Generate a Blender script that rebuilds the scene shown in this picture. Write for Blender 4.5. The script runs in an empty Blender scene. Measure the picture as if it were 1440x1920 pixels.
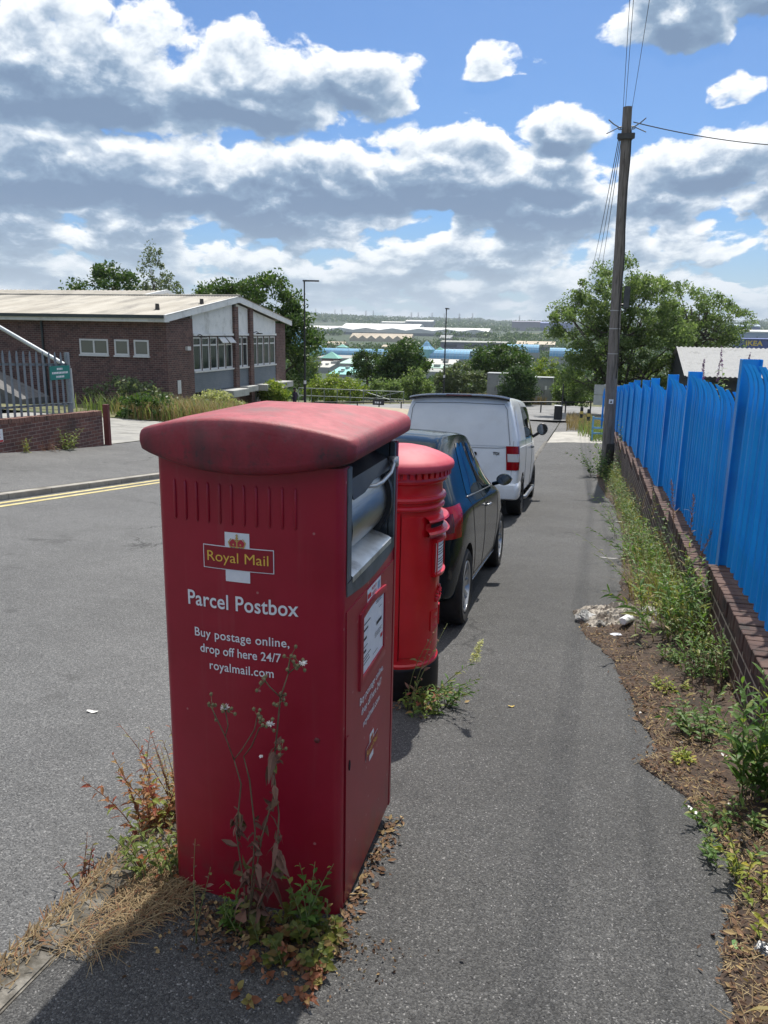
import bpy, bmesh, math, random
import numpy as np
from mathutils import Vector, Matrix, Euler, noise as mnoise
from mathutils.bvhtree import BVHTree
R = math.radians
sc = bpy.context.scene
COL = sc.collection

# ---------------------------------------------------------------- camera
YAW, PITCH, ROLL, EYE = R(14.42), R(13.3), R(-1.0), 1.6
_fw = Vector((-math.sin(YAW)*math.cos(PITCH), math.cos(YAW)*math.cos(PITCH), -math.sin(PITCH)))
_rt = Vector((math.cos(YAW), math.sin(YAW), 0)); _up = _rt.cross(_fw)
_rt, _up = _rt*math.cos(ROLL)-_up*math.sin(ROLL), _up*math.cos(ROLL)+_rt*math.sin(ROLL)
cam = bpy.data.cameras.new('camera'); camo = bpy.data.objects.new('camera', cam); COL.objects.link(camo)
camo.matrix_world = Matrix(((_rt.x,_up.x,-_fw.x,0),(_rt.y,_up.y,-_fw.y,0),(_rt.z,_up.z,-_fw.z,EYE),(0,0,0,1)))
cam.sensor_fit = 'VERTICAL'; cam.sensor_height = 24; cam.lens = 24*1443/1920
cam.clip_start = .05; cam.clip_end = 20000
sc.camera = camo

# ---------------------------------------------------------------- exposure and sampling
sc.view_settings.view_transform = 'Standard'; sc.view_settings.look = 'None'
sc.view_settings.gamma = 1; sc.view_settings.use_curve_mapping = False
sc.view_settings.exposure = .60
sc.render.engine = 'CYCLES'
sc.cycles.use_denoising = True
try: sc.cycles.denoiser = 'OPENIMAGEDENOISE'
except Exception: pass
sc.cycles.max_bounces = 6; sc.cycles.diffuse_bounces = 3; sc.cycles.glossy_bounces = 3
sc.cycles.transmission_bounces = 4; sc.cycles.transparent_max_bounces = 8; sc.cycles.volume_bounces = 0
sc.cycles.caustics_reflective = False; sc.cycles.caustics_refractive = False
sc.cycles.sample_clamp_indirect = 6

# ---------------------------------------------------------------- sun
SUN_EL, SUN_AZ = R(56), R(15.5)                  # azimuth measured from the view direction, + to the right
_az = SUN_AZ - YAW                             # from +Y, clockwise seen from above
sdir = Vector((math.sin(_az)*math.cos(SUN_EL), math.cos(_az)*math.cos(SUN_EL), math.sin(SUN_EL)))
sl = bpy.data.lights.new('sun', 'SUN'); sl.energy = 3.9; sl.angle = R(.53); sl.color = (1, .95, .87)
so = bpy.data.objects.new('sun', sl); COL.objects.link(so)
so.rotation_euler = sdir.to_track_quat('Z', 'Y').to_euler()

# ---------------------------------------------------------------- node helpers
class N:
    """thin wrapper: socket arithmetic builds Math nodes"""
    def __init__(s, t, sock): s.t, s.s = t, sock
    def _m(s, op, *a, clamp=False):
        n = s.t.nodes.new('ShaderNodeMath'); n.operation = op; n.use_clamp = clamp
        for i, v in enumerate((s,)+a):
            if isinstance(v, N): s.t.links.new(v.s, n.inputs[i])
            else: n.inputs[i].default_value = v
        return N(s.t, n.outputs[0])
    def __add__(s, o): return s._m('ADD', o)
    def __radd__(s, o): return s._m('ADD', o)
    def __sub__(s, o): return s._m('SUBTRACT', o)
    def __rsub__(s, o): return (s*-1)+o
    def __mul__(s, o): return s._m('MULTIPLY', o)
    def __rmul__(s, o): return s._m('MULTIPLY', o)
    def __truediv__(s, o): return s._m('DIVIDE', o)
    def __rtruediv__(s, o): return s._m('POWER', -1.0)*o
    def max(s, o): return s._m('MAXIMUM', o)
    def min(s, o): return s._m('MINIMUM', o)
    def clamp(s): return s._m('ADD', 0.0, clamp=True)
    def smooth(s, a, b):
        n = s.t.nodes.new('ShaderNodeMapRange'); n.interpolation_type = 'SMOOTHSTEP'
        s.t.links.new(s.s, n.inputs[0]); n.inputs[1].default_value = a; n.inputs[2].default_value = b
        return N(s.t, n.outputs[0])
def xyz(t, x, y, z=0.0):
    n = t.nodes.new('ShaderNodeCombineXYZ')
    for i, v in enumerate((x, y, z)):
        if isinstance(v, N): t.links.new(v.s, n.inputs[i])
        else: n.inputs[i].default_value = v
    return N(t, n.outputs[0])
def sep(t, v):
    n = t.nodes.new('ShaderNodeSeparateXYZ'); t.links.new(v.s, n.inputs[0])
    return [N(t, n.outputs[i]) for i in range(3)]
def tnoise(t, vec, scale, detail=4, rough=.55, dist=0, out=0):
    n = t.nodes.new('ShaderNodeTexNoise'); t.links.new(vec.s, n.inputs['Vector'])
    n.inputs['Scale'].default_value = scale; n.inputs['Detail'].default_value = detail
    n.inputs['Roughness'].default_value = rough; n.inputs['Distortion'].default_value = dist
    return N(t, n.outputs[out])
def mix(t, f, a, b, typ='MIX'):
    n = t.nodes.new('ShaderNodeMix'); n.data_type = 'RGBA'; n.blend_type = typ
    for i, v in ((0, f), (6, a), (7, b)):
        if isinstance(v, N): t.links.new(v.s, n.inputs[i])
        elif i == 0: n.inputs[0].default_value = v
        else: n.inputs[i].default_value = (*v, 1) if len(v) == 3 else v
    return N(t, n.outputs[2])

# ---------------------------------------------------------------- world: daylight sky with cumulus
w = bpy.data.worlds.new('World'); sc.world = w; w.use_nodes = True
t = w.node_tree; t.nodes.clear()
tc = t.nodes.new('ShaderNodeTexCoord'); d = N(t, tc.outputs['Generated'])
dx, dy, dz = sep(t, d)
fx = dx*math.cos(YAW) + dy*math.sin(YAW); fy = dy*math.cos(YAW) - dx*math.sin(YAW)
az = fx._m('ARCTAN2', fy)*57.2958
el = dz._m('ARCSINE')*57.2958
CLOUDS = [  # azimuth, base elevation, half width, height of the top over the base, softness under the base (degrees)
    (-21, 14.0, 11, 6.5, 2.0), (-9.5, 14.2, 9.5, 5.2, 2.4), (-2.2, 15.2, 5.2, 3.2, 2.0),
    (-6, 8.9, 24, 2.6, 1.3), (-13, 8.7, 17, 3.6, 1.0), (5, 9.0, 13, 3.4, 1.0), (-22, 9.2, 14, 4.0, 2.0), (-6, 9.4, 13, 3.6, 1.7), (3.5, 10.2, 9, 3.9, 2.0), (9.5, 9.8, 7.0, 3.3, 1.7),
    (11.8, 12.7, 3.6, 2.2, 1.2), (21.5, 10.2, 8.0, 2.9, 1.4), (18.4, 18.4, 4.6, 4.0, 1.7), (23.5, 19.4, 4, 4, 1.4),
    (6.9, 16.9, 2.2, 1.4, 1.0, .17), (8.8, 16.6, 1.6, .8, .7, .16), (22.4, 14.6, 2.3, 1.3, .9, .24), (36, 14, 8, 4, 2), (-38, 13, 8, 5, 2)]
def density(a, e):
    wp = tnoise(t, xyz(t, a*.22, e*.30, 5.5), 1.0, 3, .5)
    a = a + (wp-.5)*2.2; e = e + (wp-.5)*1.6
    n1 = tnoise(t, xyz(t, a*.30, e*.46, 3.1), 1.0, 10, .57)
    n0 = tnoise(t, xyz(t, a*.11, e*.15, 7.7), 1.0, 3, .5)
    F = None
    for (ac, eb, hw, ht, hb, *cap) in CLOUDS:
        u = (a-ac)*(1/hw); v = e-eb
        vv = (v*(1/ht)).max(v*(-1/hb))
        f = 1.0-((u*u)+(vv*vv))._m('SQRT')
        if cap: f = f.min(cap[0])
        F = f if F is None else F.max(f)
    D1 = F + (n1-.5)*1.5 + (n0-.5)*.7 - .06
    # flat broken layer running to the horizon
    q = e.max(-2.6)+3.5
    n2 = tnoise(t, xyz(t, a*.15+(a/q)*.22, q._m('LOGARITHM', 2.718)*3.3, 1.3), 1.0, 9, .56)
    band = e.smooth(11.5, 8.2) + e.smooth(24, 40)*.72
    D2 = (n2-.51+band*.13)*3.2*band.smooth(0, .5)
    return D1.max(D2)
D = density(az, el)
Dn = density(az, el+.75)
alpha = D.smooth(-.02, .17)
lit = (D-Dn)
fine = tnoise(t, xyz(t, az*.5, el*.75, 9.0), 1.0, 7, .6)
core = D.smooth(.05, .62)
lum = (lit*1.5 + .84 - core*.60 + (fine-.5)*.36).clamp()
wob = tnoise(t, xyz(t, az*.12, el*.3, 4.4), 1.0, 4, .6)-.5
ew = el+wob*2.4
flat = ew.smooth(6.6, 7.8)*ew.smooth(10.6, 8.9)*az.smooth(17, 12)+ew.smooth(11.6, 12.8)*ew.smooth(15.6, 13.4)*az.smooth(2, -4)*.75
lum = (lum-flat.clamp()*.28*D.smooth(.1, .5)).clamp()     # flat shaded undersides of the two big banks
sk = t.nodes.new('ShaderNodeTexSky'); sk.sky_type = 'NISHITA'; sk.sun_disc = False
sk.sun_elevation = SUN_EL; sk.sun_rotation = _az; sk.altitude = 60; sk.air_density = 1.0; sk.dust_density = .6; sk.ozone_density = 2.2
K = 1/.1
cr = t.nodes.new('ShaderNodeValToRGB'); t.links.new(lum.s, cr.inputs[0])
el_ = cr.color_ramp.elements
el_[0].position = .0; el_[0].color = (.135, .20, .305, 1)
el_[1].position = 1.; el_[1].color = (.80, .81, .83, 1)
for p, c in ((.32, (.185, .265, .375)), (.55, (.36, .43, .52)), (.78, (.62, .66, .70))):
    q = el_.new(p); q.color = (*c, 1)
vm = t.nodes.new('ShaderNodeVectorMath'); vm.operation = 'SCALE'; vm.inputs['Scale'].default_value = K
t.links.new(cr.outputs[0], vm.inputs[0])
skc = mix(t, 1.0, N(t, sk.outputs[0]), (.33, .52, .74), 'MULTIPLY')
over = el.smooth(26, 48)                       # bright cloud tone added overhead, outside the view, as fill for the shade
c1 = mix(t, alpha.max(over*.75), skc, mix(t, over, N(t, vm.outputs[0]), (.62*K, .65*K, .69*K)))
hz = el.smooth(8.5, .0)
c2 = mix(t, hz*.62, c1, (.40*K, .475*K, .52*K))
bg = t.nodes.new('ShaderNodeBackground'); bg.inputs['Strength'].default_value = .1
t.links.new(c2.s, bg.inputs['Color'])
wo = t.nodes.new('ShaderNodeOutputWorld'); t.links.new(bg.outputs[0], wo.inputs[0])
w.cycles.sampling_method = 'MANUAL'; w.cycles.sample_map_resolution = 512

# ================================================================ materials
_mats = {}
def _new(name):
    m = bpy.data.materials.new(name); m.use_nodes = True
    t = m.node_tree; p = t.nodes['Principled BSDF']; return m, t, p
def mat(name, c1, c2=None, rough=.6, metal=0, scale=8, detail=5, bump=0, bscale=None, spec=.5, coat=0, c3=None, s3=1.5, th3=(.5,.7), rvar=0, emit=0, stretch=None):
    """Principled with colour varied between c1 and c2 by noise in object coordinates; c3 = large stains"""
    if name in _mats: return _mats[name]
    m, t, p = _new(name); _mats[name] = m
    tc = t.nodes.new('ShaderNodeTexCoord'); v = N(t, tc.outputs['Object'])
    if stretch:
        mp = t.nodes.new('ShaderNodeMapping'); t.links.new(v.s, mp.inputs[0]); mp.inputs['Scale'].default_value = stretch; v = N(t, mp.outputs[0])
    p.inputs['Roughness'].default_value = rough; p.inputs['Metallic'].default_value = metal
    p.inputs['Specular IOR Level'].default_value = spec; p.inputs['Coat Weight'].default_value = coat
    p.inputs['Coat Roughness'].default_value = .04
    if c2 is None: p.inputs['Base Color'].default_value = (*c1, 1); col = None
    else:
        f = tnoise(t, v, scale, detail, .6).smooth(.3, .7); col = mix(t, f, c1, c2)
        if rvar: t.links.new((f*rvar+rough).s, p.inputs['Roughness'])
    if c3 is not None:
        g = tnoise(t, v, s3, 5, .65).smooth(*th3); col = mix(t, g, col if col else c1, c3)
    if col: t.links.new(col.s, p.inputs['Base Color'])
    if bump:
        b = t.nodes.new('ShaderNodeBump'); b.inputs['Strength'].default_value = bump; b.inputs['Distance'].default_value = .01
        t.links.new(tnoise(t, v, bscale or scale*4, 4).s, b.inputs['Height']); t.links.new(b.outputs[0], p.inputs['Normal'])
    return m
def leafmat(name, c1, c2, c3=None, trans=.35, rough=.5):
    if name in _mats: return _mats[name]
    m, t, p = _new(name); _mats[name] = m
    g = t.nodes.new('ShaderNodeNewGeometry'); r = N(t, g.outputs['Random Per Island'])
    col = mix(t, r, c1, c2)
    if c3: col = mix(t, (r*7.31)._m('FRACT').smooth(.72, .95), col, c3)
    t.links.new(col.s, p.inputs['Base Color']); p.inputs['Roughness'].default_value = rough
    p.inputs['Specular IOR Level'].default_value = .3
    tr = t.nodes.new('ShaderNodeBsdfTranslucent'); t.links.new(mix(t, 1., col, (1.5, 1.6, .9), 'MULTIPLY').s, tr.inputs[0])
    mx = t.nodes.new('ShaderNodeMixShader'); mx.inputs[0].default_value = trans
    t.links.new(p.outputs[0], mx.inputs[1]); t.links.new(tr.outputs[0], mx.inputs[2])
    t.links.new(mx.outputs[0], t.nodes['Material Output'].inputs[0])
    return m
def glassmat(name, tint=(.02,.03,.035), rough=.03):
    if name in _mats: return _mats[name]
    m, t, p = _new(name); _mats[name] = m
    p.inputs['Base Color'].default_value = (*tint, 1); p.inputs['Roughness'].default_value = rough
    p.inputs['Specular IOR Level'].default_value = .9; p.inputs['IOR'].default_value = 1.5
    return m
def asphalt(name, a, b, stone, cell=130, patch=.25, stain=(.03,.03,.03), rough=.82, tint=None):
    m, t, p = _new(name); _mats[name] = m
    tc = t.nodes.new('ShaderNodeTexCoord'); v = N(t, tc.outputs['Object'])
    vo = t.nodes.new('ShaderNodeTexVoronoi'); vo.inputs['Scale'].default_value = cell; t.links.new(v.s, vo.inputs['Vector'])
    cs = N(t, vo.outputs['Color']); rr = sep(t, cs)
    col = mix(t, rr[0]._m('POWER', 2.2), a, b)
    col = mix(t, rr[1].smooth(.965, .99), col, stone)
    col = mix(t, rr[2].smooth(.84, .93)*.75, col, (a[0]*.35, a[1]*.35, a[2]*.38))
    big = tnoise(t, v, .8, 6, .62); mid = tnoise(t, v, 5, 5, .6)
    col = mix(t, 1., col, mix(t, (big*.65+mid*.35).smooth(.32, .68), (1-patch,)*3, (1+patch,)*3), 'MULTIPLY')
    st = tnoise(t, v, 2.3, 3, .5).smooth(.66, .74)*.45
    col = mix(t, st, col, stain)
    vc = t.nodes.new('ShaderNodeTexVoronoi'); vc.feature = 'DISTANCE_TO_EDGE'; vc.inputs['Scale'].default_value = .42
    wv = t.nodes.new('ShaderNodeVectorMath'); t.links.new(v.s, wv.inputs[0]); t.links.new(tnoise(t, v, 1.7, 5, .6, out=1).s, wv.inputs[1]); t.links.new(wv.outputs[0], vc.inputs['Vector'])
    ck = N(t, vc.outputs['Distance']).smooth(.010, .003)*tnoise(t, v, .35, 2).smooth(.50, .60)
    col = mix(t, ck*.75, col, (.018,.018,.018))
    gum = t.nodes.new('ShaderNodeTexVoronoi'); gum.inputs['Scale'].default_value = 2.6; t.links.new(v.s, gum.inputs['Vector'])
    col = mix(t, N(t, gum.outputs['Distance']).smooth(.045, .03)*sep(t, N(t, gum.outputs['Color']))[0].smooth(.7, .75)*.55, col, (.035,.034,.033))
    t.links.new(col.s, p.inputs['Base Color'])
    t.links.new((rr[1]*.25+(rough-.12)).s, p.inputs['Roughness'])
    p.inputs['Specular IOR Level'].default_value = .45
    b_ = t.nodes.new('ShaderNodeBump'); b_.inputs['Strength'].default_value = .55; b_.inputs['Distance'].default_value = .004
    h = N(t, vo.outputs['Distance'])*-1.0*float(cell)*.008 + tnoise(t, v, 60, 3)*.8
    t.links.new(h.s, b_.inputs['Height']); t.links.new(b_.outputs[0], p.inputs['Normal'])
    return m
def brickmat(name, c1, c2, mortar, axis='x', bw=.225, bh=.075, msize=.011, bump=.4, dirt=None, ms=.1, rough=.85, off=(0, 0, 0)):
    """brick courses: u along `axis` of the object, v along z"""
    if name in _mats: return _mats[name]
    m, t, p = _new(name); _mats[name] = m
    tc = t.nodes.new('ShaderNodeTexCoord'); x, y, z = sep(t, N(t, tc.outputs['Object']))
    u = x+y if axis == 'xy' else (x if axis == 'x' else y)
    vec = xyz(t, u+off[0], z+off[2], 0)
    br = t.nodes.new('ShaderNodeTexBrick'); t.links.new(vec.s, br.inputs['Vector'])
    br.inputs['Scale'].default_value = 1; br.inputs['Brick Width'].default_value = bw; br.inputs['Row Height'].default_value = bh
    br.inputs['Mortar Size'].default_value = msize/2; br.inputs['Mortar Smooth'].default_value = ms
    br.inputs['Color1'].default_value = (*c1, 1); br.inputs['Color2'].default_value = (*c2, 1); br.inputs['Mortar'].default_value = (*mortar, 1)
    br.inputs['Bias'].default_value = 0
    v3 = N(t, tc.outputs['Object'])
    nz = tnoise(t, v3, 3, 6, .6); nf = tnoise(t, v3, 40, 4, .6)
    col = mix(t, 1., N(t, br.outputs['Color']), mix(t, (nz*.6+nf*.4).smooth(.3, .7), (.62, .62, .64), (1.3, 1.27, 1.25)), 'MULTIPLY')
    if dirt: col = mix(t, tnoise(t, v3, 1.1, 5, .65).smooth(.5, .72)*.8, col, dirt)
    t.links.new(col.s, p.inputs['Base Color']); p.inputs['Roughness'].default_value = rough
    b_ = t.nodes.new('ShaderNodeBump'); b_.inputs['Strength'].default_value = bump; b_.inputs['Distance'].default_value = .01
    h = N(t, br.outputs['Fac'])*-1.0 + nf*.5
    t.links.new(h.s, b_.inputs['Height']); t.links.new(b_.outputs[0], p.inputs['Normal'])
    return m

# ================================================================ objects
def tag(o, label=None, cat=None, group=None, kind=None):
    if label: o['label'] = label
    if cat: o['category'] = cat
    if group: o['group'] = group
    if kind: o['kind'] = kind
    return o
def thing(name, label, cat, loc=(0,0,0), rot=(0,0,0), group=None):
    o = bpy.data.objects.new(name, None); COL.objects.link(o); o.empty_display_size = .1
    o.location = loc; o.rotation_euler = rot
    return tag(o, label, cat, group)
def dup(o, parent=None):
    c = o.copy(); COL.objects.link(c); c.parent = parent
    for ch in list(o.children): dup(ch, c)
    return c
class MB:
    """collects geometry of ONE mesh object"""
    def __init__(s): s.v = []; s.f = []; s.mi = []; s.m = 0
    def _add(s, vs, fs):
        k = len(s.v); s.v.extend([tuple(q) for q in vs]); s.f.extend([tuple(i+k for i in f) for f in fs]); s.mi.extend([s.m]*len(fs)); return s
    def box(s, a, b, M=None):
        x0,y0,z0 = a; x1,y1,z1 = b
        vs = [Vector(q) for q in ((x0,y0,z0),(x1,y0,z0),(x1,y1,z0),(x0,y1,z0),(x0,y0,z1),(x1,y0,z1),(x1,y1,z1),(x0,y1,z1))]
        if M: vs = [M @ q for q in vs]
        return s._add(vs, [(0,3,2,1),(4,5,6,7),(0,1,5,4),(1,2,6,5),(2,3,7,6),(3,0,4,7)])
    def cbox(s, c, h, M=None): return s.box(tuple(c[i]-h[i] for i in range(3)), tuple(c[i]+h[i] for i in range(3)), M)
    def quad(s, *p): return s._add(p, [tuple(range(len(p)))])
    def grid(s, P, close_u=False):
        n, k = len(P), len(P[0]); vs = [q for row in P for q in row]; fs = []
        for i in range(n-1):
            for j in range(k-(0 if close_u else 1)):
                j2 = (j+1) % k; fs.append((i*k+j, i*k+j2, (i+1)*k+j2, (i+1)*k+j))
        return s._add(vs, fs)
    def tube(s, path, r, n=8, cap=True):
        P = [Vector(q) for q in path]; rs = r if isinstance(r, (list, tuple)) else [r]*len(P)
        rows = []; last = None
        for i, q in enumerate(P):
            d_ = (P[min(i+1, len(P)-1)]-P[max(i-1, 0)])
            d_ = d_.normalized() if d_.length > 1e-9 else Vector((0,0,1))
            ref = last if last is not None and abs(last.dot(d_)) < .99 else (Vector((0,0,1)) if abs(d_.z) < .9 else Vector((1,0,0)))
            a = (ref - d_*ref.dot(d_)).normalized(); b = d_.cross(a); last = a
            rows.append([q+(a*math.cos(2*math.pi*k/n)+b*math.sin(2*math.pi*k/n))*rs[i] for k in range(n)])
        k0 = len(s.v); s.grid(rows, True)
        if cap:
            s.f.append(tuple(range(k0+n-1, k0-1, -1))); e = k0+n*(len(P)-1); s.f.append(tuple(range(e, e+n))); s.mi += [s.m]*2
        return s
    def lathe(s, prof, n=32, c=(0,0,0), a0=0, a1=2*math.pi):
        full = abs(a1-a0-2*math.pi) < 1e-6; m = n if full else n+1
        rows = [[(c[0]+r*math.cos(a0+(a1-a0)*k/n), c[1]+r*math.sin(a0+(a1-a0)*k/n), c[2]+z) for k in range(m)] for r, z in prof]
        return s.grid(rows, full)
    def prism(s, poly, z0, z1, M=None):
        n = len(poly); vs = [Vector((x, y, z0)) for x, y in poly]+[Vector((x, y, z1)) for x, y in poly]
        if M: vs = [M @ q for q in vs]
        return s._add(vs, [tuple(range(n-1, -1, -1)), tuple(range(n, 2*n))]+[(i, (i+1) % n, n+(i+1) % n, n+i) for i in range(n)])
    def build(s, name, m, parent=None, world=False, smooth=False, bevel=0, seg=2, loc=None, rot=None, auto=None):
        me = bpy.data.meshes.new(name); V = s.v
        if world:
            o0 = parent.location if parent else Vector(loc or (0,0,0)); V = [(q[0]-o0.x, q[1]-o0.y, q[2]-o0.z) for q in V]
        me.from_pydata(V, [], s.f)
        for mm in (m if isinstance(m, (list, tuple)) else [m]): me.materials.append(mm)
        if len(me.materials) > 1: me.polygons.foreach_set('material_index', s.mi)
        if smooth: me.polygons.foreach_set('use_smooth', [True]*len(me.polygons))
        me.update()
        if bevel or auto:
            bm = bmesh.new(); bm.from_mesh(me); bmesh.ops.remove_doubles(bm, verts=bm.verts, dist=1e-5)
            if bevel: bmesh.ops.bevel(bm, geom=[e for e in bm.edges if len(e.link_faces) == 2 and e.calc_face_angle(0) > .5], offset=bevel, segments=seg, affect='EDGES', clamp_overlap=True)
            for e in bm.edges: e.smooth = not (len(e.link_faces) == 2 and e.calc_face_angle(0) > (auto or .6))
            for f in bm.faces: f.smooth = True
            bm.to_mesh(me); bm.free()
        o = bpy.data.objects.new(name, me); COL.objects.link(o)
        if parent: o.parent = parent
        if loc is not None: o.location = loc
        if rot is not None: o.rotation_euler = rot
        return o
def raw_mesh(name, V, F, m, parent=None, smooth=False, mi=None):
    """fast path for numpy vertices (n,3) and quads (k,4)"""
    me = bpy.data.meshes.new(name); V = np.asarray(V, np.float32); F = np.asarray(F, np.int32); k = F.shape[1]
    me.vertices.add(len(V)); me.vertices.foreach_set('co', V.ravel())
    me.loops.add(F.size); me.loops.foreach_set('vertex_index', F.ravel())
    me.polygons.add(len(F)); me.polygons.foreach_set('loop_start', np.arange(0, F.size, k, dtype=np.int32))
    for mm in (m if isinstance(m, (list, tuple)) else [m]): me.materials.append(mm)
    if mi is not None: me.polygons.foreach_set('material_index', np.asarray(mi, np.int32))
    me.polygons.foreach_set('use_smooth', np.full(len(F), smooth))
    me.update(calc_edges=True); me.validate()
    o = bpy.data.objects.new(name, me); COL.objects.link(o)
    if parent: o.parent = parent
    return o
def text_mb(body, size, bold=0., extrude=.0006, align='CENTER', spacing=1.0):
    """letters as a mesh: returns (verts, faces) in the xy plane"""
    cu = bpy.data.curves.new('txt', 'FONT'); cu.body = body; cu.size = size; cu.align_x = align; cu.offset = bold
    cu.extrude = extrude; cu.space_character = spacing; cu.resolution_u = 6
    o = bpy.data.objects.new('txt', cu); COL.objects.link(o)
    dg = bpy.context.evaluated_depsgraph_get(); me = bpy.data.meshes.new_from_object(o.evaluated_get(dg))
    vs = [tuple(v.co) for v in me.vertices]; fs = [tuple(p.vertices) for p in me.polygons]
    bpy.data.objects.remove(o); bpy.data.curves.remove(cu); bpy.data.meshes.remove(me)
    return vs, fs
def clamp(x, a, b): return max(a, min(b, x))
def lerp(a, b, f): return a+(b-a)*f

# ================================================================ terrain heights
_ks = [(-60,.104),(14,.104),(18,.06),(40,.06),(50,.028),(68,.028),(80,.13),(230,.13),(280,.0),(20000,0)]
_ys = np.arange(-60, 600, .25); _sl = np.interp(_ys, [k[0] for k in _ks], [k[1] for k in _ks])
_hb = -np.concatenate([[0], np.cumsum((_sl[1:]+_sl[:-1])/2*.25)]); _hb -= np.interp(0, _ys, _hb)
def base(y): return float(np.interp(y, _ys, _hb))
_cx = ((-60,.9),(-30,.75),(-11.3,.40),(-7.85,.185),(-7.8,.11),(-7.75,.11),(-1.40,-.10),(-1.35,0),(3,0),(60,0))
_cX = [k[0] for k in _cx]; _cZ = [k[1] for k in _cx]
def G(x, y):
    c = float(np.interp(x, _cX, _cZ))
    if y > 44: k = clamp((y-44)/10, 0, 1); c = lerp(c, float(np.interp(x, (-60,-20,-8,0,60), (-2.4,-.65,-.1,0,-.2))), k*k*(3-2*k))
    return base(y)+c
def at(px, py, Y):
    """the point at depth Y along the road seen in this direction of the view (photograph pixels)"""
    d_ = _fw*1443+_rt*(px-720)-_up*(py-960); return Vector((0, 0, EYE))+d_*(Y/d_.y)

# ================================================================ ground
rng = random.Random(5)
A_PAVE = asphalt('asphalt_pavement', (.042,.042,.042), (.116,.115,.112), (.23,.226,.22), 210, .18)
A_ROAD = asphalt('asphalt_road', (.078,.079,.080), (.182,.182,.181), (.27,.27,.265), 180, .14)
A_LEFT = asphalt('asphalt_far_pavement', (.085,.085,.085), (.15,.149,.145), (.3,.3,.28), 120, .2)
def far_h(x, y):
    """valley floor and hills, by distance from the viewer"""
    dd = math.hypot(x, y); a = math.degrees(math.atan2(x, y))+14.42
    h = float(np.interp(dd, (0, 300, 700, 1500, 2400, 3600, 5200, 7000, 9000), (-26, -26, -25, -9, 6, 36, 78, 98, 90)))
    if dd > 1800:
        k = clamp((dd-1800)/1800, 0, 1)
        h += k*(16*mnoise.noise((a*.22, dd*.0004, 1.7))+7*mnoise.noise((a*.7, dd*.001, 5.1)))*dd/5000
        h += k*dd/5000*float(np.interp(a, (-30, -12, -3, 3, 8, 14, 20, 30), (4, 4, 6, -6, -10, -4, 14, 18)))
    return h
def T(x, y):
    g = G(clamp(x, -60, 60), y)
    if x > 1.15: g -= .35*clamp((x-1.15)/3, 0, 1)
    if y > 150 or abs(x) > 120 or y < -60:
        dd = math.hypot(x, y); f = clamp((dd-150)/150, 0, 1); g = max(g, -26) if y > -40 else 3
        g = lerp(g, far_h(x, y) if y > 0 else 3, f)
    return g-.13
GRASS = mat('dry_grass_ground', (.10,.115,.045), (.17,.155,.075), scale=.9, rough=.95, c3=(.05,.075,.03), s3=.35, th3=(.45,.6), bump=.5, bscale=30)
m, tt, pp = _new('terrain_ground'); _mats['terrain'] = m
_tc = tt.nodes.new('ShaderNodeTexCoord'); _v = N(tt, _tc.outputs['Object'])
_c = mix(tt, tnoise(tt, _v, .9, 5).smooth(.35, .65), (.075,.09,.035), (.15,.14,.07))
_far = mix(tt, tnoise(tt, _v, .0045, 6, .6).smooth(.56, .62), (.030,.055,.022), (.26,.22,.13))
_far = mix(tt, tnoise(tt, _v, .011, 5, .6).smooth(.46, .52), _far, (.03,.052,.022))
_x, _y, _z = sep(tt, _v); _dd = ((_x*_x)+(_y*_y))._m('SQRT')
tt.links.new(mix(tt, _dd.smooth(90, 160), _c, _far).s, pp.inputs['Base Color']); pp.inputs['Roughness'].default_value = .95
TERR = m
def ground_sheet():
    rr = [0,2,4,6,8,10,12,14,16,18,20,23,26,30,34,38,42,46,50,55,60,66,72,80,90,100,115,130,150,175,200,240,280,340,420,520,650,800,1000,1250,1500,1800,2100,2500,2900,3300,3800,4300,4800,5400,6000,6800,7600,8400]
    na = 240; rows = []
    for r in rr:
        row = []
        for k in range(na):
            a = 2*math.pi*k/na; x, y = r*math.sin(a), r*math.cos(a); row.append((x, y, T(x, y)))
        rows.append(row)
    return MB().grid(rows, True).build('ground', TERR, smooth=True)
tag(ground_sheet(), kind='structure')
def strip(name, xs, ys, m, dz=0, zf=G):
    P = [[(x, y, zf(x, y)+dz) for x in xs] for y in ys]
    o = MB().grid([row[::1] for row in P]).build(name, m, smooth=True)
    return tag(o, kind='structure')
def yr(a, b, s): 
    n = max(1, int((b-a)/s)); return [a+(b-a)*i/n for i in range(n+1)]
# pavement on the right, one sheet with a ragged inner edge where earth has crept over it
def pave_z(x, y):
    k = clamp((y-3.2)/1.5, 0, 1)                   # the kerb drops where cars mount it
    return base(y) - .075*k*clamp((-.3-x)/1.05, 0, 1)
strip('pavement', [-1.345, -1.1, -.7, -.3, .2, .6, 1.02], yr(-5, 31, .5), A_PAVE, 0, pave_z)
CONC = mat('pale_concrete', (.30,.285,.255), (.42,.40,.36), scale=3, rough=.9, c3=(.20,.19,.17), s3=1.3, bump=.3, bscale=60)
KERB = mat('weathered_kerb', (.12,.112,.098), (.24,.225,.195), scale=34, rough=.92, c3=(.065,.058,.045), s3=6, th3=(.42,.62), bump=.6, bscale=70)
strip('concrete_apron', [-1.34, -.6, .3, 1.0], yr(31.02, 38.0, .7), CONC, .004, pave_z)
strip('path', [-1.34, -.4, .8], yr(38.02, 50, .8), A_LEFT, 0, pave_z)
strip('road', [-7.76, -6, -4.5, -3, -1.5, -1.38], yr(-6, 46, .5), A_ROAD, 0)
strip('pavement_far', [-11.4, -10.5, -9.5, -8.5, -7.98], yr(-2, 40, .5), A_LEFT, .0)
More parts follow.
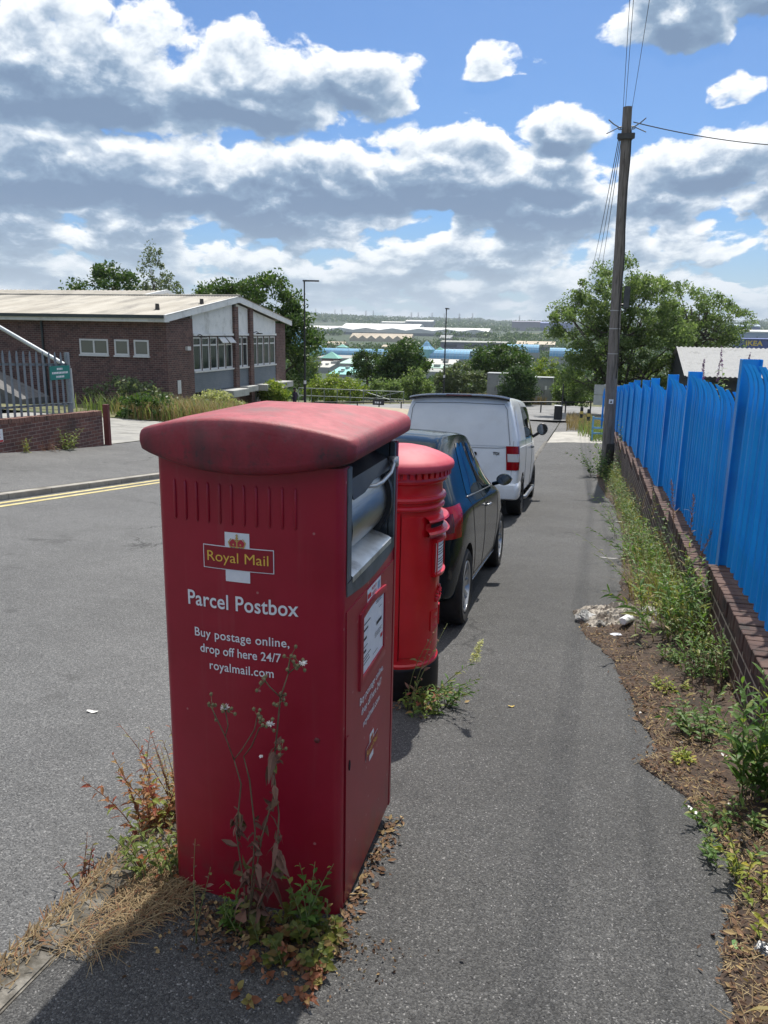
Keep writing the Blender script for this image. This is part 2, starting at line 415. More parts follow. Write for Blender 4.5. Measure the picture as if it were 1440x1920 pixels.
strip('driveway', [-20, -17, -14, -11.42], yr(16.6, 24.5, .8), mat('driveway_concrete', (.24,.235,.22), (.33,.32,.29), scale=2, rough=.9, c3=(.17,.165,.15), bump=.2), .012)
def cross_z(x, y): return G(clamp(x, -60, -7.86 if x < -7.8 else x) if x < -7.8 else (max(x, -1.3) if x > -1.4 else x), y)+.02
strip('cross_road', [-75, -50, -30, -20, -14, -8, -4, 0, 4, 10, 20, 40, 60], yr(46.02, 61, 1.), mat('cross_road_asphalt', (.17,.17,.172), (.24,.24,.24), scale=2, rough=.85, c3=(.13,.13,.13), s3=.4), .03, cross_z)
# kerbstones: each stone a bevelled block in one row
def kerb(name, x0, x1, zt, zb, ys, L=.915, km=KERB):
    mb = MB(); y = ys[0]
    while y < ys[1]:
        y2 = y+L-.005; t0 = zt(y); t1 = zt(y2); j = rng.uniform(-.004, .004)
        a = [(x0+j,y,t0-zb),(x1+j,y,t0-zb),(x1+j,y2,t1-zb),(x0+j,y2,t1-zb),(x0+j,y,t0),(x1+j,y,t0),(x1+j,y2,t1),(x0+j,y2,t1)]
        mb._add(a, [(0,3,2,1),(4,5,6,7),(0,1,5,4),(1,2,6,5),(2,3,7,6),(3,0,4,7)]); y += L
    return tag(mb.build(name, km, bevel=.006), kind='structure')
kerb('kerb', -1.475, -1.35, lambda y: pave_z(-1.35, y)+.006, .2, (-3, 31))
kerb('kerb_far', -7.97, -7.80, lambda y: G(-7.85, y)+.006, .2, (-2, 40), .915, mat('pale_kerb', (.27,.25,.22), (.36,.34,.30), scale=8, rough=.9, c3=(.17,.155,.13), s3=2))
YEL = mat('road_paint_yellow', (.42,.35,.15), (.56,.48,.24), scale=6, rough=.75, c3=(.22,.20,.14), s3=5, th3=(.56,.7))
for k, x in enumerate((-7.62, -7.42)):
    strip('yellow_line', [x-.045, x+.045], yr(-2, 40, .5), YEL, .0045)
strip('road_patch', [-13, -11, -9, -7.2], yr(38.6, 46, .8), mat('bare_earth', (.30,.25,.18), (.42,.36,.27), scale=1.5, rough=.95, c3=(.2,.17,.12)), .05, lambda x, y: G(x, y)+.02*mnoise.noise((x, y, 0)))

# ================================================================ parcel postbox (hero)
RED = mat('postbox_red', (.285,.005,.021), (.33,.008,.028), scale=5, rough=.36, spec=.5, bump=.04, bscale=180, c3=(.25,.006,.021), s3=2.2, th3=(.5,.75))
def weather(m, chips=.5, streak=.13, dust=(.30,.10,.10)):
    """chips, faint run marks and splashed dirt near the foot, all fixed to the paint"""
    t = m.node_tree; p = t.nodes['Principled BSDF']; src = N(t, p.inputs['Base Color'].links[0].from_socket); tc = t.nodes.new('ShaderNodeTexCoord'); v = N(t, tc.outputs['Object']); x, y, z = sep(t, v)
    run = tnoise(t, xyz(t, x*26, y*26, z*1.1), 1.0, 5, .6).smooth(.56, .74)
    col = mix(t, run*streak, src, dust)
    sc_ = tnoise(t, xyz(t, x*9, y*9, z*60), 1.0, 4, .75).smooth(.73, .77)*tnoise(t, v, 5, 3).smooth(.5, .62); col = mix(t, sc_*chips, col, (.46,.22,.22))
    vo = t.nodes.new('ShaderNodeTexVoronoi'); vo.inputs['Scale'].default_value = 24; t.links.new(v.s, vo.inputs['Vector'])
    ch = N(t, vo.outputs['Distance']).smooth(.13, .09)*sep(t, N(t, vo.outputs['Color']))[0].smooth(.93, .95); col = mix(t, ch*chips, col, (.50,.30,.28))
    ft = z.smooth(.30, .03)*tnoise(t, v, 7, 6, .65).smooth(.40, .62); col = mix(t, ft*.55, col, (.10,.055,.045))
    t.links.new(col.s, p.inputs['Base Color'])
weather(RED)
m, tt, pp = _new('faded_lid_red'); _mats['lid'] = m
_tc = tt.nodes.new('ShaderNodeTexCoord'); _v = N(tt, _tc.outputs['Object']); _x, _y, _z = sep(tt, _v)
_n = tnoise(tt, _v, 14, 6, .65); _col = mix(tt, _n.smooth(.3, .7), (.265,.026,.038), (.385,.068,.086))
_st = tnoise(tt, xyz(tt, _x*7.0, _y*1.2, _z*1.2), 1.0, 6, .62); _sp = tnoise(tt, _v, 55, 4, .7)
_face = _z.smooth(1.585, 1.505)                      # upright rim of the lid: deeper red with dark streaked grime
_gr = (_st.smooth(.42, .66)*.85*_face + _sp.smooth(.52, .70)*.45 + tnoise(tt, _v, 4, 5, .6).smooth(.44, .66)*.75*(1.0-_face))
_col = mix(tt, _face*.85, _col, (.26,.014,.028))
_col = mix(tt, _gr.clamp(), _col, mix(tt, _face, (.17,.075,.075), (.075,.026,.030)))
tt.links.new(_col.s, pp.inputs['Base Color']); pp.inputs['Roughness'].default_value = .62
_b = tt.nodes.new('ShaderNodeBump'); _b.inputs['Strength'].default_value = .2; _b.inputs['Distance'].default_value = .006
tt.links.new(tnoise(tt, _v, 120, 4).s, _b.inputs['Height']); tt.links.new(_b.outputs[0], pp.inputs['Normal']); LIDRED = m
_b = None
WHITE = mat('sign_white', (.72,.73,.76), (.80,.80,.82), scale=30, rough=.5)
LETTER = mat('lettering_white', (.78,.78,.80), rough=.5)
GOLD = mat('lettering_yellow', (.80,.50,.08), rough=.5)
GREYM = mat('recess_grey', (.10,.115,.125), (.15,.165,.175), scale=9, rough=.45, metal=.25, c3=(.06,.065,.07), s3=6)
STEEL = mat('brushed_steel', (.38,.37,.35), (.55,.54,.52), scale=6, rough=.3, metal=1, stretch=(30,.6,1), rvar=.12, c3=(.30,.27,.22), s3=3)
BRIGHT = mat('worn_bright_steel', (.62,.61,.57), (.75,.74,.70), scale=20, rough=.38, metal=.85, c3=(.35,.33,.30), s3=8)
BLACKP = mat('black_plastic', (.012,.012,.014), (.022,.022,.025), scale=20, rough=.45)
DARK = mat('dark_cavity', (.01,.01,.011), rough=.9)
INK = mat('print_ink', (.03,.03,.035), rough=.6)
REDINK = mat('print_red', (.55,.02,.03), rough=.5)

PB = thing('parcel_postbox', 'tall dark red parcel postbox with faded domed lid, nearest thing on the pavement', 'postbox', (-.918, 2.285, -.242), (0, R(.15), 0))
def yf(x): return -.335+.035*(x/.285)**2
def footprint(grow=0., notch=False):
    hw = .288+grow; pts = []
    for i in range(15):
        x = lerp(-hw+.03, hw-.03, i/14); pts.append((x, yf(x)-grow))
    def arc(cx, cy, r, a0, a1, n=6): return [(cx+r*math.cos(R(lerp(a0, a1, i/n))), cy+r*math.sin(R(lerp(a0, a1, i/n)))) for i in range(n+1)]
    yc = yf(hw-.03)-grow+.03
    pts = [p for p in pts if abs(p[0]) < hw-.031]
    pts += arc(hw-.03, yc, .03, -86, 0)
    if notch: pts += [(hw, -.245), (.02, -.245), (.02, .29), (hw, .29)]
    pts += arc(hw-.03, .305+grow, .03, 0, 90)+arc(-hw+.03, .305+grow, .03, 90, 180)+arc(-hw+.03, yc, .03, 180, 266)
    return pts
mb = MB(); f0 = footprint(); f1 = footprint(notch=True)
mb.grid([[(x, y, z) for x, y in f0] for z in (.035, .045, .4, .8, 1.09)], True)
mb.grid([[(x, y, z) for x, y in f1] for z in (1.09, 1.47)], True)
mb.quad((.02,-.245,1.09), (.285,-.245,1.09), (.285,.29,1.09), (.02,.29,1.09))
mb.quad(*[(x, y, .035) for x, y in f0][::-1]); mb.quad(*[(x, y, 1.47) for x, y in f1])
mb.box((.2885, .300, .04), (.293, .322, 1.468)); mb.box((-.293, .300, .04), (-.2885, .322, 1.468))
mb.build('body', RED, PB, auto=.5)
mb = MB(); mb.box((-.25,-.27,-.06), (.25,.30,.045)); mb.build('plinth', DARK, PB)
mb = MB()                                          # raised ribs under the lid
for i in range(11):
    x = -.222+i*.0378; y = yf(x)
    mb.tube([(x, y+.001, 1.292), (x, y-.001, 1.30), (x, y-.001, 1.405), (x, y+.001, 1.413)], [.001,.0042,.0042,.001], 8)
mb.build('rib_row', RED, PB, smooth=True)
# lid
def lid_ring(s, dzf, top):
    out = []
    for x, y in footprint(.04):
        x2, y2 = x*s, (y+.01)*s-.01
        if y < -.2: y2 -= .012*s*(1-(x/.325)**2)
        k = 1-(x2/.33)**2
        out.append((x2, y2, (1.552+.052*k+.004*math.cos(y2*5) if top else 1.494-.046*k*clamp((-.1-y2)/.15, 0, 1))+dzf))
    return out
mb = MB(); L = [lid_ring(.86, .004, 0), lid_ring(.955, 0, 0), lid_ring(.99, .008, 0), lid_ring(1., .026, 0), lid_ring(1., -.032, 1), lid_ring(.998, -.018, 1), lid_ring(.988, -.007, 1), lid_ring(.968, -.0015, 1), lid_ring(.93, 0, 1), lid_ring(.7, .002, 1), lid_ring(.45, .003, 1), lid_ring(.15, .003, 1)]
mb.grid(L, True); k0 = len(mb.v)-len(L[0]); mb.f.append(tuple(range(k0, len(mb.v)))); mb.mi.append(0)
mb.build('lid', LIDRED, PB, smooth=True)
# drop drum and its surround, on the pavement side
X1 = .285
mb = MB(); bow = [(-.268, 1.085)]+[(lerp(-.268, .308, i/10), 1.085-.024*math.sin(math.pi*i/10)) for i in range(1, 10)]+[(.308, 1.085)]
Mx = Matrix(((0,0,1,0),(1,0,0,0),(0,1,0,0),(0,0,0,1)))      # (y,z,x) -> xyz
mb.prism(bow+[(.308,1.13),(-.268,1.13)], X1-.012, X1+.006, Mx)
mb.prism([(-.268,1.13),(-.225,1.13),(-.225,1.468),(-.268,1.468)], X1-.012, X1+.006, Mx)
mb.prism([(.272,1.13),(.308,1.13),(.308,1.468),(.272,1.468)], X1-.012, X1+.006, Mx)
mb.build('drum_surround', GREYM, PB, bevel=.003)
mb = MB(); mb.box((.022,-.243,1.092), (.03,.288,1.468)); mb.box((.03,-.243,1.092), (.27,-.228,1.468)); mb.box((.03,.276,1.092), (.27,.288,1.468)); mb.box((.03,-.228,1.092),(.27,.276,1.10)); mb.build('recess_lining', GREYM, PB)
mb = MB(); n = 40
mb.grid([[(.125+.15*math.cos(2*math.pi*k/n), y, 1.275+.15*math.sin(2*math.pi*k/n)) for k in range(n)] for y in (-.222, .235)], True)
DR = mb.build('drum', STEEL, PB, auto=.6)
for y, y2 in ((-.226,-.223), (.236,.262)):
    mb = MB(); mb.prism([(.125+.168*math.cos(2*math.pi*k/n), 1.275+.168*math.sin(2*math.pi*k/n)) for k in range(n)], y, y2, Matrix(((1,0,0,0),(0,0,1,0),(0,1,0,0),(0,0,0,1)))); mb.build('drum_flange', BLACKP, DR, auto=.5)
mb = MB(); mb.grid([[(.10,y,1.44),(.20,y,1.455+.004*math.sin(y*9)),(.275,y,1.42),(.292,y,1.385-.02*(y<0)),(.25,y,1.395),(.12,y,1.41)] for y in (-.215,-.1,.0,.1,.228)], True); mb.build('flap', BLACKP, DR, auto=.5)
mb = MB(); mb.tube([(.275,-.05,1.372),(.306,-.03,1.374),(.315,.02,1.377),(.315,.13,1.388),(.306,.20,1.404),(.29,.25,1.407)], .0062, 10); mb.cbox((.293,.252,1.405), (.016,.012,.016))
mb.build('handle_bar', mat('pale_handle', (.55,.56,.56), rough=.35, metal=.6), DR, smooth=True)
mb = MB(); mb.grid([[(.20,y,1.172),(.285,y,1.142),(.2935,y,1.136),(.2935,y,1.118)] for y in (-.222,.24)]); mb.build('chute_lip', BRIGHT, PB, auto=.5)
# door on the pavement side
mb = MB(); mb.box((X1-.004,-.272,.05), (X1+.006,.300,1.045)); DO = mb.build('door', RED, PB, bevel=.004)
mb = MB(); mb.prism([(-.271,.10),(-.20,.06),(-.19,.5),(-.205,.60),(-.24,.635),(-.271,.64)], X1+.006, X1+.0085, Mx); mb.build('lock_cover', RED, DO, bevel=.002)
mb = MB(); mb.prism([(-.238+.008*math.cos(a*.7), .53+.018*math.sin(a*.7)) for a in range(9)], X1+.0085, X1+.0105, Mx); mb.build('keyhole', DARK, DO)
def arch(y0, y1, z0, z1, up, n=8): return [(y0, z0), (y1, z0)]+[(lerp(y1, y0, i/n), z1+up*math.sin(math.pi*i/n)) for i in range(n+1)]
o_, i_ = arch(-.135,.178,.728,.985,.015), arch(-.108,.152,.768,.965,.012)
mb = MB(); xa = X1+.006
rows = [[(xa, y, z) for y, z in o_], [(xa+.006, y*.985, z) for y, z in o_], [(xa+.009, lerp(o_[i][0], i_[i][0], .5), lerp(o_[i][1], i_[i][1], .5)) for i in range(len(o_))], [(xa+.007, y, z) for y, z in i_], [(xa+.0005, y, z) for y, z in i_]]
mb.grid(rows, True); WF = mb.build('notice_frame', RED, DO, auto=.5)
mb = MB(); mb.quad(*[(xa+.002, y, z) for y, z in i_]); NP = mb.build('notice_paper', WHITE, WF)
mb = MB(); r2 = random.Random(3)
for z, y0, y1, h in ((.935,-.09,-.02,.004),(.915,-.095,-.045,.007),(.885,-.095,-.06,.009),(.858,-.095,-.05,.003),(.842,-.095,-.065,.009),(.822,-.095,-.01,.003),(.812,-.095,-.03,.003),(.80,-.095,-.02,.003),(.965,.05,.13,.002),(.958,.05,.12,.002),(.885,.06,.125,.012),(.855,.04,.13,.002),(.848,.04,.125,.002),(.841,.04,.11,.002),(.79,.02,.08,.002),(.933,.09,.12,.002)):
    mb.quad((xa+.003,y0,z-h/2),(xa+.003,y1,z-h/2),(xa+.003,y1,z+h/2),(xa+.003,y0,z+h/2))
mb.build('notice_print', INK, NP)
mb = MB(); mb.quad((xa+.003,.115,.812),(xa+.003,.142,.812),(xa+.003,.142,.826),(xa+.003,.115,.826)); mb.build('notice_mark', REDINK, NP)

def fit(body, width, cap, bold=.0, spacing=1.0):
    vs, fs = text_mb(body, 1.0, bold, 0, 'LEFT', spacing); xs = [v[0] for v in vs]
    capv, _ = text_mb('H', 1.0, bold, 0, 'LEFT'); h = max(v[1] for v in capv)-min(v[1] for v in capv)
    x0, x1 = min(xs), max(xs); k = width/(x1-x0)
    return [((v[0]-(x0+x1)/2)*k, v[1]*cap/h) for v in vs], fs
def on_front(p, off=.0022): return (p[0], yf(p[0])-off, p[1])
def on_side(p, off=.0015): return (xa+off, p[0], p[1])
def letters(name, body, width, cap, c, m, parent, fn, bold=.0, off=.0022, spacing=1.0):
    vs, fs = fit(body, width, cap, bold, spacing); mb = MB()
    mb._add([fn((x+c[0], y+c[1]), off) for x, y in vs], fs); return mb.build(name, m, parent)
def patch(name, c, hw, hh, m, parent, fn, off, n=6):
    mb = MB(); mb.grid([[fn((c[0]+lerp(-hw, hw, i/n), c[1]+s*hh), off) for i in range(n+1)] for s in (-1, 1)]); return mb.build(name, m, parent)
def emblem(parent, c, k, fn, o0):
    """white sticker with a crown above and a framed red bar with yellow letters across it"""
    st = patch('emblem_sticker', (c[0], c[1]), .0385*k, .074*k, WHITE, parent, fn, o0)
    patch('bar_outline', (c[0]+.001*k, c[1]-.004*k), .111*k, .0355*k, LETTER, st, fn, o0+.0008)
    patch('bar', (c[0]+.001*k, c[1]-.004*k), .1085*k, .033*k, mat('emblem_red', (.27,.008,.02), rough=.45), st, fn, o0+.0016)
    letters('bar_lettering', 'Royal Mail', .192*k, .030*k, (c[0], c[1]-.016*k), GOLD, st, fn, 0, o0+.0026)
    cx, cz = c[0], c[1]+.031*k
    def shape(nm, polys, m, o):
        q = MB()
        for P in polys: q.quad(*[fn((cx+x*k, cz+z*k), o) for x, z in P])
        q.build(nm, m, st)
    circ = lambda x, z, r, n=10: [(x+r*math.cos(2*math.pi*i/n), z+r*math.sin(2*math.pi*i/n)) for i in range(n)]
    band = lambda P, w_: [[(P[i][0]-w_, P[i][1]), (P[i][0]+w_, P[i][1]), (P[i+1][0]+w_, P[i+1][1]), (P[i+1][0]-w_, P[i+1][1])] for i in range(len(P)-1)]
    shape('crown_cap', [[(-.022,0),(.022,0),(.024,.014),(.014,.024),(0,.022),(-.014,.024),(-.024,.014)]], mat('crown_red', (.45,.03,.05), rough=.5), o0+.0008)
    g = mat('crown_gold', (.55,.36,.10), rough=.5)
    arcl = [(-.021,.0),(-.0265,.014),(-.019,.024),(-.007,.022),(0,.015)]
    shape('crown_frame', [[(-.022,-.004),(.022,-.004),(.022,.002),(-.022,.002)]]+band(arcl,.0018)+band([(-x,z) for x,z in arcl],.0018)+[circ(x,z,.0018,6) for x,z in arcl[:4]+[(-x,z) for x,z in arcl[:4]]]+[circ(0,.027,.0045),[(-.0015,.029),(.0015,.029),(.0015,.039),(-.0015,.039)],[(-.0045,.033),(.0045,.033),(.0045,.036),(-.0045,.036)]]+band([(0,.002),(0,.024)],.0018)+[circ(-.011,.008,.003,6),circ(.011,.008,.003,6)], g, o0+.0013)
    shape('crown_jewels', [circ(x,-.001,.002,6) for x in (-.016,-.008,.008,.016)], mat('crown_blue', (.06,.12,.22), rough=.4), o0+.0018)
    shape('crown_ermine', [[(-.022,-.010),(.022,-.010),(.022,-.0045),(-.022,-.0045)]], mat('crown_ermine', (.5,.5,.5), rough=.6), o0+.0010)
    return st
CX = -.019
emblem(PB, (CX, 1.198), 1., on_front, .0012)
letters('lettering', 'Parcel Postbox', .352, .046, (CX+.006, 1.036), LETTER, PB, on_front, .014, spacing=1.04)
letters('lettering', 'Buy postage online,', .305, .0275, (CX+.002, .938), LETTER, PB, on_front, .010, spacing=1.06)
letters('lettering', 'drop off here 24/7', .262, .0275, (CX-.002, .889), LETTER, PB, on_front, .010)
letters('lettering', 'royalmail.com', .208, .0275, (CX+.002, .838), LETTER, PB, on_front, .010, spacing=1.05)
emblem(DO, (.03, .452), .68, on_side, .0006)
letters('lettering', 'Buy postage online,', .292, .0255, (.022, .672), LETTER, DO, on_side, .010, .0012)
letters('lettering', 'drop off here 24/7', .250, .0255, (.022, .628), LETTER, DO, on_side, .010, .0012)
letters('lettering', 'royalmail.com', .205, .0255, (.022, .575), LETTER, DO, on_side, .010, .0012)
ps = patch('priority_sticker', (.03, 1.016), .082, .0225, WHITE, DO, on_side, .0006)
patch('sticker_emblem', (-.028, 1.013), .020, .008, REDINK, ps, on_side, .0012)
patch('sticker_mark', (.088, 1.014), .014, .014, mat('sticker_blue', (.25,.34,.48), rough=.5), ps, on_side, .0012)
letters('sticker_lettering', 'PRIORITY', .062, .011, (.03, 1.020), REDINK, ps, on_side, .006, .0012)
letters('sticker_lettering', 'POSTBOX', .056, .011, (.03, 1.002), REDINK, ps, on_side, .006, .0012)
mb = MB(); mb.lathe([(0,.004),(.006,.0035),(.0085,.0015),(.009,0)], 16); 
q = mb.build('screw', mat('rusty_screw', (.10,.02,.02), (.16,.03,.03), scale=200, rough=.6), PB, smooth=True); q.location = (.215, yf(.215)-.0005, .645); q.rotation_euler = (R(90), 0, 0)

# ================================================================ cast iron pillar box
PR = mat('pillar_red', (.50,.008,.016), (.56,.012,.022), scale=6, rough=.28, spec=.5, bump=.05, bscale=60, coat=.3)
PRD = mat('pillar_cap_red', (.46,.042,.07), (.53,.08,.115), scale=9, rough=.6, c3=(.45,.03,.06), s3=4)
PBK = mat('pillar_black', (.006,.006,.007), (.012,.012,.013), scale=20, rough=.45, spec=.25)
PX, PY = -.945, 4.06
PL = thing('pillar_box', 'bright red round pillar box with black base, standing behind the parcel postbox', 'postbox', (PX, PY, pave_z(PX, PY)-.015))
mb = MB(); mb.lathe([(.0,-.05),(.236,-.05),(.236,.22),(.233,.232),(.228,.238)], 64); mb.build('plinth', PBK, PL, auto=.5)
mb = MB(); mb.lathe([(.228,.238),(.229,.252),(.221,.262),(.220,.28),(.220,1.115),(.222,1.128),(.236,1.134),(.240,1.145),(.236,1.156),(.229,1.162),(.231,1.172),(.244,1.180),(.247,1.193),(.242,1.205),(.227,1.212),(.226,1.255),(.232,1.272),(.247,1.283),(.250,1.295),(.246,1.305),(.244,1.345)], 64); mb.build('shaft', PR, PL, auto=.5)
mb = MB(); mb.lathe([(.20,1.342),(.278,1.344),(.284,1.352),(.284,1.372),(.279,1.382),(.255,1.398),(.21,1.42),(.15,1.441),(.08,1.456),(.0,1.461)], 64)
CP = mb.build('cap', PRD, PL, auto=.9)
mb = MB()
for i in range(44):
    a = 2*math.pi*i/44; mb.box((.24,-.011,1.312), (.268,.011,1.345), Matrix.Rotation(a, 4, 'Z'))
mb.build('dentil_ring', PR, CP)
mb = MB(); mb.lathe([(.2195,.30),(.2235,.303),(.2235,1.098),(.2195,1.10)], 40, a0=R(-76), a1=R(74)); PD = mb.build('door', PR, PL, auto=.5)
mb = MB(); mb.tube([(.2215*math.cos(R(-77)), .2215*math.sin(R(-77)), .285), (.2215*math.cos(R(-77)), .2215*math.sin(R(-77)), 1.112)], .0022, 6); mb.build('door_seam', DARK, PL)
def curved(y0, y1, prof, n=10):                    # profile of (radius, z) swept along the curve of the shaft
    return [[((r)*math.cos(lerp(y0, y1, i/n)), (r)*math.sin(lerp(y0, y1, i/n)), z) for r, z in prof] for i in range(n+1)]
PF = [(.218,1.10),(.262,1.085),(.268,1.075),(.262,1.07),(.236,1.062),(.232,1.03),(.262,1.02),(.272,1.008),(.262,.995),(.218,.985)]
rows = curved(R(-42), R(42), PF); mb.grid(rows); mb.f.append(tuple(range(len(PF)))); mb.mi.append(0); mb.f.append(tuple(range(len(mb.v)-1, len(mb.v)-1-len(PF), -1))); mb.mi.append(0)
HO = mb.build('slot_hood', PR, PD, auto=.5)
mb = MB(); mb.grid(curved(R(-34), R(34), [(.2375,1.056),(.2375,1.036)])); mb.build('slot', DARK, HO)
mb = MB(); fr = [(.218,.97),(.252,.965),(.254,.95),(.238,.945),(.238,.775),(.254,.77),(.252,.755),(.218,.75)]
mb.grid(curved(R(-26), R(26), fr)); mb.f.append(tuple(range(len(fr)))); mb.mi.append(0)
for s in (-1, 1): mb.grid(curved(R(s*26), R(s*23), [(.218,.75),(.254,.755),(.254,.965),(.218,.97)], 1))
NF = mb.build('notice_frame', PR, PD, auto=.5)
mb = MB(); mb.grid(curved(R(-22.5), R(22.5), [(.2395,.778),(.2395,.942)])); NQ = mb.build('notice_paper', WHITE, NF)
mb = MB()
for z in (.925,.905,.89,.875,.85,.835,.82,.80): mb.grid(curved(R(-17), R(r2.uniform(4, 17)), [(.2402,z),(.2402,z-.005)], 4))
mb.build('notice_print', INK, NQ)
mb = MB()                                          # raised royal cipher with a crown
def wrap(p, r): a = p[0]/.2235; return (r*math.cos(a), r*math.sin(a), p[1])
vs, fs = text_mb('E R', .16, .004, .005); mb._add([wrap((v[0], v[1]+.44), .2255+v[2]*1.0) for v in vs], fs)
for i in range(9):
    a = math.pi*i/8; x = -.05*math.cos(a); z = .61+.05*math.sin(a); q = wrap((x, z), .229); mb.tube([(q[0], q[1], q[2]-.009), (q[0]+.002, q[1], q[2]), (q[0], q[1], q[2]+.009)], [.004,.009,.004], 6)
for x in (-.045,-.022,0,.022,.045): q = wrap((x, .60), .228); mb.cbox(q, (.006,.009,.008))
q = wrap((0, .67), .23); mb.cbox(q, (.004,.005,.014)); mb.cbox(q, (.004,.012,.004))
mb.build('cipher', PR, PD, auto=.5)

# ================================================================ vehicles
def eval_mesh(o):
    dg = bpy.context.evaluated_depsgraph_get(); return bpy.data.meshes.new_from_object(o.evaluated_get(dg))
def loft_body(stations, wells, lvl=2, crease={}):
    """closed car shell from half sections, subdivided, with wheel wells cut"""
    rows = []
    for (y, zb, xb, xm, zm, xs, zs, xg, zg, xr, zr, zc) in stations:
        h = [(0, zb), (xb, zb), (lerp(xb, xm, .72), zb+.06), (xm, zm), (xs, zs), (xg, zg), (xr, zr), (xr*.62, zc-.012), (0, zc)]
        rows.append([(x, y, z) for x, z in h]+[(-x, y, z) for x, z in h[-2:0:-1]])
    mb = MB(); mb.grid(rows, True); n = len(rows[0])
    mb.f.append(tuple(range(n))); mb.f.append(tuple(range(len(mb.v)-1, len(mb.v)-n-1, -1))); mb.mi += [0, 0]
    o = mb.build('tmp_shell', DARK)
    bm = bmesh.new(); bm.from_mesh(o.data); bmesh.ops.recalc_face_normals(bm, faces=bm.faces); bm.to_mesh(o.data); bm.free()
    at_ = o.data.attributes.new('crease_edge', 'FLOAT', 'EDGE')
    for e in o.data.edges:
        a_, b_ = e.vertices; j = a_ % n; j = min(j, n-j)
        if a_ % n == b_ % n and j in crease: at_.data[e.index].value = crease[j]
    s = o.modifiers.new('s', 'SUBSURF'); s.levels = s.render_levels = lvl
    full = eval_mesh(o); o.modifiers.clear(); old = o.data; o.data = full; bpy.data.meshes.remove(old)
    bm = bmesh.new(); bm.from_mesh(full); bvh = BVHTree.FromBMesh(bm); bm.free()
    cut = MB()
    for (ya, za, r, xin) in wells:
        for sgn in (-1, 1):
            a, b = sorted((sgn*xin, sgn*1.3))
            cut.prism([(ya+r*math.cos(2*math.pi*k/36), za+r*math.sin(2*math.pi*k/36)) for k in range(36)], a, b, Matrix(((0,0,1,0),(1,0,0,0),(0,1,0,0),(0,0,0,1))))
    c = cut.build('tmp_cut', DARK)
    b = o.modifiers.new('b', 'BOOLEAN'); b.operation = 'DIFFERENCE'; b.object = c; b.solver = 'EXACT'
    me = eval_mesh(o); bpy.data.objects.remove(o); bpy.data.objects.remove(c)
    return me, bvh
def body_obj(me, wells, paint, parent, name='body'):
    me.materials.clear(); me.materials.append(paint); me.materials.append(BLACKP)
    for p in me.polygons:
        c = p.center; p.use_smooth = True; p.material_index = 0
        for (ya, za, r, xin) in wells:
            dd = math.hypot(c.y-ya, c.z-za)
            if abs(c.x) <= xin+.005 and dd < r or (abs(dd-r) < .012 and abs(c.x) < 1.2 and abs(p.normal.x) < .25 and (p.normal.y*(c.y-ya)+p.normal.z*(c.z-za)) < 0): p.material_index = 1; p.use_smooth = False
    bm = bmesh.new(); bm.from_mesh(me)
    for e in bm.edges: e.smooth = not (len(e.link_faces) == 2 and e.calc_face_angle(0) > .7)
    bm.to_mesh(me); bm.free()
    o = bpy.data.objects.new(name, me); COL.objects.link(o); o.parent = parent; return o
def proj(bvh, corners, dirv, name, m, parent, nu=12, nv=8, off=.003, edge=None):
    """a panel laid on the shell: bilinear patch between four points, cast on the surface along dirv"""
    a, b, c, d_ = [Vector(q) for q in corners]; dv = Vector(dirv).normalized(); P = []
    for j in range(nv+1):
        row = []
        for i in range(nu+1):
            u, v = i/nu, j/nv
            q = a.lerp(b, u).lerp(d_.lerp(c, u), v); h = bvh.ray_cast(q-dv*3, dv)
            row.append(tuple((h[0]+h[1]*off) if h[0] else q))
        P.append(row)
    mb = MB(); mb.grid(P); return mb.build(name, m, parent, smooth=True)
def proj_line(bvh, pts, dirv, name, m, parent, r=.003, off=.0, sub=8):
    dv = Vector(dirv).normalized(); P = []
    for k in range(len(pts)-1):
        for i in range(sub+(k == len(pts)-2)):
            q = Vector(pts[k]).lerp(Vector(pts[k+1]), i/sub); h = bvh.ray_cast(q-dv*3, dv)
            if h[0]: P.append(h[0]+h[1]*off)
    mb = MB(); mb.tube(P, r, 6); return mb.build(name, m, parent, smooth=True)
TYRE = mat('tyre_rubber', (.012,.012,.012), (.022,.021,.02), scale=25, rough=.8)
ALLOY = mat('alloy_silver', (.42,.43,.44), (.5,.5,.51), scale=10, rough=.3, metal=.9)
GLOSSB = mat('gloss_black', (.010,.010,.011), rough=.2)
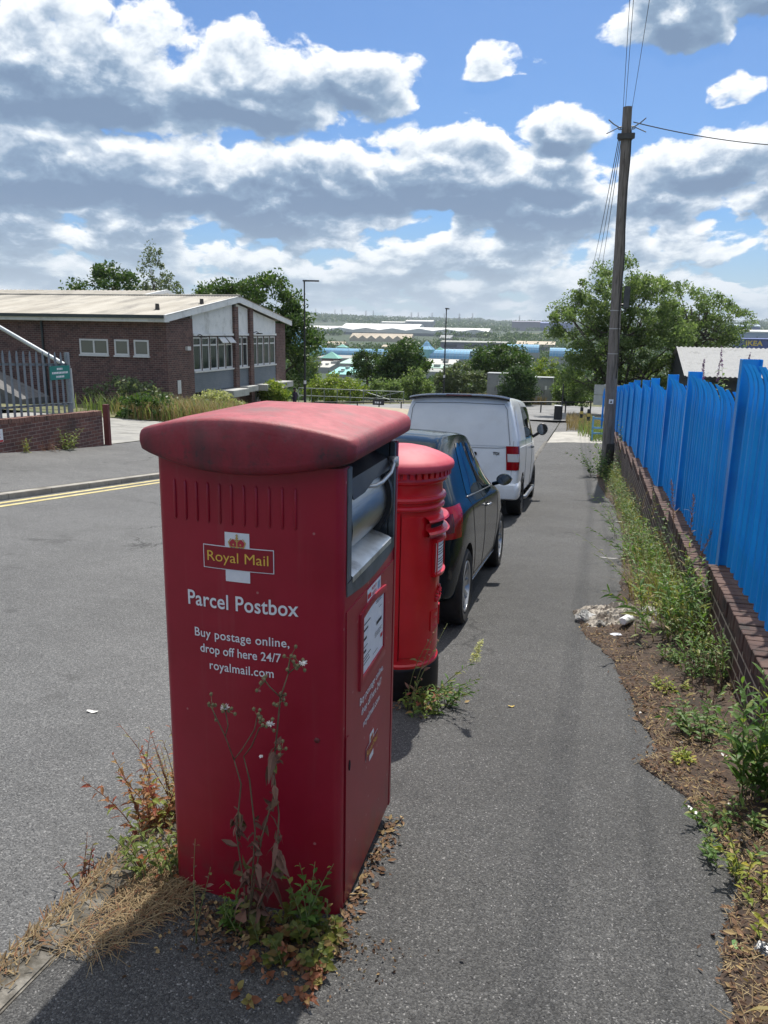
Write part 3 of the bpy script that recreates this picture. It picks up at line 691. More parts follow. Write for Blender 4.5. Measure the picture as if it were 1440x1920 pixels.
def wheel(parent, loc, r, wdt, rimr, sgn, spokes=10, rim_m=None, rim2=None):
    S = Matrix(((0,0,sgn,0),(1,0,0,0),(0,1,0,0),(0,0,0,1)))
    wp = bpy.data.objects.new('wheel', None); COL.objects.link(wp); wp.parent = parent; wp.location = loc; wp.empty_display_size = .05
    mb = MB(); h = wdt/2
    prof = [(rimr, -h), (rimr+.02, -h), (r-.03, -h-.004), (r-.008, -h+.012), (r, -h+.035), (r, h-.035), (r-.008, h-.012), (r-.03, h+.004), (rimr+.02, h), (rimr, h-.008), (rimr-.012, h-.02), (rimr-.015, -h)]
    mb.lathe(prof, 40); mb.v = [tuple(S @ Vector(q)) for q in mb.v]; mb.build('tyre', TYRE, wp, auto=.6)
    mb = MB(); mb.lathe([(rimr-.002, h-.012), (rimr-.006, h-.003), (rimr-.020, h-.006), (rimr-.028, h-.05)], 40)
    for k in range(spokes):
        a = 2*math.pi*k/spokes; w0 = .022 if k % 2 else .034
        M = Matrix.Rotation(a, 4, 'Z'); vs = [(.045,-w0*.6,h-.035),(rimr-.015,-w0*.75,h-.015),(rimr-.015,w0*.75,h-.015),(.045,w0*.6,h-.035)]
        top = [M @ Vector(q) for q in vs]; bot = [M @ Vector((q[0], q[1], q[2]-.03)) for q in vs]
        mb._add(top+bot, [(0,1,2,3),(7,6,5,4),(0,4,5,1),(1,5,6,2),(2,6,7,3),(3,7,4,0)])
    mb.lathe([(.06, h-.05), (.06, h-.03), (.045, h-.022), (0, h-.02)], 20)
    mb.v = [tuple(S @ Vector(q)) for q in mb.v]; mb.build('rim', rim_m or ALLOY, wp, auto=.6)
    mb = MB(); mb.lathe([(rimr-.012, h-.075), (0, h-.075)], 24); mb.v = [tuple(S @ Vector(q)) for q in mb.v]; mb.build('brake_disc', BLACKP, wp)
    return wp
GLASS = glassmat('car_glass', (.008,.011,.012), .02); GLASS.node_tree.nodes['Principled BSDF'].inputs['Specular IOR Level'].default_value = .42
TAIL = mat('tail_light_red', (.32,.002,.008), (.22,.002,.006), scale=12, rough=.12, coat=.15, spec=.3)
TAILW = mat('tail_light_clear', (.62,.60,.60), rough=.15, coat=.5)
# ---- dark hatchback
CARP = mat('car_paint_dark', (.004,.009,.013), (.006,.012,.017), scale=30, rough=.10, coat=0, spec=.5); CARP.node_tree.nodes['Principled BSDF'].inputs['IOR'].default_value = 1.24
cy, cx = 6.95, -1.632
CAR = thing('parked_car', 'dark blue black hatchback parked between the round pillar box and the white van', 'car', (cx, cy, base(cy)-.055), (-math.atan(.104), -R(1.3), 0))
st = [(-1.92,.36,.48,.64,.50,.62,.70,.58,.78,.50,.83,.85),(-1.885,.28,.62,.79,.48,.77,.80,.73,.92,.62,.98,1.0),(-1.72,.22,.70,.845,.50,.825,.88,.775,.99,.61,1.19,1.22),
      (-1.50,.20,.74,.868,.52,.85,.90,.79,.995,.60,1.38,1.42),(-1.2,.19,.76,.872,.55,.855,.90,.795,.985,.605,1.45,1.485),(-.6,.18,.76,.858,.55,.845,.885,.79,.965,.615,1.465,1.505),
      (0,.18,.76,.855,.55,.842,.87,.787,.94,.61,1.45,1.485),(.45,.18,.76,.858,.55,.842,.86,.785,.925,.60,1.35,1.40),(.95,.18,.76,.868,.55,.84,.85,.775,.91,.63,.985,1.0),
      (1.3,.19,.74,.868,.52,.82,.80,.74,.87,.60,.915,.93),(1.65,.22,.66,.81,.50,.74,.70,.66,.78,.50,.805,.82),(1.88,.28,.46,.60,.50,.56,.62,.5,.66,.4,.67,.68)]
wl = [(-1.30,.295,.342,.56),(1.15,.295,.342,.56)]
me, bv = loft_body(st, wl, 3, {4: .45, 5: .75, 6: .55, 2: .4}); body_obj(me, wl, CARP, CAR)
TRIM = mat('window_trim', (.30,.31,.32), rough=.25, metal=.8)
for s in (1, -1):
    dv = (-s, 0, 0)
    g1 = proj(bv, [(s,-1.06,.985),(s,-.29,.958),(s,-.31,1.375),(s,-.80,1.385)], dv, 'rear_side_window', GLASS, CAR)
    g2 = proj(bv, [(s,-.23,.955),(s,.80,.925),(s,.36,1.30),(s,-.25,1.375)], dv, 'front_side_window', GLASS, CAR)
    proj_line(bv, [(s,-1.10,.972),(s,-.3,.945),(s,.82,.912)], dv, 'window_trim', TRIM, CAR, .006, .003)
    proj_line(bv, [(s,-.26,.95),(s,-.24,.80),(s,-.22,.55),(s,-.25,.30)], dv, 'door_seam', DARK, CAR, .0028)
    proj_line(bv, [(s,-1.06,.97),(s,-1.02,.80),(s,-.93,.62),(s,-.86,.45),(s,-.82,.30),(s,-.25,.285),(s,.62,.30),(s,.74,.55),(s,.78,.90)], dv, 'door_seam', DARK, CAR, .0028)
    proj_line(bv, [(s,-.86,.245),(s,.72,.245)], dv, 'sill_strip', TRIM, CAR, .007, .002)
    mb = MB(); mb.tube([(s*.842,-.17,.81),(s*.872,-.155,.815),(s*.874,-.03,.815),(s*.842,-.015,.81)], .010, 8); mb.build('door_handle', ALLOY, CAR, smooth=True)
    tl = proj(bv, [(s*.60,-1.86,.74),(s*.855,-1.62,.73),(s*.84,-1.54,.965),(s*.62,-1.82,.955)], (-s*.72,.7,0), 'tail_light', TAIL, CAR, 18, 10, .006)
    for q, (k0, k1) in enumerate(((.16,.26),(.36,.62))):
        pa, pb = [(lerp(s*.61, s*.85, k_), lerp(-1.86, -1.61, k_)) for k_ in (k0, k1)]
        proj(bv, [(*pa,.78),(*pb,.78),(*pb,.91),(*pa,.91)], (-s*.72,.7,0), 'light_element', TAILW if q == 0 and s > 0 else mat('tail_light_dark', (.10,.002,.005), rough=.1, coat=.2), tl, 8, 6, .0085)
    mb = MB(); mb.grid([[((.90+.075*math.cos(a))*s+s*.02, .66+y, .985+.058*math.sin(a)*k) for a in [2*math.pi*i/20 for i in range(20)]] for y, k in ((-.055,.05),(-.055,.9),(-.045,1.),(0,1.0),(.05,.8),(.09,.4))], True)
    mb.tube([(s*.80,.70,.93),(s*.88,.67,.955)], .02, 8)
    mr = mb.build('mirror', CARP, CAR, auto=.7)
    mb = MB(); mb.prism([((.92*s+.066*math.cos(2*math.pi*i/24)), .985+.05*math.sin(2*math.pi*i/24)) for i in range(24)], .6, .601, Matrix(((1,0,0,0),(0,0,1,0),(0,1,0,0),(0,0,0,1)))); mb.build('mirror_glass', mat('mirror_glass', (.16,.17,.18), rough=.03, metal=1), mr)
    for ya in (-1.30, 1.15): wheel(CAR, (s*.765, ya, .295), .298, .185, .205, s, 10, ALLOY)
proj(bv, [(-.52,-3,1.02),(.52,-3,1.02),(.43,-3,1.36),(-.43,-3,1.36)], (0,1,0), 'rear_window', GLASS, CAR)
proj(bv, [(-.60,3,1.02),(.60,3,1.02),(.52,3,1.36),(-.52,3,1.36)], (0,-1,0), 'windscreen', GLASS, CAR)
proj_line(bv, [(-.60,-3,.44),(0,-3,.43),(.60,-3,.44)], (0,1,0), 'bumper_seam', DARK, CAR, .003)
proj(bv, [(-.26,-3,.70),(.26,-3,.70),(.26,-3,.81),(-.26,-3,.81)], (0,1,0), 'number_plate', mat('plate_yellow', (.62,.45,.05), rough=.4), CAR, 4, 3, .01)
mb = MB(); mb.tube([(0,-1.1,1.48),(0,-1.2,1.60)], [.008,.004], 6); mb.build('aerial', BLACKP, CAR)
# ---- white van
VANP = mat('van_white', (.80,.82,.84), (.84,.86,.88), scale=4, rough=.28, coat=.6, c3=(.74,.75,.76), s3=1.2)
vy, vx = 14.15, -1.85
_ang = math.atan((base(12.7)-base(15.7))/3.0)
VAN = thing('parked_van', 'white panel van with dark roof spoiler parked in front of the dark hatchback', 'van', (vx, vy, (base(12.7)+base(15.7))/2-.05), (-_ang, -R(.9), 0))
st = [(-2.447,.44,.70,.86,.62,.885,1.0,.86,1.26,.735,1.82,1.85),(-2.43,.36,.80,.925,.62,.93,1.0,.905,1.27,.77,1.87,1.92),(-2.30,.33,.84,.948,.65,.952,1.0,.925,1.27,.785,1.89,1.95),(-1.9,.30,.86,.952,.70,.952,1.02,.93,1.27,.79,1.90,1.965),
      (-1.0,.28,.86,.952,.70,.952,1.02,.93,1.27,.79,1.905,1.97),(0,.27,.86,.952,.70,.952,1.02,.93,1.27,.79,1.905,1.97),(.8,.27,.86,.952,.70,.952,1.02,.93,1.27,.78,1.89,1.95),(1.15,.27,.86,.952,.70,.952,1.02,.92,1.26,.76,1.80,1.85),
      (1.75,.28,.86,.95,.68,.93,1.0,.88,1.13,.72,1.22,1.25),(2.1,.30,.80,.92,.65,.87,.88,.78,1.0,.62,1.05,1.07),(2.36,.34,.66,.80,.60,.74,.76,.66,.85,.52,.89,.90),(2.44,.42,.5,.62,.60,.58,.70,.52,.76,.4,.79,.80)]
wl = [(-1.455,.33,.385,.60),(1.545,.33,.385,.60)]
me, bv = loft_body(st, wl, 3, {4: .3, 5: .5, 6: .35, 2: .4}); body_obj(me, wl, VANP, VAN)
rw = proj(bv, [(-.80,-4,1.17),(.80,-4,1.17),(.70,-4,1.79),(-.70,-4,1.79)], (0,1,0), 'blanked_rear_window', VANP, VAN, 16, 10, .007)
proj_line(bv, [(-.77,-4,1.15),(-.60,-4,1.135),(0,-4,1.13),(.60,-4,1.135),(.77,-4,1.15),(.805,-4,1.20),(.74,-4,1.72),(.69,-4,1.80),(0,-4,1.815),(-.69,-4,1.80),(-.74,-4,1.72),(-.805,-4,1.20),(-.77,-4,1.15)], (0,1,0), 'window_seam', mat('seam_grey', (.32,.33,.34), rough=.6), VAN, .006, .001)
proj_line(bv, [(-.83,-4,.56),(.83,-4,.56)], (0,1,0), 'tailgate_seam', DARK, VAN, .004)
proj_line(bv, [(.84,-4,.58),(.845,-4,.95),(.86,-4,1.25)], (0,1,0), 'tailgate_seam', mat('seam_grey', (.3,.3,.3)), VAN, .0035)
# bumper, spoiler, lights
mb = MB(); rows = []
for z, o in ((.34,-.01),(.36,.03),(.48,.055),(.57,.05),(.60,.0)):
    rows.append([(x*(1+o*.35), y-o, z) for x, y in [(-.945,-1.90),(-.945,-2.25),(-.93,-2.36),(-.87,-2.43),(-.70,-2.455),(0,-2.465),(.70,-2.455),(.87,-2.43),(.93,-2.36),(.945,-2.25),(.945,-1.90)]])
mb.grid(rows); mb.build('rear_bumper', VANP, VAN, auto=.7)
mb = MB(); mb.grid([[(x, y-.05-dy, z+dz-.05*(abs(x)/.78)**4) for x, y, z in [(lerp(-.78,.78,i/16), -2.40, 1.905) for i in range(17)]] for dy, dz in ((-.16,.045),(.0,.05),(.085,.025),(.095,.012),(.08,-.005),(-.02,-.02))]); SP = mb.build('roof_spoiler', GLOSSB, VAN, auto=.6)
mb = MB(); mb.box((-.20,-2.553,1.916),(.20,-2.535,1.938)); mb.build('brake_light', mat('tail_light_dark', (.25,.004,.012)), SP, bevel=.003)
for s in (1, -1):
    tl = proj(bv, [(s*.765,-2.44,.80),(s*.945,-2.32,.80),(s*.94,-2.32,1.17),(s*.745,-2.44,1.17)], (-s*.62,.78,0), 'tail_light', TAIL, VAN, 14, 10, .010)
    proj(bv, [(s*.78,-2.44,.93),(s*.93,-2.34,.93),(s*.93,-2.34,1.05),(s*.77,-2.44,1.05)], (-s*.62,.78,0), 'light_element', TAILW, tl, 8, 4, .0125)
    dv = (-s,0,0)
    proj(bv, [(s,-2.28,1.24),(s,-1.02,1.24),(s,-1.04,1.78),(s,-2.16,1.78)], dv, 'blanked_side_window', VANP, VAN, 14, 8, .004)
    proj(bv, [(s,-.92,1.24),(s,.44,1.24),(s,.42,1.79),(s,-.90,1.79)], dv, 'side_window', GLASS, VAN)
    proj(bv, [(s,.56,1.22),(s,1.62,1.20),(s,1.08,1.74),(s,.56,1.78)], dv, 'front_side_window', GLASS, VAN)
    proj_line(bv, [(s,-2.35,1.14),(s,1.6,1.12)], dv, 'side_crease', VANP, VAN, .008)
    for y in (-.98, .50): proj_line(bv, [(s,y,1.85),(s,y,1.2),(s,y,.36)], dv, 'door_seam', DARK, VAN, .004)
    mb = MB(); mb.tube([(s*.95,.30,1.05),(s*.985,.31,1.055),(s*.985,.44,1.055),(s*.95,.45,1.05)], .014, 8); mb.build('door_handle', GLOSSB, VAN, smooth=True)
    mb = MB(); mb.tube([(s*.80,-1.02,.25),(s*.965,-.98,.25),(s*.97,-.85,.25),(s*.97,.95,.25),(s*.965,1.08,.25),(s*.80,1.12,.25)], .034, 10); mb.build('side_step', ALLOY, VAN, smooth=True)
    mb = MB(); mb.grid([[((1.08+.105*math.cos(a))*s, 1.42+y, 1.37+.12*math.sin(a)*k) for a in [2*math.pi*i/24 for i in range(24)]] for y, k in ((-.07,.05),(-.07,.92),(-.055,1.),(.03,.95),(.09,.6))], True); mb.tube([(s*.86,1.46,1.19),(s*1.02,1.44,1.30)], .03, 8)
    mr = mb.build('mirror', BLACKP, VAN, auto=.7)
    mb = MB(); mb.prism([(1.08*s+.09*math.cos(2*math.pi*i/24), 1.37+.10*math.sin(2*math.pi*i/24)) for i in range(24)], 1.344, 1.345, Matrix(((1,0,0,0),(0,0,1,0),(0,1,0,0),(0,0,0,1)))); mb.build('mirror_glass', mat('mirror_glass', (.16,.17,.18)), mr)
    for ya in (-1.455, 1.545): wheel(VAN, (s*.84, ya, .33), .335, .225, .24, s, 10, mat('alloy_dark', (.06,.062,.065), rough=.35, metal=.8))
proj(bv, [(-.78,3,1.26),(.78,3,1.26),(.68,3,1.78),(-.68,3,1.78)], (0,-1,0), 'windscreen', GLASS, VAN)
mb = MB(); mb.box((-.30,-2.472,1.005),(.30,-2.44,1.065)); mb.build('handle_strip', GLOSSB, VAN, bevel=.01)
mb = MB(); mb.box((-.26,-2.462,.86),(.26,-2.447,.975)); mb.build('number_plate', mat('plate_yellow', (.62,.45,.05)), VAN, bevel=.003)
vs, fs = text_mb('TDI', .062, .002, .002); mb = MB(); mb._add([(v[0]+.60, -2.452-v[2], v[1]+1.03) for v in vs], fs); mb.build('badge', mat('badge_grey', (.10,.10,.10), rough=.3, metal=.6), VAN)

# ================================================================ blue fence on a stepped brick wall
BLUE = mat('fence_blue', (.008,.34,.90), (.014,.40,.95), scale=2.5, rough=.36, spec=.5, bump=.05, bscale=60, c3=(.010,.27,.78), s3=1.1)
t = BLUE.node_tree; p_ = t.nodes['Principled BSDF']; src = N(t, p_.inputs['Base Color'].links[0].from_socket)
oi = t.nodes.new('ShaderNodeObjectInfo'); tc_ = t.nodes.new('ShaderNodeTexCoord'); v_ = N(t, tc_.outputs['Object']); x_, y_, z_ = sep(t, v_)
src = mix(t, N(t, oi.outputs['Random']), src, mix(t, 1., src, (.74,.78,.82), 'MULTIPLY'))        # random tone per object, painting in the light and shade between pales
src = mix(t, tnoise(t, xyz(t, x_*30, y_*30, z_*1.6), 1.0, 5, .65).smooth(.55, .75)*.35, src, (.05,.36,.72))
src = mix(t, tnoise(t, v_, 9, 6, .7).smooth(.66, .74)*.8, src, (.09,.055,.04))                    # rust and chips
t.links.new(src.s, p_.inputs['Base Color'])
BRK = brickmat('dark_wall_brick', (.090,.044,.038), (.048,.028,.028), (.42,.36,.29), axis='y', bw=.225, bh=.075, msize=.015, dirt=(.03,.026,.024))
COPE = mat('coping_brick', (.075,.042,.036), (.125,.075,.06), scale=4, rough=.9, bump=.4, bscale=50, c3=(.035,.03,.027), s3=7)
PY_ = [-2.4, .3, 3.0, 5.77, 8.54, 10.6, 13.25, 15.2, 17.85, 20.05, 22.75, 25.3, 28.0]
TOPZ = [1.90, 1.66, 1.43, 1.22, 1.09, .90, .76, .61, .43, .22, .03, -.17]       # top of the panel that starts at post i
FN = thing('blue_palisade_fence', 'bright blue steel palisade fence with hooked tips standing on the stepped brick wall', 'fence', (1.06, 0, 0))
WL = thing('brick_wall', 'low dark brick wall stepping downhill under the bright blue fence', 'wall', (1.06, 0, 0))
FH = 1.40
def pale_mesh():
    prof = [(-.031,.010),(-.026,-.020),(-.014,-.024),(0,-.002),(.014,-.024),(.026,-.020),(.031,.010)]
    rows = []
    for z, bx, k in ((0,0,1),(FH-.20,0,1),(FH-.15,-.004,.90),(FH-.10,-.016,.60),(FH-.05,-.038,.34),(FH,-.070,.06)):
        rows.append([(x*(.6+.4*k)+bx, y*k, z) for y, x in prof])
    return rows
pm = MB(); pm.grid(pale_mesh()); _pale0 = pm.build('pale', BLUE, None); PALE = _pale0.data; bpy.data.objects.remove(_pale0)
for p in PALE.polygons: p.use_smooth = False
nsep = 0
for i in range(len(TOPZ)):
    y0, y1, top = PY_[i], PY_[i+1], TOPZ[i]; bot = top-FH
    mb = MB()
    for z in (bot+.22, top-.30): mb.box((.035, y0+.05-0, z-.022), (.043, y1-.05, z+.022)); mb.box((.043, y0+.05, z-.022), (.078, y1-.05, z-.014))
    pn = mb.build('fence_panel', BLUE, FN)
    n = int(round((y1-y0-.10)/.158)); ys = [y0+.05+(y1-y0-.10)*(k+.5)/n for k in range(n)]
    if 2 <= i <= 7 and nsep+n <= 100:
        nsep += n
        for k, y in enumerate(ys):
            o = bpy.data.objects.new('pale', PALE); COL.objects.link(o); o.parent = pn; o.location = (.012+rng.uniform(-.003,.003), y+rng.uniform(-.006,.006), bot+rng.uniform(-.012,.006)); o.rotation_euler = (R(rng.uniform(-.7,.7)), R(rng.uniform(-.5,.5)), R(rng.uniform(-7,7)))
    else:
        mb = MB(); rows = pale_mesh()
        for y in ys: mb.grid([[(q[0]+.012, q[1]+y, q[2]+bot) for q in r_] for r_ in rows])
        tag(mb.build('pale_row', BLUE, pn), kind='stuff')
    mb = MB(); mb.box((-.055, y1-.05, bot-.12), (-.046, y1+.05, top+.02)); mb.box((-.046, y1-.004, bot-.12), (.065, y1+.004, top+.02)); mb.box((.065, y1-.05, bot-.12), (.074, y1+.05, top+.02))
    mb.build('post', BLUE, FN, bevel=.002)
    # the wall under this panel
    wt = bot-.035; g0 = base((y0+y1)/2)
    mb = MB(); mb.box((-.105, y0+.001, min(base(y0), base(y1))-.4), (.105, y1-.001, wt-.103)); mb.build('brickwork', BRK, WL)
    mb = MB(); y = y0+.004
    while y < y1-.03:
        e = min(y+.068, y1-.004); j = rng.uniform(-.005, .005); mb.box((-.112+j, y, wt-.103), (.112+j, e, wt+rng.uniform(-.004, .004))); y += .0765
    mb.build('coping', COPE, WL, bevel=.004, seg=1)
mb = MB()                                           # short return at the far end
for k in range(5): mb.grid([[(.0-.45+k*.13+q[1], 27.9+q[0], q[2]-1.62+.02) for q in r_] for r_ in pale_mesh()])
mb.box((-.5, 27.93, -.55), (.1, 27.938, -.51)); mb.box((-.5, 27.93, -1.35), (.1, 27.938, -1.31)); mb.build('return_panel', BLUE, FN)

# ---------------------------------------------------------------- earth and litter along the wall
EARTH = mat('verge_earth', (.042,.027,.02), (.092,.062,.044), scale=22, rough=.97, bump=.9, bscale=90, c3=(.035,.027,.02), s3=4, th3=(.45,.65))
_edge = [(-2,.45),(1.0,.50),(1.9,.49),(2.13,.50),(2.43,.60),(2.7,.66),(3.16,.55),(3.40,.42),(3.47,.37),(3.6,.46),(4.15,.40),(5.0,.31),(5.6,.12),(5.9,.10),(6.4,.36),(7.4,.46),(9,.56),(11,.64),(14.5,.66),(18,.45),(20,.42),(22,.6),(28,.75)]
def edge(y): return float(np.interp(y, [e[0] for e in _edge], [e[1] for e in _edge]))+.035*mnoise.noise((0, y*3.1, 2.2))+.025*mnoise.noise((0, y*9, 7.2))
rows = []
y = -1.5
while y < 28:
    e = edge(y); xs = [e, e+.02, e+.06]+[lerp(e+.1, .955, k/6) for k in range(7)]
    rows.append([(x, y, base(y)+(.003 if k == 0 else .008+.012*(mnoise.noise((x*7, y*7, 0))+.6)+.05*clamp((x-e)/.5, 0, 1)**2)) for k, x in enumerate(xs)]); y += .05 if y < 8 else .15
tag(MB().grid(rows).build('earth_verge', EARTH, smooth=True), kind='structure')
def vz(x, y):
    e = edge(y); return base(y)+(.008+.05*clamp((x-e)/.5, 0, 1)**2 if x > e else 0)
def leaf_verts(p, d_, n_, L, w, droop=0., fold=.25):
    """three-segment folded leaf: returns 4 rows x 3 points"""
    s_ = d_.cross(n_).normalized(); rows = []
    for u, ww in ((0, .12), (.35, 1.), (.7, .72), (1, .04)):
        c = p+d_*(L*u)-Vector((0,0,1))*(droop*L*u*u*(min(1, .06/L) if abs(droop) > 2 else 1)*(.12 if abs(droop) > 2 else 1)); hw = w*.5*ww
        rows.append((c-s_*hw+n_*hw*fold, c, c+s_*hw+n_*hw*fold))
    return rows
def rdir(rg, up=0.):
    a = rg.uniform(0, 2*math.pi); z = rg.uniform(-1, 1)*.5+up; h = math.sqrt(max(.05, 1-min(1, z*z))); return Vector((h*math.cos(a), h*math.sin(a), z)).normalized()
LITTER = leafmat('leaf_litter', (.06,.032,.02), (.20,.115,.065), (.36,.26,.12), trans=.1, rough=.8)
STRAWM = leafmat('dry_straw', (.20,.14,.07), (.40,.31,.17), None, trans=.2, rough=.8)
mb = MB(); rg = random.Random(11)
for k in range(8200):
    y = rg.choice((rg.uniform(.9, 6.5), rg.uniform(.9, 4.5), rg.uniform(4, 20))); e = edge(y); x = e+abs(rg.gauss(0, .22))-.008+rg.uniform(-.01, .01)*(rg.random() < .12)*9
    if x > .945: x = rg.uniform(e, .94)
    L = rg.uniform(.006, .024)*(1 if rg.random() < .85 else 1.7); d_ = rdir(rg, rg.uniform(-.1, .25)); n_ = Vector((rg.gauss(0, .4), rg.gauss(0, .4), 1)).normalized()
    mb.grid(leaf_verts(Vector((x, y, vz(x, y)+rg.uniform(.006, .022))), d_, n_, L, L*rg.uniform(.3, .55), rg.uniform(-.2, .3)))
tag(mb.build('leaf_litter', LITTER), label='fallen brown and yellow leaves over the earth strip by the wall', kind='stuff')
mb = MB()
for k in range(2600):
    y = rg.choice((rg.uniform(.9, 6), rg.uniform(.9, 4))); e = edge(y); x = clamp(e+abs(rg.gauss(.03, .16)), e-.04, .94); a = rg.uniform(0, 6.3); L = rg.uniform(.012, .045)*(1 if rg.random() < .94 else 2)
    z = vz(x, y)+rg.uniform(.004, .016); p = Vector((x, y, z)); q = p+Vector((math.cos(a)*L, math.sin(a)*L, rg.uniform(-.005, .012))); s_ = Vector((-math.sin(a), math.cos(a), 0))*.0011
    mb.quad(p-s_, p+s_, q+s_, q-s_)
tag(mb.build('dry_straw', STRAWM), label='dry straw and twigs scattered along the earth strip', kind='stuff')

# ---------------------------------------------------------------- plants
GREEN = leafmat('herb_green', (.065,.135,.03), (.13,.22,.05), (.26,.27,.07))
DGREEN = leafmat('herb_dark_green', (.035,.085,.02), (.08,.15,.035), (.16,.19,.05))
YGREEN = leafmat('herb_yellow_green', (.17,.22,.03), (.30,.32,.05), (.42,.36,.06))
DEADL = leafmat('dead_leaves', (.12,.055,.042), (.26,.15,.11), (.17,.17,.06), trans=.2, rough=.8)
REDL = leafmat('red_leaves', (.26,.05,.035), (.32,.20,.07), (.22,.27,.05))
STEMG = mat('stem_green', (.13,.17,.05), (.20,.22,.08), scale=30, rough=.7)
STEMB = mat('stem_brown', (.10,.06,.035), (.19,.13,.075), scale=30, rough=.8)
STEMR = mat('stem_red', (.20,.06,.04), (.26,.13,.06), scale=30, rough=.7)
FLUFF = mat('seed_fluff', (.70,.66,.60), (.82,.80,.76), scale=90, rough=.95)
def stem_path(rg, p, h, lean, wob=.06, n=7):
    out = []; ph = rg.uniform(0, 6.3)
    for i in range(n+1):
        u = i/n; out.append(Vector(p)+Vector((lean[0]*u**1.5*h+wob*h*.3*math.sin(ph+u*4), lean[1]*u**1.5*h+wob*h*.3*math.cos(ph*1.7+u*3.3), h*u*(1-.15*u*(abs(lean[0])+abs(lean[1]))))))
    return out
def along(P, u):
    k = clamp(u, 0, .9999)*(len(P)-1); i = int(k); return P[i].lerp(P[i+1], k-i), (P[i+1]-P[i]).normalized()
def herb(name, label, cat, loc, h=.5, n=5, spread=.12, L=(.05,.09), w=.2, per=16, lm=None, sm=None, seed=1, lean=(0,0), u0=.12, droop=.5, r=.0028, up=.35, group=None, hv=(.62,1.05), jit=.5, th=1.0, ld=.18, ow=1.2):
    """leafy stems from one root: one mesh of stems, one of leaves"""
    rg = random.Random(seed); t_ = thing(name, label, cat, loc, (0,0,0), group); sb, lb = MB(), MB(); tips = []
    for k in range(n):
        a = rg.uniform(0, 6.3); q = spread*math.sqrt(rg.random()); hh = h*rg.uniform(*hv)
        P = stem_path(rg, (q*math.cos(a), q*math.sin(a), -.01), hh, (lean[0]+rg.gauss(0, ld)+q*math.cos(a)*ow, lean[1]+rg.gauss(0, ld)+q*math.sin(a)*ow))
        sb.tube(P, [r*(1-.7*i/7) for i in range(8)], 5); tips.append((P, hh))
        for j in range(per):
            u = lerp(u0, 1., (j+rg.random()*jit)/per); c, ax = along(P, u); aa = j*2.4+rg.uniform(-.4, .4)
            o_ = Vector((math.cos(aa), math.sin(aa), 0)); d_ = (o_*(1-up)+ax*(up+rg.uniform(0, .3))).normalized(); l_ = rg.uniform(*L)*(1.05-.55*u**2)*th
            n_ = (ax-d_*ax.dot(d_)); n_ = n_.normalized() if n_.length > .05 else Vector((0,0,1))
            lb.grid(leaf_verts(c, d_, n_, l_, l_*w*rg.uniform(.8, 1.2), droop*rg.uniform(.4, 1.2)))
    sb.build('stem', sm or STEMG, t_, smooth=True); lb.build('leaves', lm or GREEN, t_); t_['_'] = 0; del t_['_']
    return t_, tips, rg
def grass(name, label, cat, loc, h=.35, n=60, spread=.15, lm=None, seed=1, w=.006, bend=.6, group=None):
    rg = random.Random(seed); t_ = MB()
    for k in range(n):
        a = rg.uniform(0, 6.3); q = spread*math.sqrt(rg.random()); p = Vector((q*math.cos(a), q*math.sin(a), -.01)); a2 = a+rg.gauss(0, .8); hh = h*rg.uniform(.5, 1.1); b = bend*rg.uniform(.2, 1.2); rows = []
        s_ = Vector((-math.sin(a2), math.cos(a2), 0))
        for i in range(5):
            u = i/4; c = p+Vector((math.cos(a2)*b*hh*u*u, math.sin(a2)*b*hh*u*u, hh*(u-.25*b*u*u))); ww = w*(1-u*.9)*.5; rows.append((c-s_*ww, c+s_*ww))
        t_.grid(rows)
    o = t_.build(name, lm or GREEN, None, loc=loc); return tag(o, label, cat, group)
def panicle(t_, tips, rg, m, name='seed_head', L=.12, n=22, s=.008):
    mb = MB()
    for P, hh in tips:
        for k in range(n):
            u = 1-rg.random()*L/hh; c, ax = along(P, u); d_ = (rdir(rg, .4)+ax*.6).normalized(); l_ = s*rg.uniform(.7, 1.8)*3
            mb.grid(leaf_verts(c, d_, d_.orthogonal().normalized(), l_, s*.6))
    return mb.build(name, m, t_)
V = lambda x, y: (x, y, vz(x, y)-.005)
# nearest plants by the wall
herb('willowherb', 'upright bright green herb against the wall, nearest the viewer of the tall ones', 'plant', V(.82, 3.25), .62, 9, .10, (.10,.16), .2, 24, GREEN, seed=21, up=.5)
herb('ground_weed', 'low pale green weed with yellowing leaves at the foot of the wall nearest the viewer', 'plant', V(.76, 2.45), .17, 16, .22, (.03,.065), .35, 9, YGREEN, seed=22, lean=(-.25,0), droop=.4)
herb('ground_weed', 'sprawling low green weed beside the white litter strips', 'plant', V(.68, 2.98), .15, 12, .13, (.03,.06), .35, 9, GREEN, seed=23, lean=(-.5,-.1))
herb('dead_dock', 'thicket of brown dead stems against the brick wall', 'plant', V(.85, 4.4), .46, 18, .16, (.012,.025), .3, 12, DEADL, STEMB, seed=24, r=.0022, lean=(-.15,0), up=.6)
herb('dead_dock', 'smaller tangle of dry grey brown stems beside the dead thicket, nearer the rubbish', 'plant', V(.84, 5.05), .42, 20, .18, (.012,.03), .25, 14, leafmat('grey_dry_leaves', (.13,.11,.06), (.22,.20,.11), (.16,.19,.06), trans=.2), STEMB, seed=124, r=.002, lean=(-.15,0), up=.6)
herb('willowherb', 'slender green herbs between the two tangles of dead stems by the wall', 'plant', V(.80, 4.75), .46, 10, .16, (.07,.12), .17, 20, GREEN, seed=125, lean=(-.1,0), up=.45)
herb('ground_weed', 'leafy green weed leaning out in front of the brown dead stems', 'plant', V(.72, 3.85), .26, 12, .12, (.05,.085), .3, 10, GREEN, seed=25, lean=(-.3,-.2))
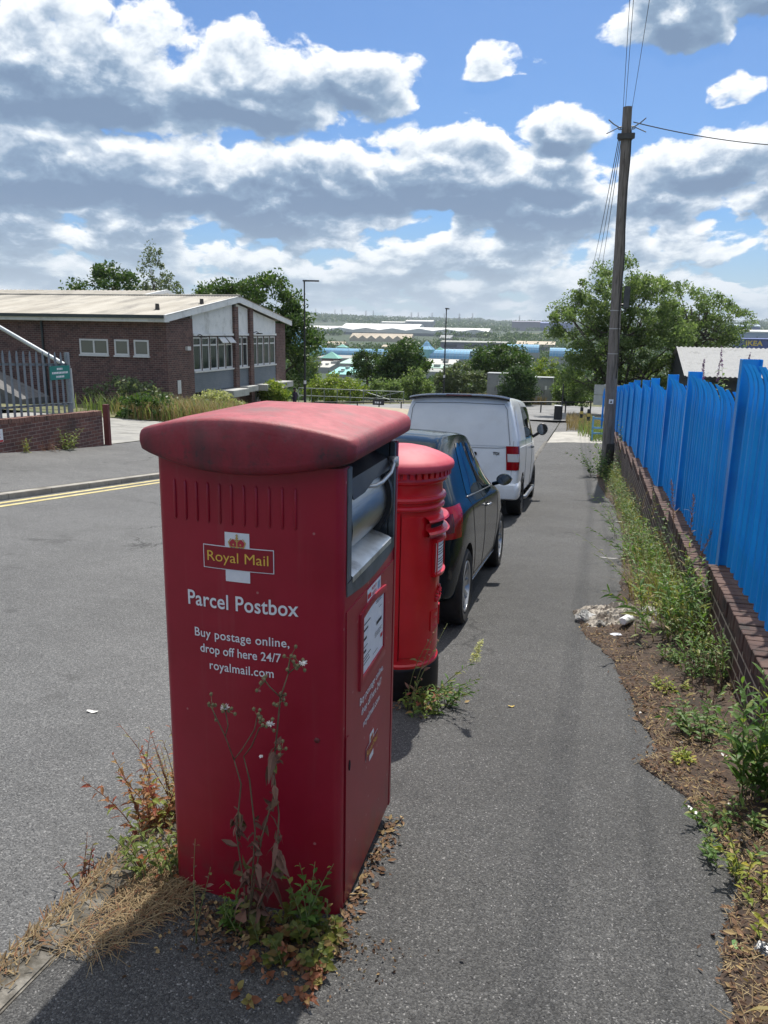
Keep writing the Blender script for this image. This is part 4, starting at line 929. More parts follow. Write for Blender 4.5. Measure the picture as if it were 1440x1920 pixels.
herb('willowherb', 'dense clump of tall narrow leaved green herbs just behind the crumpled rubbish', 'plant', V(.78, 5.6), .72, 18, .26, (.10,.17), .17, 26, GREEN, seed=26, lean=(-.1,0), up=.45)
herb('ground_weed', 'pale green bushy weed spilling over the crumpled rubbish', 'plant', V(.66, 6.3), .36, 14, .16, (.04,.07), .28, 14, YGREEN, seed=27, lean=(-.35,0))
herb('willowherb', 'tall green herbs at the wall halfway between the rubbish and the wooden pole', 'plant', V(.80, 7.6), .72, 14, .26, (.08,.13), .15, 24, GREEN, seed=28, lean=(-.15,0), up=.45)
herb('willowherb', 'single green stem leaning far out over the pavement', 'plant', V(.55, 7.3), .62, 2, .03, (.05,.08), .2, 22, GREEN, seed=29, lean=(-.85,.1), up=.35)
grass('dry_grass', 'straw coloured arching grass tuft behind the crumpled rubbish', 'grass tuft', V(.66, 6.9), .42, 90, .16, STRAWM, 30, .006, .9)
t_, tips, rg = herb('tall_grass', 'tall reddish brown seeding grass in front of the blue fence', 'plant', V(.90, 6.7), 1.25, 5, .10, (.10,.16), .06, 5, STRAWM, STEMB, seed=31, r=.0024); panicle(t_, tips, rg, mat('seed_brown', (.24,.13,.08), (.36,.22,.14), scale=40, rough=.9), L=.38, n=120, s=.008)
t_, tips, rg = herb('tall_grass', 'tall pale seeding grass stems in front of the stepped wall', 'plant', V(.84, 9.3), .95, 8, .2, (.10,.16), .06, 5, STRAWM, STEMB, seed=32, r=.0022); panicle(t_, tips, rg, STRAWM, L=.22, n=40, s=.006)
herb('bindweed', 'broad leaved green weed climbing the fence panel past the tall brown grass', 'plant', V(.92, 8.6), .85, 3, .05, (.06,.10), .55, 12, DGREEN, seed=33, lean=(0,.1), u0=.4)
for k, (x, y, h, sd) in enumerate(((.80, 9.0, .55, 41), (.82, 10.6, .6, 42), (.84, 12.4, .6, 43), (.86, 14.5, .6, 44), (.84, 16.8, .6, 45))):
    herb('verge_weed', 'green leafy weeds growing in a row along the far half of the brick wall', 'plant', V(x, y), h, 16, .32, (.07,.12), .2, 18, (GREEN, DGREEN)[k % 2], seed=sd, lean=(-.25,0), group='weeds along the far half of the brick wall')
herb('bramble', 'dark green bramble around the foot of the wooden pole', 'bush', V(.62, 19.7), .75, 34, .45, (.09,.14), .5, 16, DGREEN, STEMB, seed=46, lean=(-.1,-.1))
herb('bramble', 'green leafy bush on the wall side of the wooden pole', 'bush', V(1.0, 21.5), 1.35, 30, .45, (.09,.14), .45, 18, GREEN, STEMB, seed=47)
mb = MB(); rg = random.Random(61)                    # undergrowth nobody could count
for k in range(3300):
    y = rg.choice((rg.uniform(1.4, 21), rg.uniform(4.8, 10), rg.uniform(8, 21))); x = clamp(.93-abs(rg.gauss(0, .10 if y < 5 else .17)), edge(y)+.02, .94)
    h = rg.uniform(.01, .08 if y < 4.6 else (.18 if y < 6 else .30)); d_ = rdir(rg, .35); L = rg.uniform(.03, .09)
    mb.grid(leaf_verts(Vector((x, y, vz(x, y)+h)), d_, Vector((rg.gauss(0,.4), rg.gauss(0,.4), 1)).normalized(), L, L*rg.uniform(.14, .3), .4))
tag(mb.build('undergrowth', leafmat('undergrowth_leaves', (.06,.12,.025), (.16,.24,.05), (.30,.24,.09))), label='tangle of low green undergrowth at the foot of the brick wall', kind='stuff')
mb = MB()
for k in range(1300):
    y = rg.choice((rg.uniform(5.4, 9), rg.uniform(7, 21))); x = clamp(.94-abs(rg.gauss(0, .15)), edge(y)+.02, .94); a = rg.uniform(0, 6.3); h = rg.uniform(.10, .34); b = rg.uniform(.1, .6); s_ = Vector((-math.sin(a), math.cos(a), 0)); z = vz(x, y)-.01; w0 = .0035
    mb.grid([(Vector((x, y, z))-s_*w0, Vector((x, y, z))+s_*w0), (Vector((x+math.cos(a)*b*h*.3-.02, y+math.sin(a)*b*h*.3, z+h*.6))-s_*w0*.8, Vector((x+math.cos(a)*b*h*.3-.02, y+math.sin(a)*b*h*.3, z+h*.6))+s_*w0*.8), (Vector((x+math.cos(a)*b*h-.05, y+math.sin(a)*b*h, z+h))-s_*.0004, Vector((x+math.cos(a)*b*h-.05, y+math.sin(a)*b*h, z+h))+s_*.0004)])
tag(mb.build('verge_grass', leafmat('verge_grass_blades', (.10,.16,.035), (.26,.27,.08), (.42,.34,.17))), label='mixed green and dry grass along the foot of the brick wall', kind='stuff')

for k, (x, y, h, n_, lm_) in enumerate(((.70,5.05,.16,10,GREEN),(.62,4.5,.10,9,YGREEN),(.80,4.75,.22,9,GREEN),(.86,3.62,.20,8,DGREEN),(.64,2.72,.10,8,GREEN),(.88,2.75,.16,9,GREEN),(.90,2.15,.18,9,YGREEN),(.58,3.5,.07,7,YGREEN))):
    herb('verge_weed', 'small low weed dotted over the brown earth between the rubbish and the viewer', 'plant', V(x, y), h, n_, .09, (.03,.065), .32, 9, lm_, seed=140+k, lean=(-.2,0), group='small weeds on the brown earth')
# weeds round the two postboxes and along the kerb
def stalk(sb, P, r): sb.tube(P, r, 5)
t_ = thing('dead_sow_thistle', 'tall withered brown weed with white fluffy seed heads in front of the parcel postbox', 'plant', (-.865, 1.80, pave_z(-.86, 1.8)))
sb, lb, fb, bb = MB(), MB(), MB(), MB(); rg = random.Random(71)
mains = [[(0,0,0),(-.005,.0,.2),(-.03,.01,.40),(-.015,.02,.58),(-.025,.0,.68)], [(.0,.0,.0),(.02,.0,.22),(.03,.01,.42),(.012,.02,.60),(.0,.01,.69)], [(0,0,0),(.03,.0,.25),(.05,.01,.40),(.085,.02,.55),(.092,.02,.72),(.10,.02,.80),(.115,.01,.92),(.135,.02,1.0)], [(.02,0,.05),(.06,0,.2),(.10,.0,.33),(.105,.01,.5),(.09,.02,.62)]]
br = [[(-.025,.0,.68),(-.05,.0,.76),(-.075,.0,.82),(-.085,-.005,.855)], [(-.05,0,.76),(-.04,0,.80),(-.045,-.005,.86)], [(-.025,0,.68),(.0,0,.72),(.04,.0,.80),(.05,0,.85)], [(.0,.01,.69),(.03,.0,.74),(.055,0,.81),(.085,-.01,.83)], [(.115,.01,.92),(.09,.0,.955),(.075,0,.975)], [(.135,.02,1.0),(.16,.0,1.03),(.18,0,1.045)], [(.135,.02,1.0),(.14,.02,1.05)], [(.092,.02,.72),(.115,.0,.76),(.12,0,.745)], [(.115,.01,.92),(.13,0,.94),(.125,0,.915)]]
mains = [[(x, y, z*.87) for x, y, z in P] for P in mains]; br = [[(x, y, z*.87) for x, y, z in P] for P in br]
for P in mains: stalk(sb, P, [.0032]+[.0025]*(len(P)-2)+[.0017])
for P in br:
    stalk(sb, P, [.0019]*len(P))
    for k in range(6): q = Vector(P[-1])+Vector((rg.gauss(0,.013), rg.gauss(0,.01), rg.gauss(0,.013))); bb.tube([P[-1], q], .0009, 4); bb.lathe([(0,-.006),(.0045,-.002),(.005,.003),(0,.008)], 7, tuple(q))
for c in ((-.045,-.005,.753), (.092,-.012,.727), (.185,0,.914), (.062,-.01,.622)):
    k0 = .011 if c[2] != .622 else .005
    for k in range(46): d_ = rdir(rg, .2); fb.tube([c, Vector(c)+d_*k0*rg.uniform(.8, 1.3)], [.0022,.0006], 4)
for k in range(120):
    P = [Vector(q) for q in rg.choice(mains)]; c, ax = along(P, rg.uniform(.08, .62)); d_ = (rdir(rg, -.1)); L = rg.uniform(.018, .048)
    lb.grid(leaf_verts(c, d_, rdir(rg, .3), L, L*rg.uniform(.45,.85), rg.uniform(-6, 16), rg.uniform(-1.4, 1.4)))
sb.build('stem', mat('stem_withered', (.10,.075,.04), (.17,.125,.07), scale=30, rough=.8), t_, smooth=True); lb.build('leaves', DEADL, t_); bb.build('buds', mat('bud_olive', (.15,.13,.06), (.24,.2,.1), scale=60, rough=.8), t_); fb.build('seed_head', FLUFF, t_)
K = lambda x, y: (x, y, pave_z(x, y)-.004)
herb('ground_weed', 'low yellow green weed spreading under the front edge of the parcel postbox', 'plant', K(-.72, 1.82), .14, 22, .13, (.025,.05), .6, 10, leafmat('celandine', (.065,.09,.02), (.15,.155,.03), (.20,.13,.05)), seed=72, lean=(0,-.25), droop=.3)
herb('ground_weed', 'green weed with small toothed leaves rising against the right corner of the parcel postbox', 'plant', K(-.68, 1.86), .27, 6, .05, (.03,.06), .45, 13, GREEN, seed=73)
herb('ground_weed', 'small dark green weed at the left foot of the withered tall weed', 'plant', K(-.93, 1.85), .14, 9, .06, (.03,.055), .35, 8, GREEN, STEMG, seed=74)
herb('ground_weed', 'dry reddish brown weed flattened on the asphalt in front of the parcel postbox', 'plant', K(-.72, 1.70), .07, 20, .14, (.025,.045), .55, 7, leafmat('rust_leaves', (.18,.06,.03), (.30,.13,.07), (.24,.2,.06)), STEMB, seed=75, lean=(0,-.3))
herb('thin_weed', 'thin single green stalk standing left of the withered tall weed', 'plant', K(-1.0, 1.74), .45, 2, .01, (.02,.04), .4, 6, DEADL, STEMG, seed=76, r=.0022, u0=.45)
kz = lambda x, y: (x, y, G(-1.5, y)-.0)
herb('willowherb', 'red stemmed weed with scarlet and yellow leaves in the gutter left of the parcel postbox', 'plant', (-1.47, 2.30, G(-1.6, 2.30)), .44, 16, .08, (.045,.08), .28, 20, REDL, STEMR, seed=77, lean=(-.1,0))
herb('willowherb', 'feathery pale tipped weed in the gutter behind the scarlet leaved one', 'plant', (-1.41, 2.42, G(-1.6, 2.42)), .52, 14, .06, (.03,.06), .14, 26, leafmat('pale_tips', (.24,.20,.08), (.34,.31,.13), (.40,.12,.06)), STEMR, seed=78)
herb('ground_weed', 'mixed green leaved weed on the kerb against the left side of the parcel postbox', 'plant', K(-1.27, 2.02), .24, 14, .10, (.035,.07), .28, 12, leafmat('kerb_leaves', (.09,.13,.03), (.20,.24,.05), (.32,.10,.04)), seed=79, lean=(-.1,-.2))
herb('ground_weed', 'small dark red weed in the gutter nearest the viewer', 'plant', (-1.54, 1.93, G(-1.6, 1.93)), .20, 7, .07, (.025,.05), .3, 9, leafmat('dark_red_leaves', (.16,.03,.03), (.22,.10,.05), (.16,.2,.05)), STEMR, seed=80)
mb = MB(); rg = random.Random(81)                    # thatch of dead grass on the kerb
for k in range(2300):
    f = rg.random(); y = lerp(1.55, 2.12, f**.8); x = lerp(-1.36, -1.12, rg.random()**.8)+(.0 if y > 1.7 else -.02)
    if x > lerp(-1.22, -1.06, clamp((y-1.55)/.5, 0, 1)): continue
    a = rg.gauss(.9, 1.5); L = rg.uniform(.015, .07)*(1 if rg.random() < .9 else 2); z = pave_z(-1.2, y)+.006+rg.uniform(0, .020)*clamp(1-abs(x+1.25)/.14, .1, 1); p = Vector((x, y, z)); q = p+Vector((math.cos(a)*L, math.sin(a)*L, rg.uniform(-.008, .010))); s_ = Vector((-math.sin(a), math.cos(a), .3))*.0011
    mb.grid([(p-s_, p+s_), (p.lerp(q, .5)-s_+Vector((0,0,.008)), p.lerp(q, .5)+s_+Vector((0,0,.008))), (q-s_*.4, q+s_*.4)])
for k in range(1250):
    y = rg.uniform(1.15, 2.5); x = -1.475+rg.gauss(0, .03)+(.07*rg.random() if rg.random() < .22 else 0); a = rg.gauss(1.4, 1.2); L = rg.uniform(.012, .042); z = (G(-1.5, y)+rg.uniform(.002, .05) if x < -1.48 else pave_z(-1.35, y)+rg.uniform(.007, .016)); p = Vector((x, y, z)); q = p+Vector((math.cos(a)*L, math.sin(a)*L, rg.uniform(0, .025))); s_ = Vector((-math.sin(a), math.cos(a), .3))*.0025
    mb.quad(p-s_, p+s_, q+s_*.4, q-s_*.4)
tag(mb.build('dead_grass', leafmat('dead_thatch', (.15,.10,.055), (.36,.275,.155), (.22,.11,.06), trans=.15, rough=.85)), label='matted dead grass over the kerb beside the parcel postbox', kind='stuff')
mb = MB()
for k in range(420):
    s = rg.random(); y = lerp(1.80, 2.6, s); x = -.62+abs(rg.gauss(0, .03)); z = pave_z(x, y)
    if k > 260: x = rg.uniform(-1.05, -.6); y = 1.85-abs(rg.gauss(0, .07)); z = pave_z(x, y)
    L = rg.uniform(.01, .035); mb.grid(leaf_verts(Vector((x, y, z+rg.uniform(.003,.014))), rdir(rg, .05), Vector((rg.gauss(0,.4), rg.gauss(0,.4), 1)).normalized(), L, L*rg.uniform(.3, .6), 0))
for k in range(200):
    a = rg.uniform(-2.6, .3); r_ = .25+abs(rg.gauss(0, .07)); x, y = PX+r_*math.cos(a), PY+r_*math.sin(a); L = rg.uniform(.012, .035); mb.grid(leaf_verts(Vector((x, y, pave_z(x, y)+rg.uniform(.003,.015))), rdir(rg, .05), Vector((rg.gauss(0,.4), rg.gauss(0,.4), 1)).normalized(), L, L*.5, 0))
for k in range(900):
    y = rg.uniform(1.2, 2.5); x = -1.50+rg.gauss(0, .025); L = rg.uniform(.008, .028); mb.grid(leaf_verts(Vector((x, y, G(-1.5, y)+rg.uniform(.003,.03))), rdir(rg, .2), rdir(rg, .6), L, L*rg.uniform(.3, .6), 0))
for k in range(1500):
    x = rg.gauss(-.88, .20); y = 1.92-abs(rg.gauss(0, .11)); L = rg.uniform(.004, .016); mb.grid(leaf_verts(Vector((x, y, pave_z(x, y)+rg.uniform(.002,.012))), rdir(rg, .2), rdir(rg, .6), L, L*rg.uniform(.4, .9), 0))
tag(mb.build('fallen_leaves', LITTER), label='fallen dry leaves round the feet of the two postboxes', kind='stuff')
herb('ground_weed', 'green and red leaved weed at the foot of the round pillar box', 'plant', K(-.74, 3.74), .16, 18, .11, (.03,.07), .35, 9, leafmat('pillar_weed', (.08,.15,.03), (.22,.28,.06), (.30,.08,.06)), seed=90)
herb('thin_weed', 'spindly drying weed standing up against the round pillar box', 'plant', K(-.80, 3.70), .56, 3, .03, (.04,.07), .35, 8, DEADL, STEMG, seed=91, r=.0026, lean=(.05,0))
t_, tips, rg = herb('flowering_weed', 'green leaning weed tipped with a pale cream flower spike beside the round pillar box', 'plant', K(-.70, 3.78), .44, 2, .015, (.05,.08), .22, 18, GREEN, seed=92, lean=(.95,.05), r=.003)
P = tips[0][0]; e = P[-1]; mb = MB()
for k in range(150):
    u = rg.random(); c = e+Vector((.035*u, 0, .13*u)); d_ = rdir(rg, .3); mb.grid(leaf_verts(c, d_, d_.orthogonal().normalized(), (.016+.022*(1-u)), .006))
mb.build('flower_spike', leafmat('cream_flowers', (.50,.50,.26), (.72,.70,.50)), t_)
herb('ground_weed', 'leafy green sprig sprawling from the round pillar box toward the pavement', 'plant', K(-.66, 3.86), .20, 9, .07, (.04,.075), .25, 12, GREEN, seed=93, lean=(.6,0))
# buddleia behind the fence
def buddleia(loc, h, label, sd, n=9):
    t_, tips, rg = herb('buddleia', label, 'bush', loc, h, n, .52, (.15,.24), .30, 40, leafmat('buddleia_leaves', (.10,.17,.07), (.20,.27,.13), (.28,.32,.12)), STEMB, seed=sd, r=.006, up=.35, u0=.55, droop=.8, hv=(.86,1.04), ld=.05, ow=.12)
    mb = MB()
    for P, hh in tips:
        a, ax = along(P, .999)
        for k in range(110):
            u = rg.random(); d_ = rdir(rg, .1); mb.grid(leaf_verts(a+ax*(.30*u)+Vector((.03*u*u,0,-.03*u*u)), d_, d_.orthogonal().normalized(), .030*(1-u*.75), .011))
    mb.build('flower_spike', leafmat('buddleia_flowers', (.09,.035,.14), (.17,.09,.20), (.22,.06,.42)), t_); return t_
buddleia((1.98, 7.1, base(7.0)-.2), 2.62, 'buddleia with purple flower spikes showing over the nearest complete fence panel', 95, 15)
buddleia((2.0, 10.2, base(10)-.2), 2.5, 'smaller leafy buddleia behind the third fence panel', 96, 9)
tag(strip('ground_behind_fence', [1.18, 2, 4, 8], yr(-2, 28, 1), GRASS, -.12), kind='structure')

# ---------------------------------------------------------------- rubbish
PAPER = mat('soiled_cardboard', (.34,.30,.25), (.50,.46,.40), scale=9, rough=.85, bump=.4, bscale=30, c3=(.12,.095,.075), s3=9, th3=(.46,.60))
mb = MB(); rg = random.Random(101); rows = []
for i in range(46):
    row = []
    for j in range(40):
        u, v = i/45-.5, j/39-.5; k = max(abs(u), abs(v))*2; n = mnoise.noise((u*5.1, v*5.7, 3.3)); n2 = mnoise.noise((u*13, v*15, 1.1))
        x = u*.60+.05*mnoise.noise((v*4, 0, 2)); y = v*.52+.05*mnoise.noise((u*4, 9, 2)); row.append((x, y, max(.004, (.10*(1-k**2.2)+.07*n*(1.1-k)+(.5-abs(n2))*.075*(1.15-k)+.03*abs(mnoise.noise((u*27, v*29, 4)))))))
    rows.append(row)
mb.grid(rows); o = mb.build('crumpled_cardboard', PAPER, loc=(.37, 6.05, base(6.05)+.0), rot=(R(-5.9), 0, R(12))); tag(o, 'crumpled dirty beige cardboard bag lying half on the pavement', 'rubbish')
CANM = mat('can_white', (.74,.74,.74), (.82,.82,.81), scale=14, rough=.4, c3=(.45,.44,.44), s3=18, th3=(.55,.62))
t_ = thing('crushed_carton', 'crushed white drinks carton lying on the crumpled cardboard', 'rubbish', (.44, 5.86, base(5.86)+.085), (R(-8), R(8), R(-22)))
mb = MB(); mb.grid([[(r_*math.cos(a)*(1+.12*mnoise.noise((math.cos(a)*2, y*16, 1))), y, r_*math.sin(a)*.8*(1+.15*mnoise.noise((math.sin(a)*2, y*19, 4)))) for a in [2*math.pi*k/18 for k in range(18)]] for y, r_ in ((-.12,.001),(-.12,.028),(-.11,.034),(-.05,.035),(.02,.037),(.09,.035),(.15,.036),(.16,.03),(.16,.001))], True); mb.build('carton_body', CANM, t_, auto=.8)
mb = MB()
for z in (.02,.045,.06,.085): mb.box((-.012,z-.006,.0305),(.014,z+.004,.0325))
mb.build('carton_print', mat('print_grey', (.12,.12,.13), rough=.6), t_)
mb = MB(); mb.grid([[(lerp(-.13,.13,i/6), lerp(-.03,.03,j/2), .012+.012*math.sin(i*1.1)) for j in range(3)] for i in range(7)]); o = mb.build('plastic_wrapper', mat('wrapper_blue', (.60,.62,.70), (.72,.72,.74), scale=12, rough=.35, c3=(.06,.09,.40), s3=14, th3=(.55,.6)), loc=(.42, 5.60, base(5.60)+.012), rot=(R(-6),0,R(20))); tag(o, 'flat white and blue plastic wrapper in front of the crushed carton', 'rubbish')
def crumple(name, label, loc, s, m, sd):
    mb = MB(); mb.grid([[tuple(Vector((math.sin(a)*math.cos(b), math.sin(a)*math.sin(b), .55*math.cos(a)))*s*(1+.5*mnoise.noise((math.sin(a)*math.cos(b)*2.3, math.sin(a)*math.sin(b)*2.3, sd+math.cos(a)))+.55*(abs(mnoise.noise((math.sin(a)*math.cos(b)*5.3, math.sin(a)*math.sin(b)*5.3, sd+math.cos(a)*4)))-.25))) for b in [2*math.pi*k/14 for k in range(26)]] for a in [math.pi*(k+.02)/16.04 for k in range(17)]], True)
    return tag(mb.build(name, m, loc=loc), label, 'rubbish')
FOIL = mat('crumpled_foil', (.40,.41,.42), (.58,.58,.58), scale=40, rough=.4, metal=.5, c3=(.10,.10,.10), s3=40)
crumple('foil_ball', 'crumpled silver grey foil ball on the earth in the bottom right corner', (.645, 2.20, vz(.645, 2.2)+.012), .026, FOIL, 3.1)
crumple('paper_scrap', 'torn white paper scrap at the far end of the crumpled cardboard', (.62, 6.25, vz(.62, 6.25)+.03), .075, mat('paper_white', (.62,.60,.56), (.72,.70,.66), scale=20, rough=.8), 5.5)
crumple('stone', 'rounded pale grey stone lying on the crumpled cardboard', (.24, 5.80, base(5.8)+.04), .038, mat('pale_stone', (.26,.245,.22), (.36,.34,.31), scale=20, rough=.8), 9.5)
LW = mat('litter_white', (.66,.65,.62), (.76,.75,.72), scale=20, rough=.7)
def chip(name, label, x, y, L, w_, a, m, z=None):
    mb = MB(); mb.grid([[(lerp(-L,L,i/4), s*w_*(1-.6*abs(i/2-1)**2), .004+.004*math.cos(i*1.3)) for s in (-1,1)] for i in range(5)])
    return tag(mb.build(name, m, loc=(x, y, (vz(x, y) if z is None else z)+.003), rot=(R(-6), 0, a)), label, 'rubbish')
chip('paper_strip', 'white paper strip at the edge of the earth beside the sprawling weed', .56, 3.05, .035, .012, 2.2, LW)
chip('paper_strip', 'white paper strip lying near the foot of the wooden pole', .72, 12.3, .12, .03, .2, LW)
chip('paper_strip', 'pale paper strip under the leaning green stem', .40, 8.95, .10, .012, .1, LW)
chip('paper_scrap', 'white flattened scrap on the road to the left of the parcel postbox', -2.41, 3.23, .030, .014, .2, LW, G(-2.41, 3.23))
chip('fallen_leaf', 'single fallen yellow leaf on the bare pavement right of the pillar box', -.27, 3.94, .018, .009, .4, mat('leaf_yellow', (.45,.33,.08), rough=.7), base(3.94))
chip('fallen_leaf', 'single fresh green leaf on the earth left of the foil ball', .575, 2.2, .024, .013, 2.0, mat('leaf_fresh', (.12,.26,.07), rough=.6))
for k in range(16):
    y_ = rng.uniform(2.2, 6.0); chip('paper_fleck', 'tiny pale paper fleck among the brown litter on the earth strip', rng.uniform(edge(y_)+.02, .85), y_, rng.uniform(.008, .022), rng.uniform(.005, .010), rng.uniform(0, 6), LW); o_ = bpy.context.scene.collection.objects[-1]; o_['group'] = 'paper flecks on the earth strip'
crumple('plastic_bag', 'grey white torn plastic bag at the pavement end of the crumpled cardboard', (.14, 5.95, base(5.95)+.03), .085, mat('bag_grey', (.42,.42,.41), (.58,.57,.55), scale=14, rough=.5, c3=(.16,.14,.12), s3=12), 7.7)
chip('paper_scrap', 'greyish white scrap beside the green herbs past the rubbish', .62, 7.3, .07, .03, .6, LW)

# ---------------------------------------------------------------- telegraph pole and wires
WOODP = mat('weathered_pole', (.13,.115,.105), (.23,.205,.19), scale=5, rough=.9, bump=.5, bscale=30, stretch=(6,6,.5), c3=(.07,.06,.055), s3=3, th3=(.5,.7))
PO = thing('telegraph_pole', 'tall leaning weathered wooden telegraph pole at the end of the blue fence', 'pole', (.67, 20.6, base(20.6)))
top = Vector((.45-.67, 0, 6.80-base(20.6)))
mb = MB(); mb.tube([top*(k/6)-Vector((0,0,.4 if k == 0 else 0)) for k in range(7)], [lerp(.15,.105,k/6) for k in range(7)], 20); mb.build('shaft', WOODP, PO, auto=.7)
pt = lambda f: top*f
mb = MB(); mb.lathe([(.150,-.02),(.155,.0),(.153,.75),(.147,.78)], 20, (0,0,.02)); mb.build('tarred_foot', mat('tar', (.02,.018,.016), (.05,.045,.04), scale=12, rough=.8), PO, auto=.6)
q = pt(.925); mb = MB(); mb.box((q.x-.20, -.16, q.z-.065), (q.x+.20, -.10, q.z+.065)); mb.box((q.x-.16,-.10,q.z-.05),(q.x+.16,.12,q.z+.05)); mb.build('cross_block', mat('block_dark', (.04,.04,.042), (.07,.07,.07), scale=10), PO, bevel=.01)
q = pt(.945); mb = MB()
for sx in (-1, 1):
    mb.tube([(q.x+sx*.12,-.1,q.z+.0),(q.x+sx*.30,-.12,q.z+.10),(q.x+sx*.42,-.12,q.z+.20)], .014, 6); mb.tube([(q.x+sx*.12,-.1,q.z+.05),(q.x+sx*.34,-.1,q.z-.05),(q.x+sx*.45,-.1,q.z-.10)], .012, 6); mb.tube([(q.x+sx*.14+.05*math.cos(a),-.13,q.z+.03*math.sin(a)) for a in [k*.5 for k in range(14)]], .012, 6)
mb.build('wire_bracket', mat('galvanised_dark', (.16,.17,.18), rough=.5, metal=.7), PO)
q = pt(.50); mb = MB(); mb.tube([(q.x,-.02,q.z-.12),(q.x+.24,-.02,q.z-.13)], .03, 8); o = mb.build('bracket_arm', BLACKP, PO)
mb = MB(); mb.box((q.x+.17,-.09,q.z-.20),(q.x+.31,.05,q.z+.32)); mb.tube([(q.x+.24,-.02,q.z-.20),(q.x+.22,-.02,q.z-.30)], .03, 8); mb.build('equipment_box', mat('box_grey', (.05,.055,.06), (.08,.085,.09), scale=6, rough=.6), PO, bevel=.015)
mb = MB(); mb.tube([pt(f)+Vector((.10+.02*math.sin(f*23), -.13, 0)) for f in [.28+.66*k/24 for k in range(25)]], .014, 6); mb.build('cable', BLACKP, PO)
for f in (.30,.35,.42,.47): 
    mb = MB(); mb.lathe([(.132,-.012),(.136,-.008),(.136,.008),(.132,.012)], 20, tuple(pt(f))); mb.build('cable_strap', mat('strap_pale', (.4,.4,.4), rough=.5, metal=.5), PO)
q = pt(.213); mb = MB(); mb.box((q.x-.045,-.162,q.z-.045),(q.x+.065,-.155,q.z+.07)); pl = mb.build('plate', WHITE, PO)
mb = MB(); mb.quad((q.x-.02,-.164,q.z-.02),(q.x+.04,-.164,q.z-.02),(q.x+.01,-.164,q.z+.045)); mb.build('plate_symbol', INK, pl)
WIREM = mat('wire_black', (.02,.02,.022), rough=.6)
def wire(a, b, sag, label, r=.012, group=None):
    a, b = Vector(a), Vector(b); mb = MB(); mb.tube([a.lerp(b, k/24)-Vector((0,0,sag*4*(k/24)*(1-k/24))) for k in range(25)], r, 6)
    return tag(mb.build('overhead_wire', WIREM), label, 'wire', group)
tp = Vector((.45, 20.6, 6.80))
for k, (dx_, x2) in enumerate(((-.10, -.02), (-.05, .06))): wire(tp+Vector((dx_,-.1,-.02)), (x2-.35, -12, 8.6), .75, 'thin black wires running from the pole top up over the viewer', .0055, 'wires over the viewer')
wire(tp+Vector((.10,-.1,-.05)), (.30, -12, 8.6), .75, 'single black wire right of the paired ones over the viewer', .005)
for k in range(3): wire(tp+Vector((-.14+.03*k, .05, -.62)), (at(1108+k*9, 512, 60).x, 60, at(1108, 512, 60).z), .35, 'thin wires descending from the pole behind the ash tree', .011, 'wires descending behind the tree')
wire(tp+Vector((.16,-.05,-.34)), (9.0, 29.0, 7.6), .35, 'black wire leading from the pole top to the right edge', .012)

# ================================================================ trees
BARK = mat('bark', (.07,.06,.05), (.14,.12,.10), scale=6, rough=.95, bump=.5)
LEAF1 = leafmat('tree_leaves_dark', (.030,.065,.016), (.070,.125,.030), (.11,.16,.045), trans=.3)
LEAF2 = leafmat('tree_leaves_ash', (.080,.130,.045), (.155,.21,.080), (.21,.26,.12), trans=.46)
LEAF3 = leafmat('tree_leaves_grey', (.07,.10,.055), (.14,.17,.09), (.19,.22,.13), trans=.35)
LEAF4 = leafmat('shrub_yellow_green', (.11,.17,.025), (.22,.28,.05), (.30,.32,.08), trans=.35)
def leaf_cloud(nr, centers, radii, per, size, flat=.75, sky=.45):
    """many small bent leaf sprays scattered round clump centres"""
    C_ = np.repeat(centers, per, 0); Rr = np.repeat(radii, per)
    n = len(C_); d_ = nr.normal(size=(n, 3)); d_ /= np.linalg.norm(d_, axis=1)[:, None]
    rr = nr.random(n)**.5; P = C_+d_*(Rr*rr)[:, None]*np.array([1, 1, flat])
    a = nr.normal(size=(n, 3)); a /= np.linalg.norm(a, axis=1)[:, None]
    b = np.cross(a, nr.normal(size=(n, 3))); b /= np.linalg.norm(b, axis=1)[:, None]+1e-9
    s = size*nr.uniform(.55, 1.35, n)[:, None]
    Vv = np.stack([P-a*s*.5, P+b*s*.27, P+a*s*.5, P-b*s*.27], 1).reshape(-1, 3)
    F = np.arange(4*n).reshape(-1, 4); return Vv, F
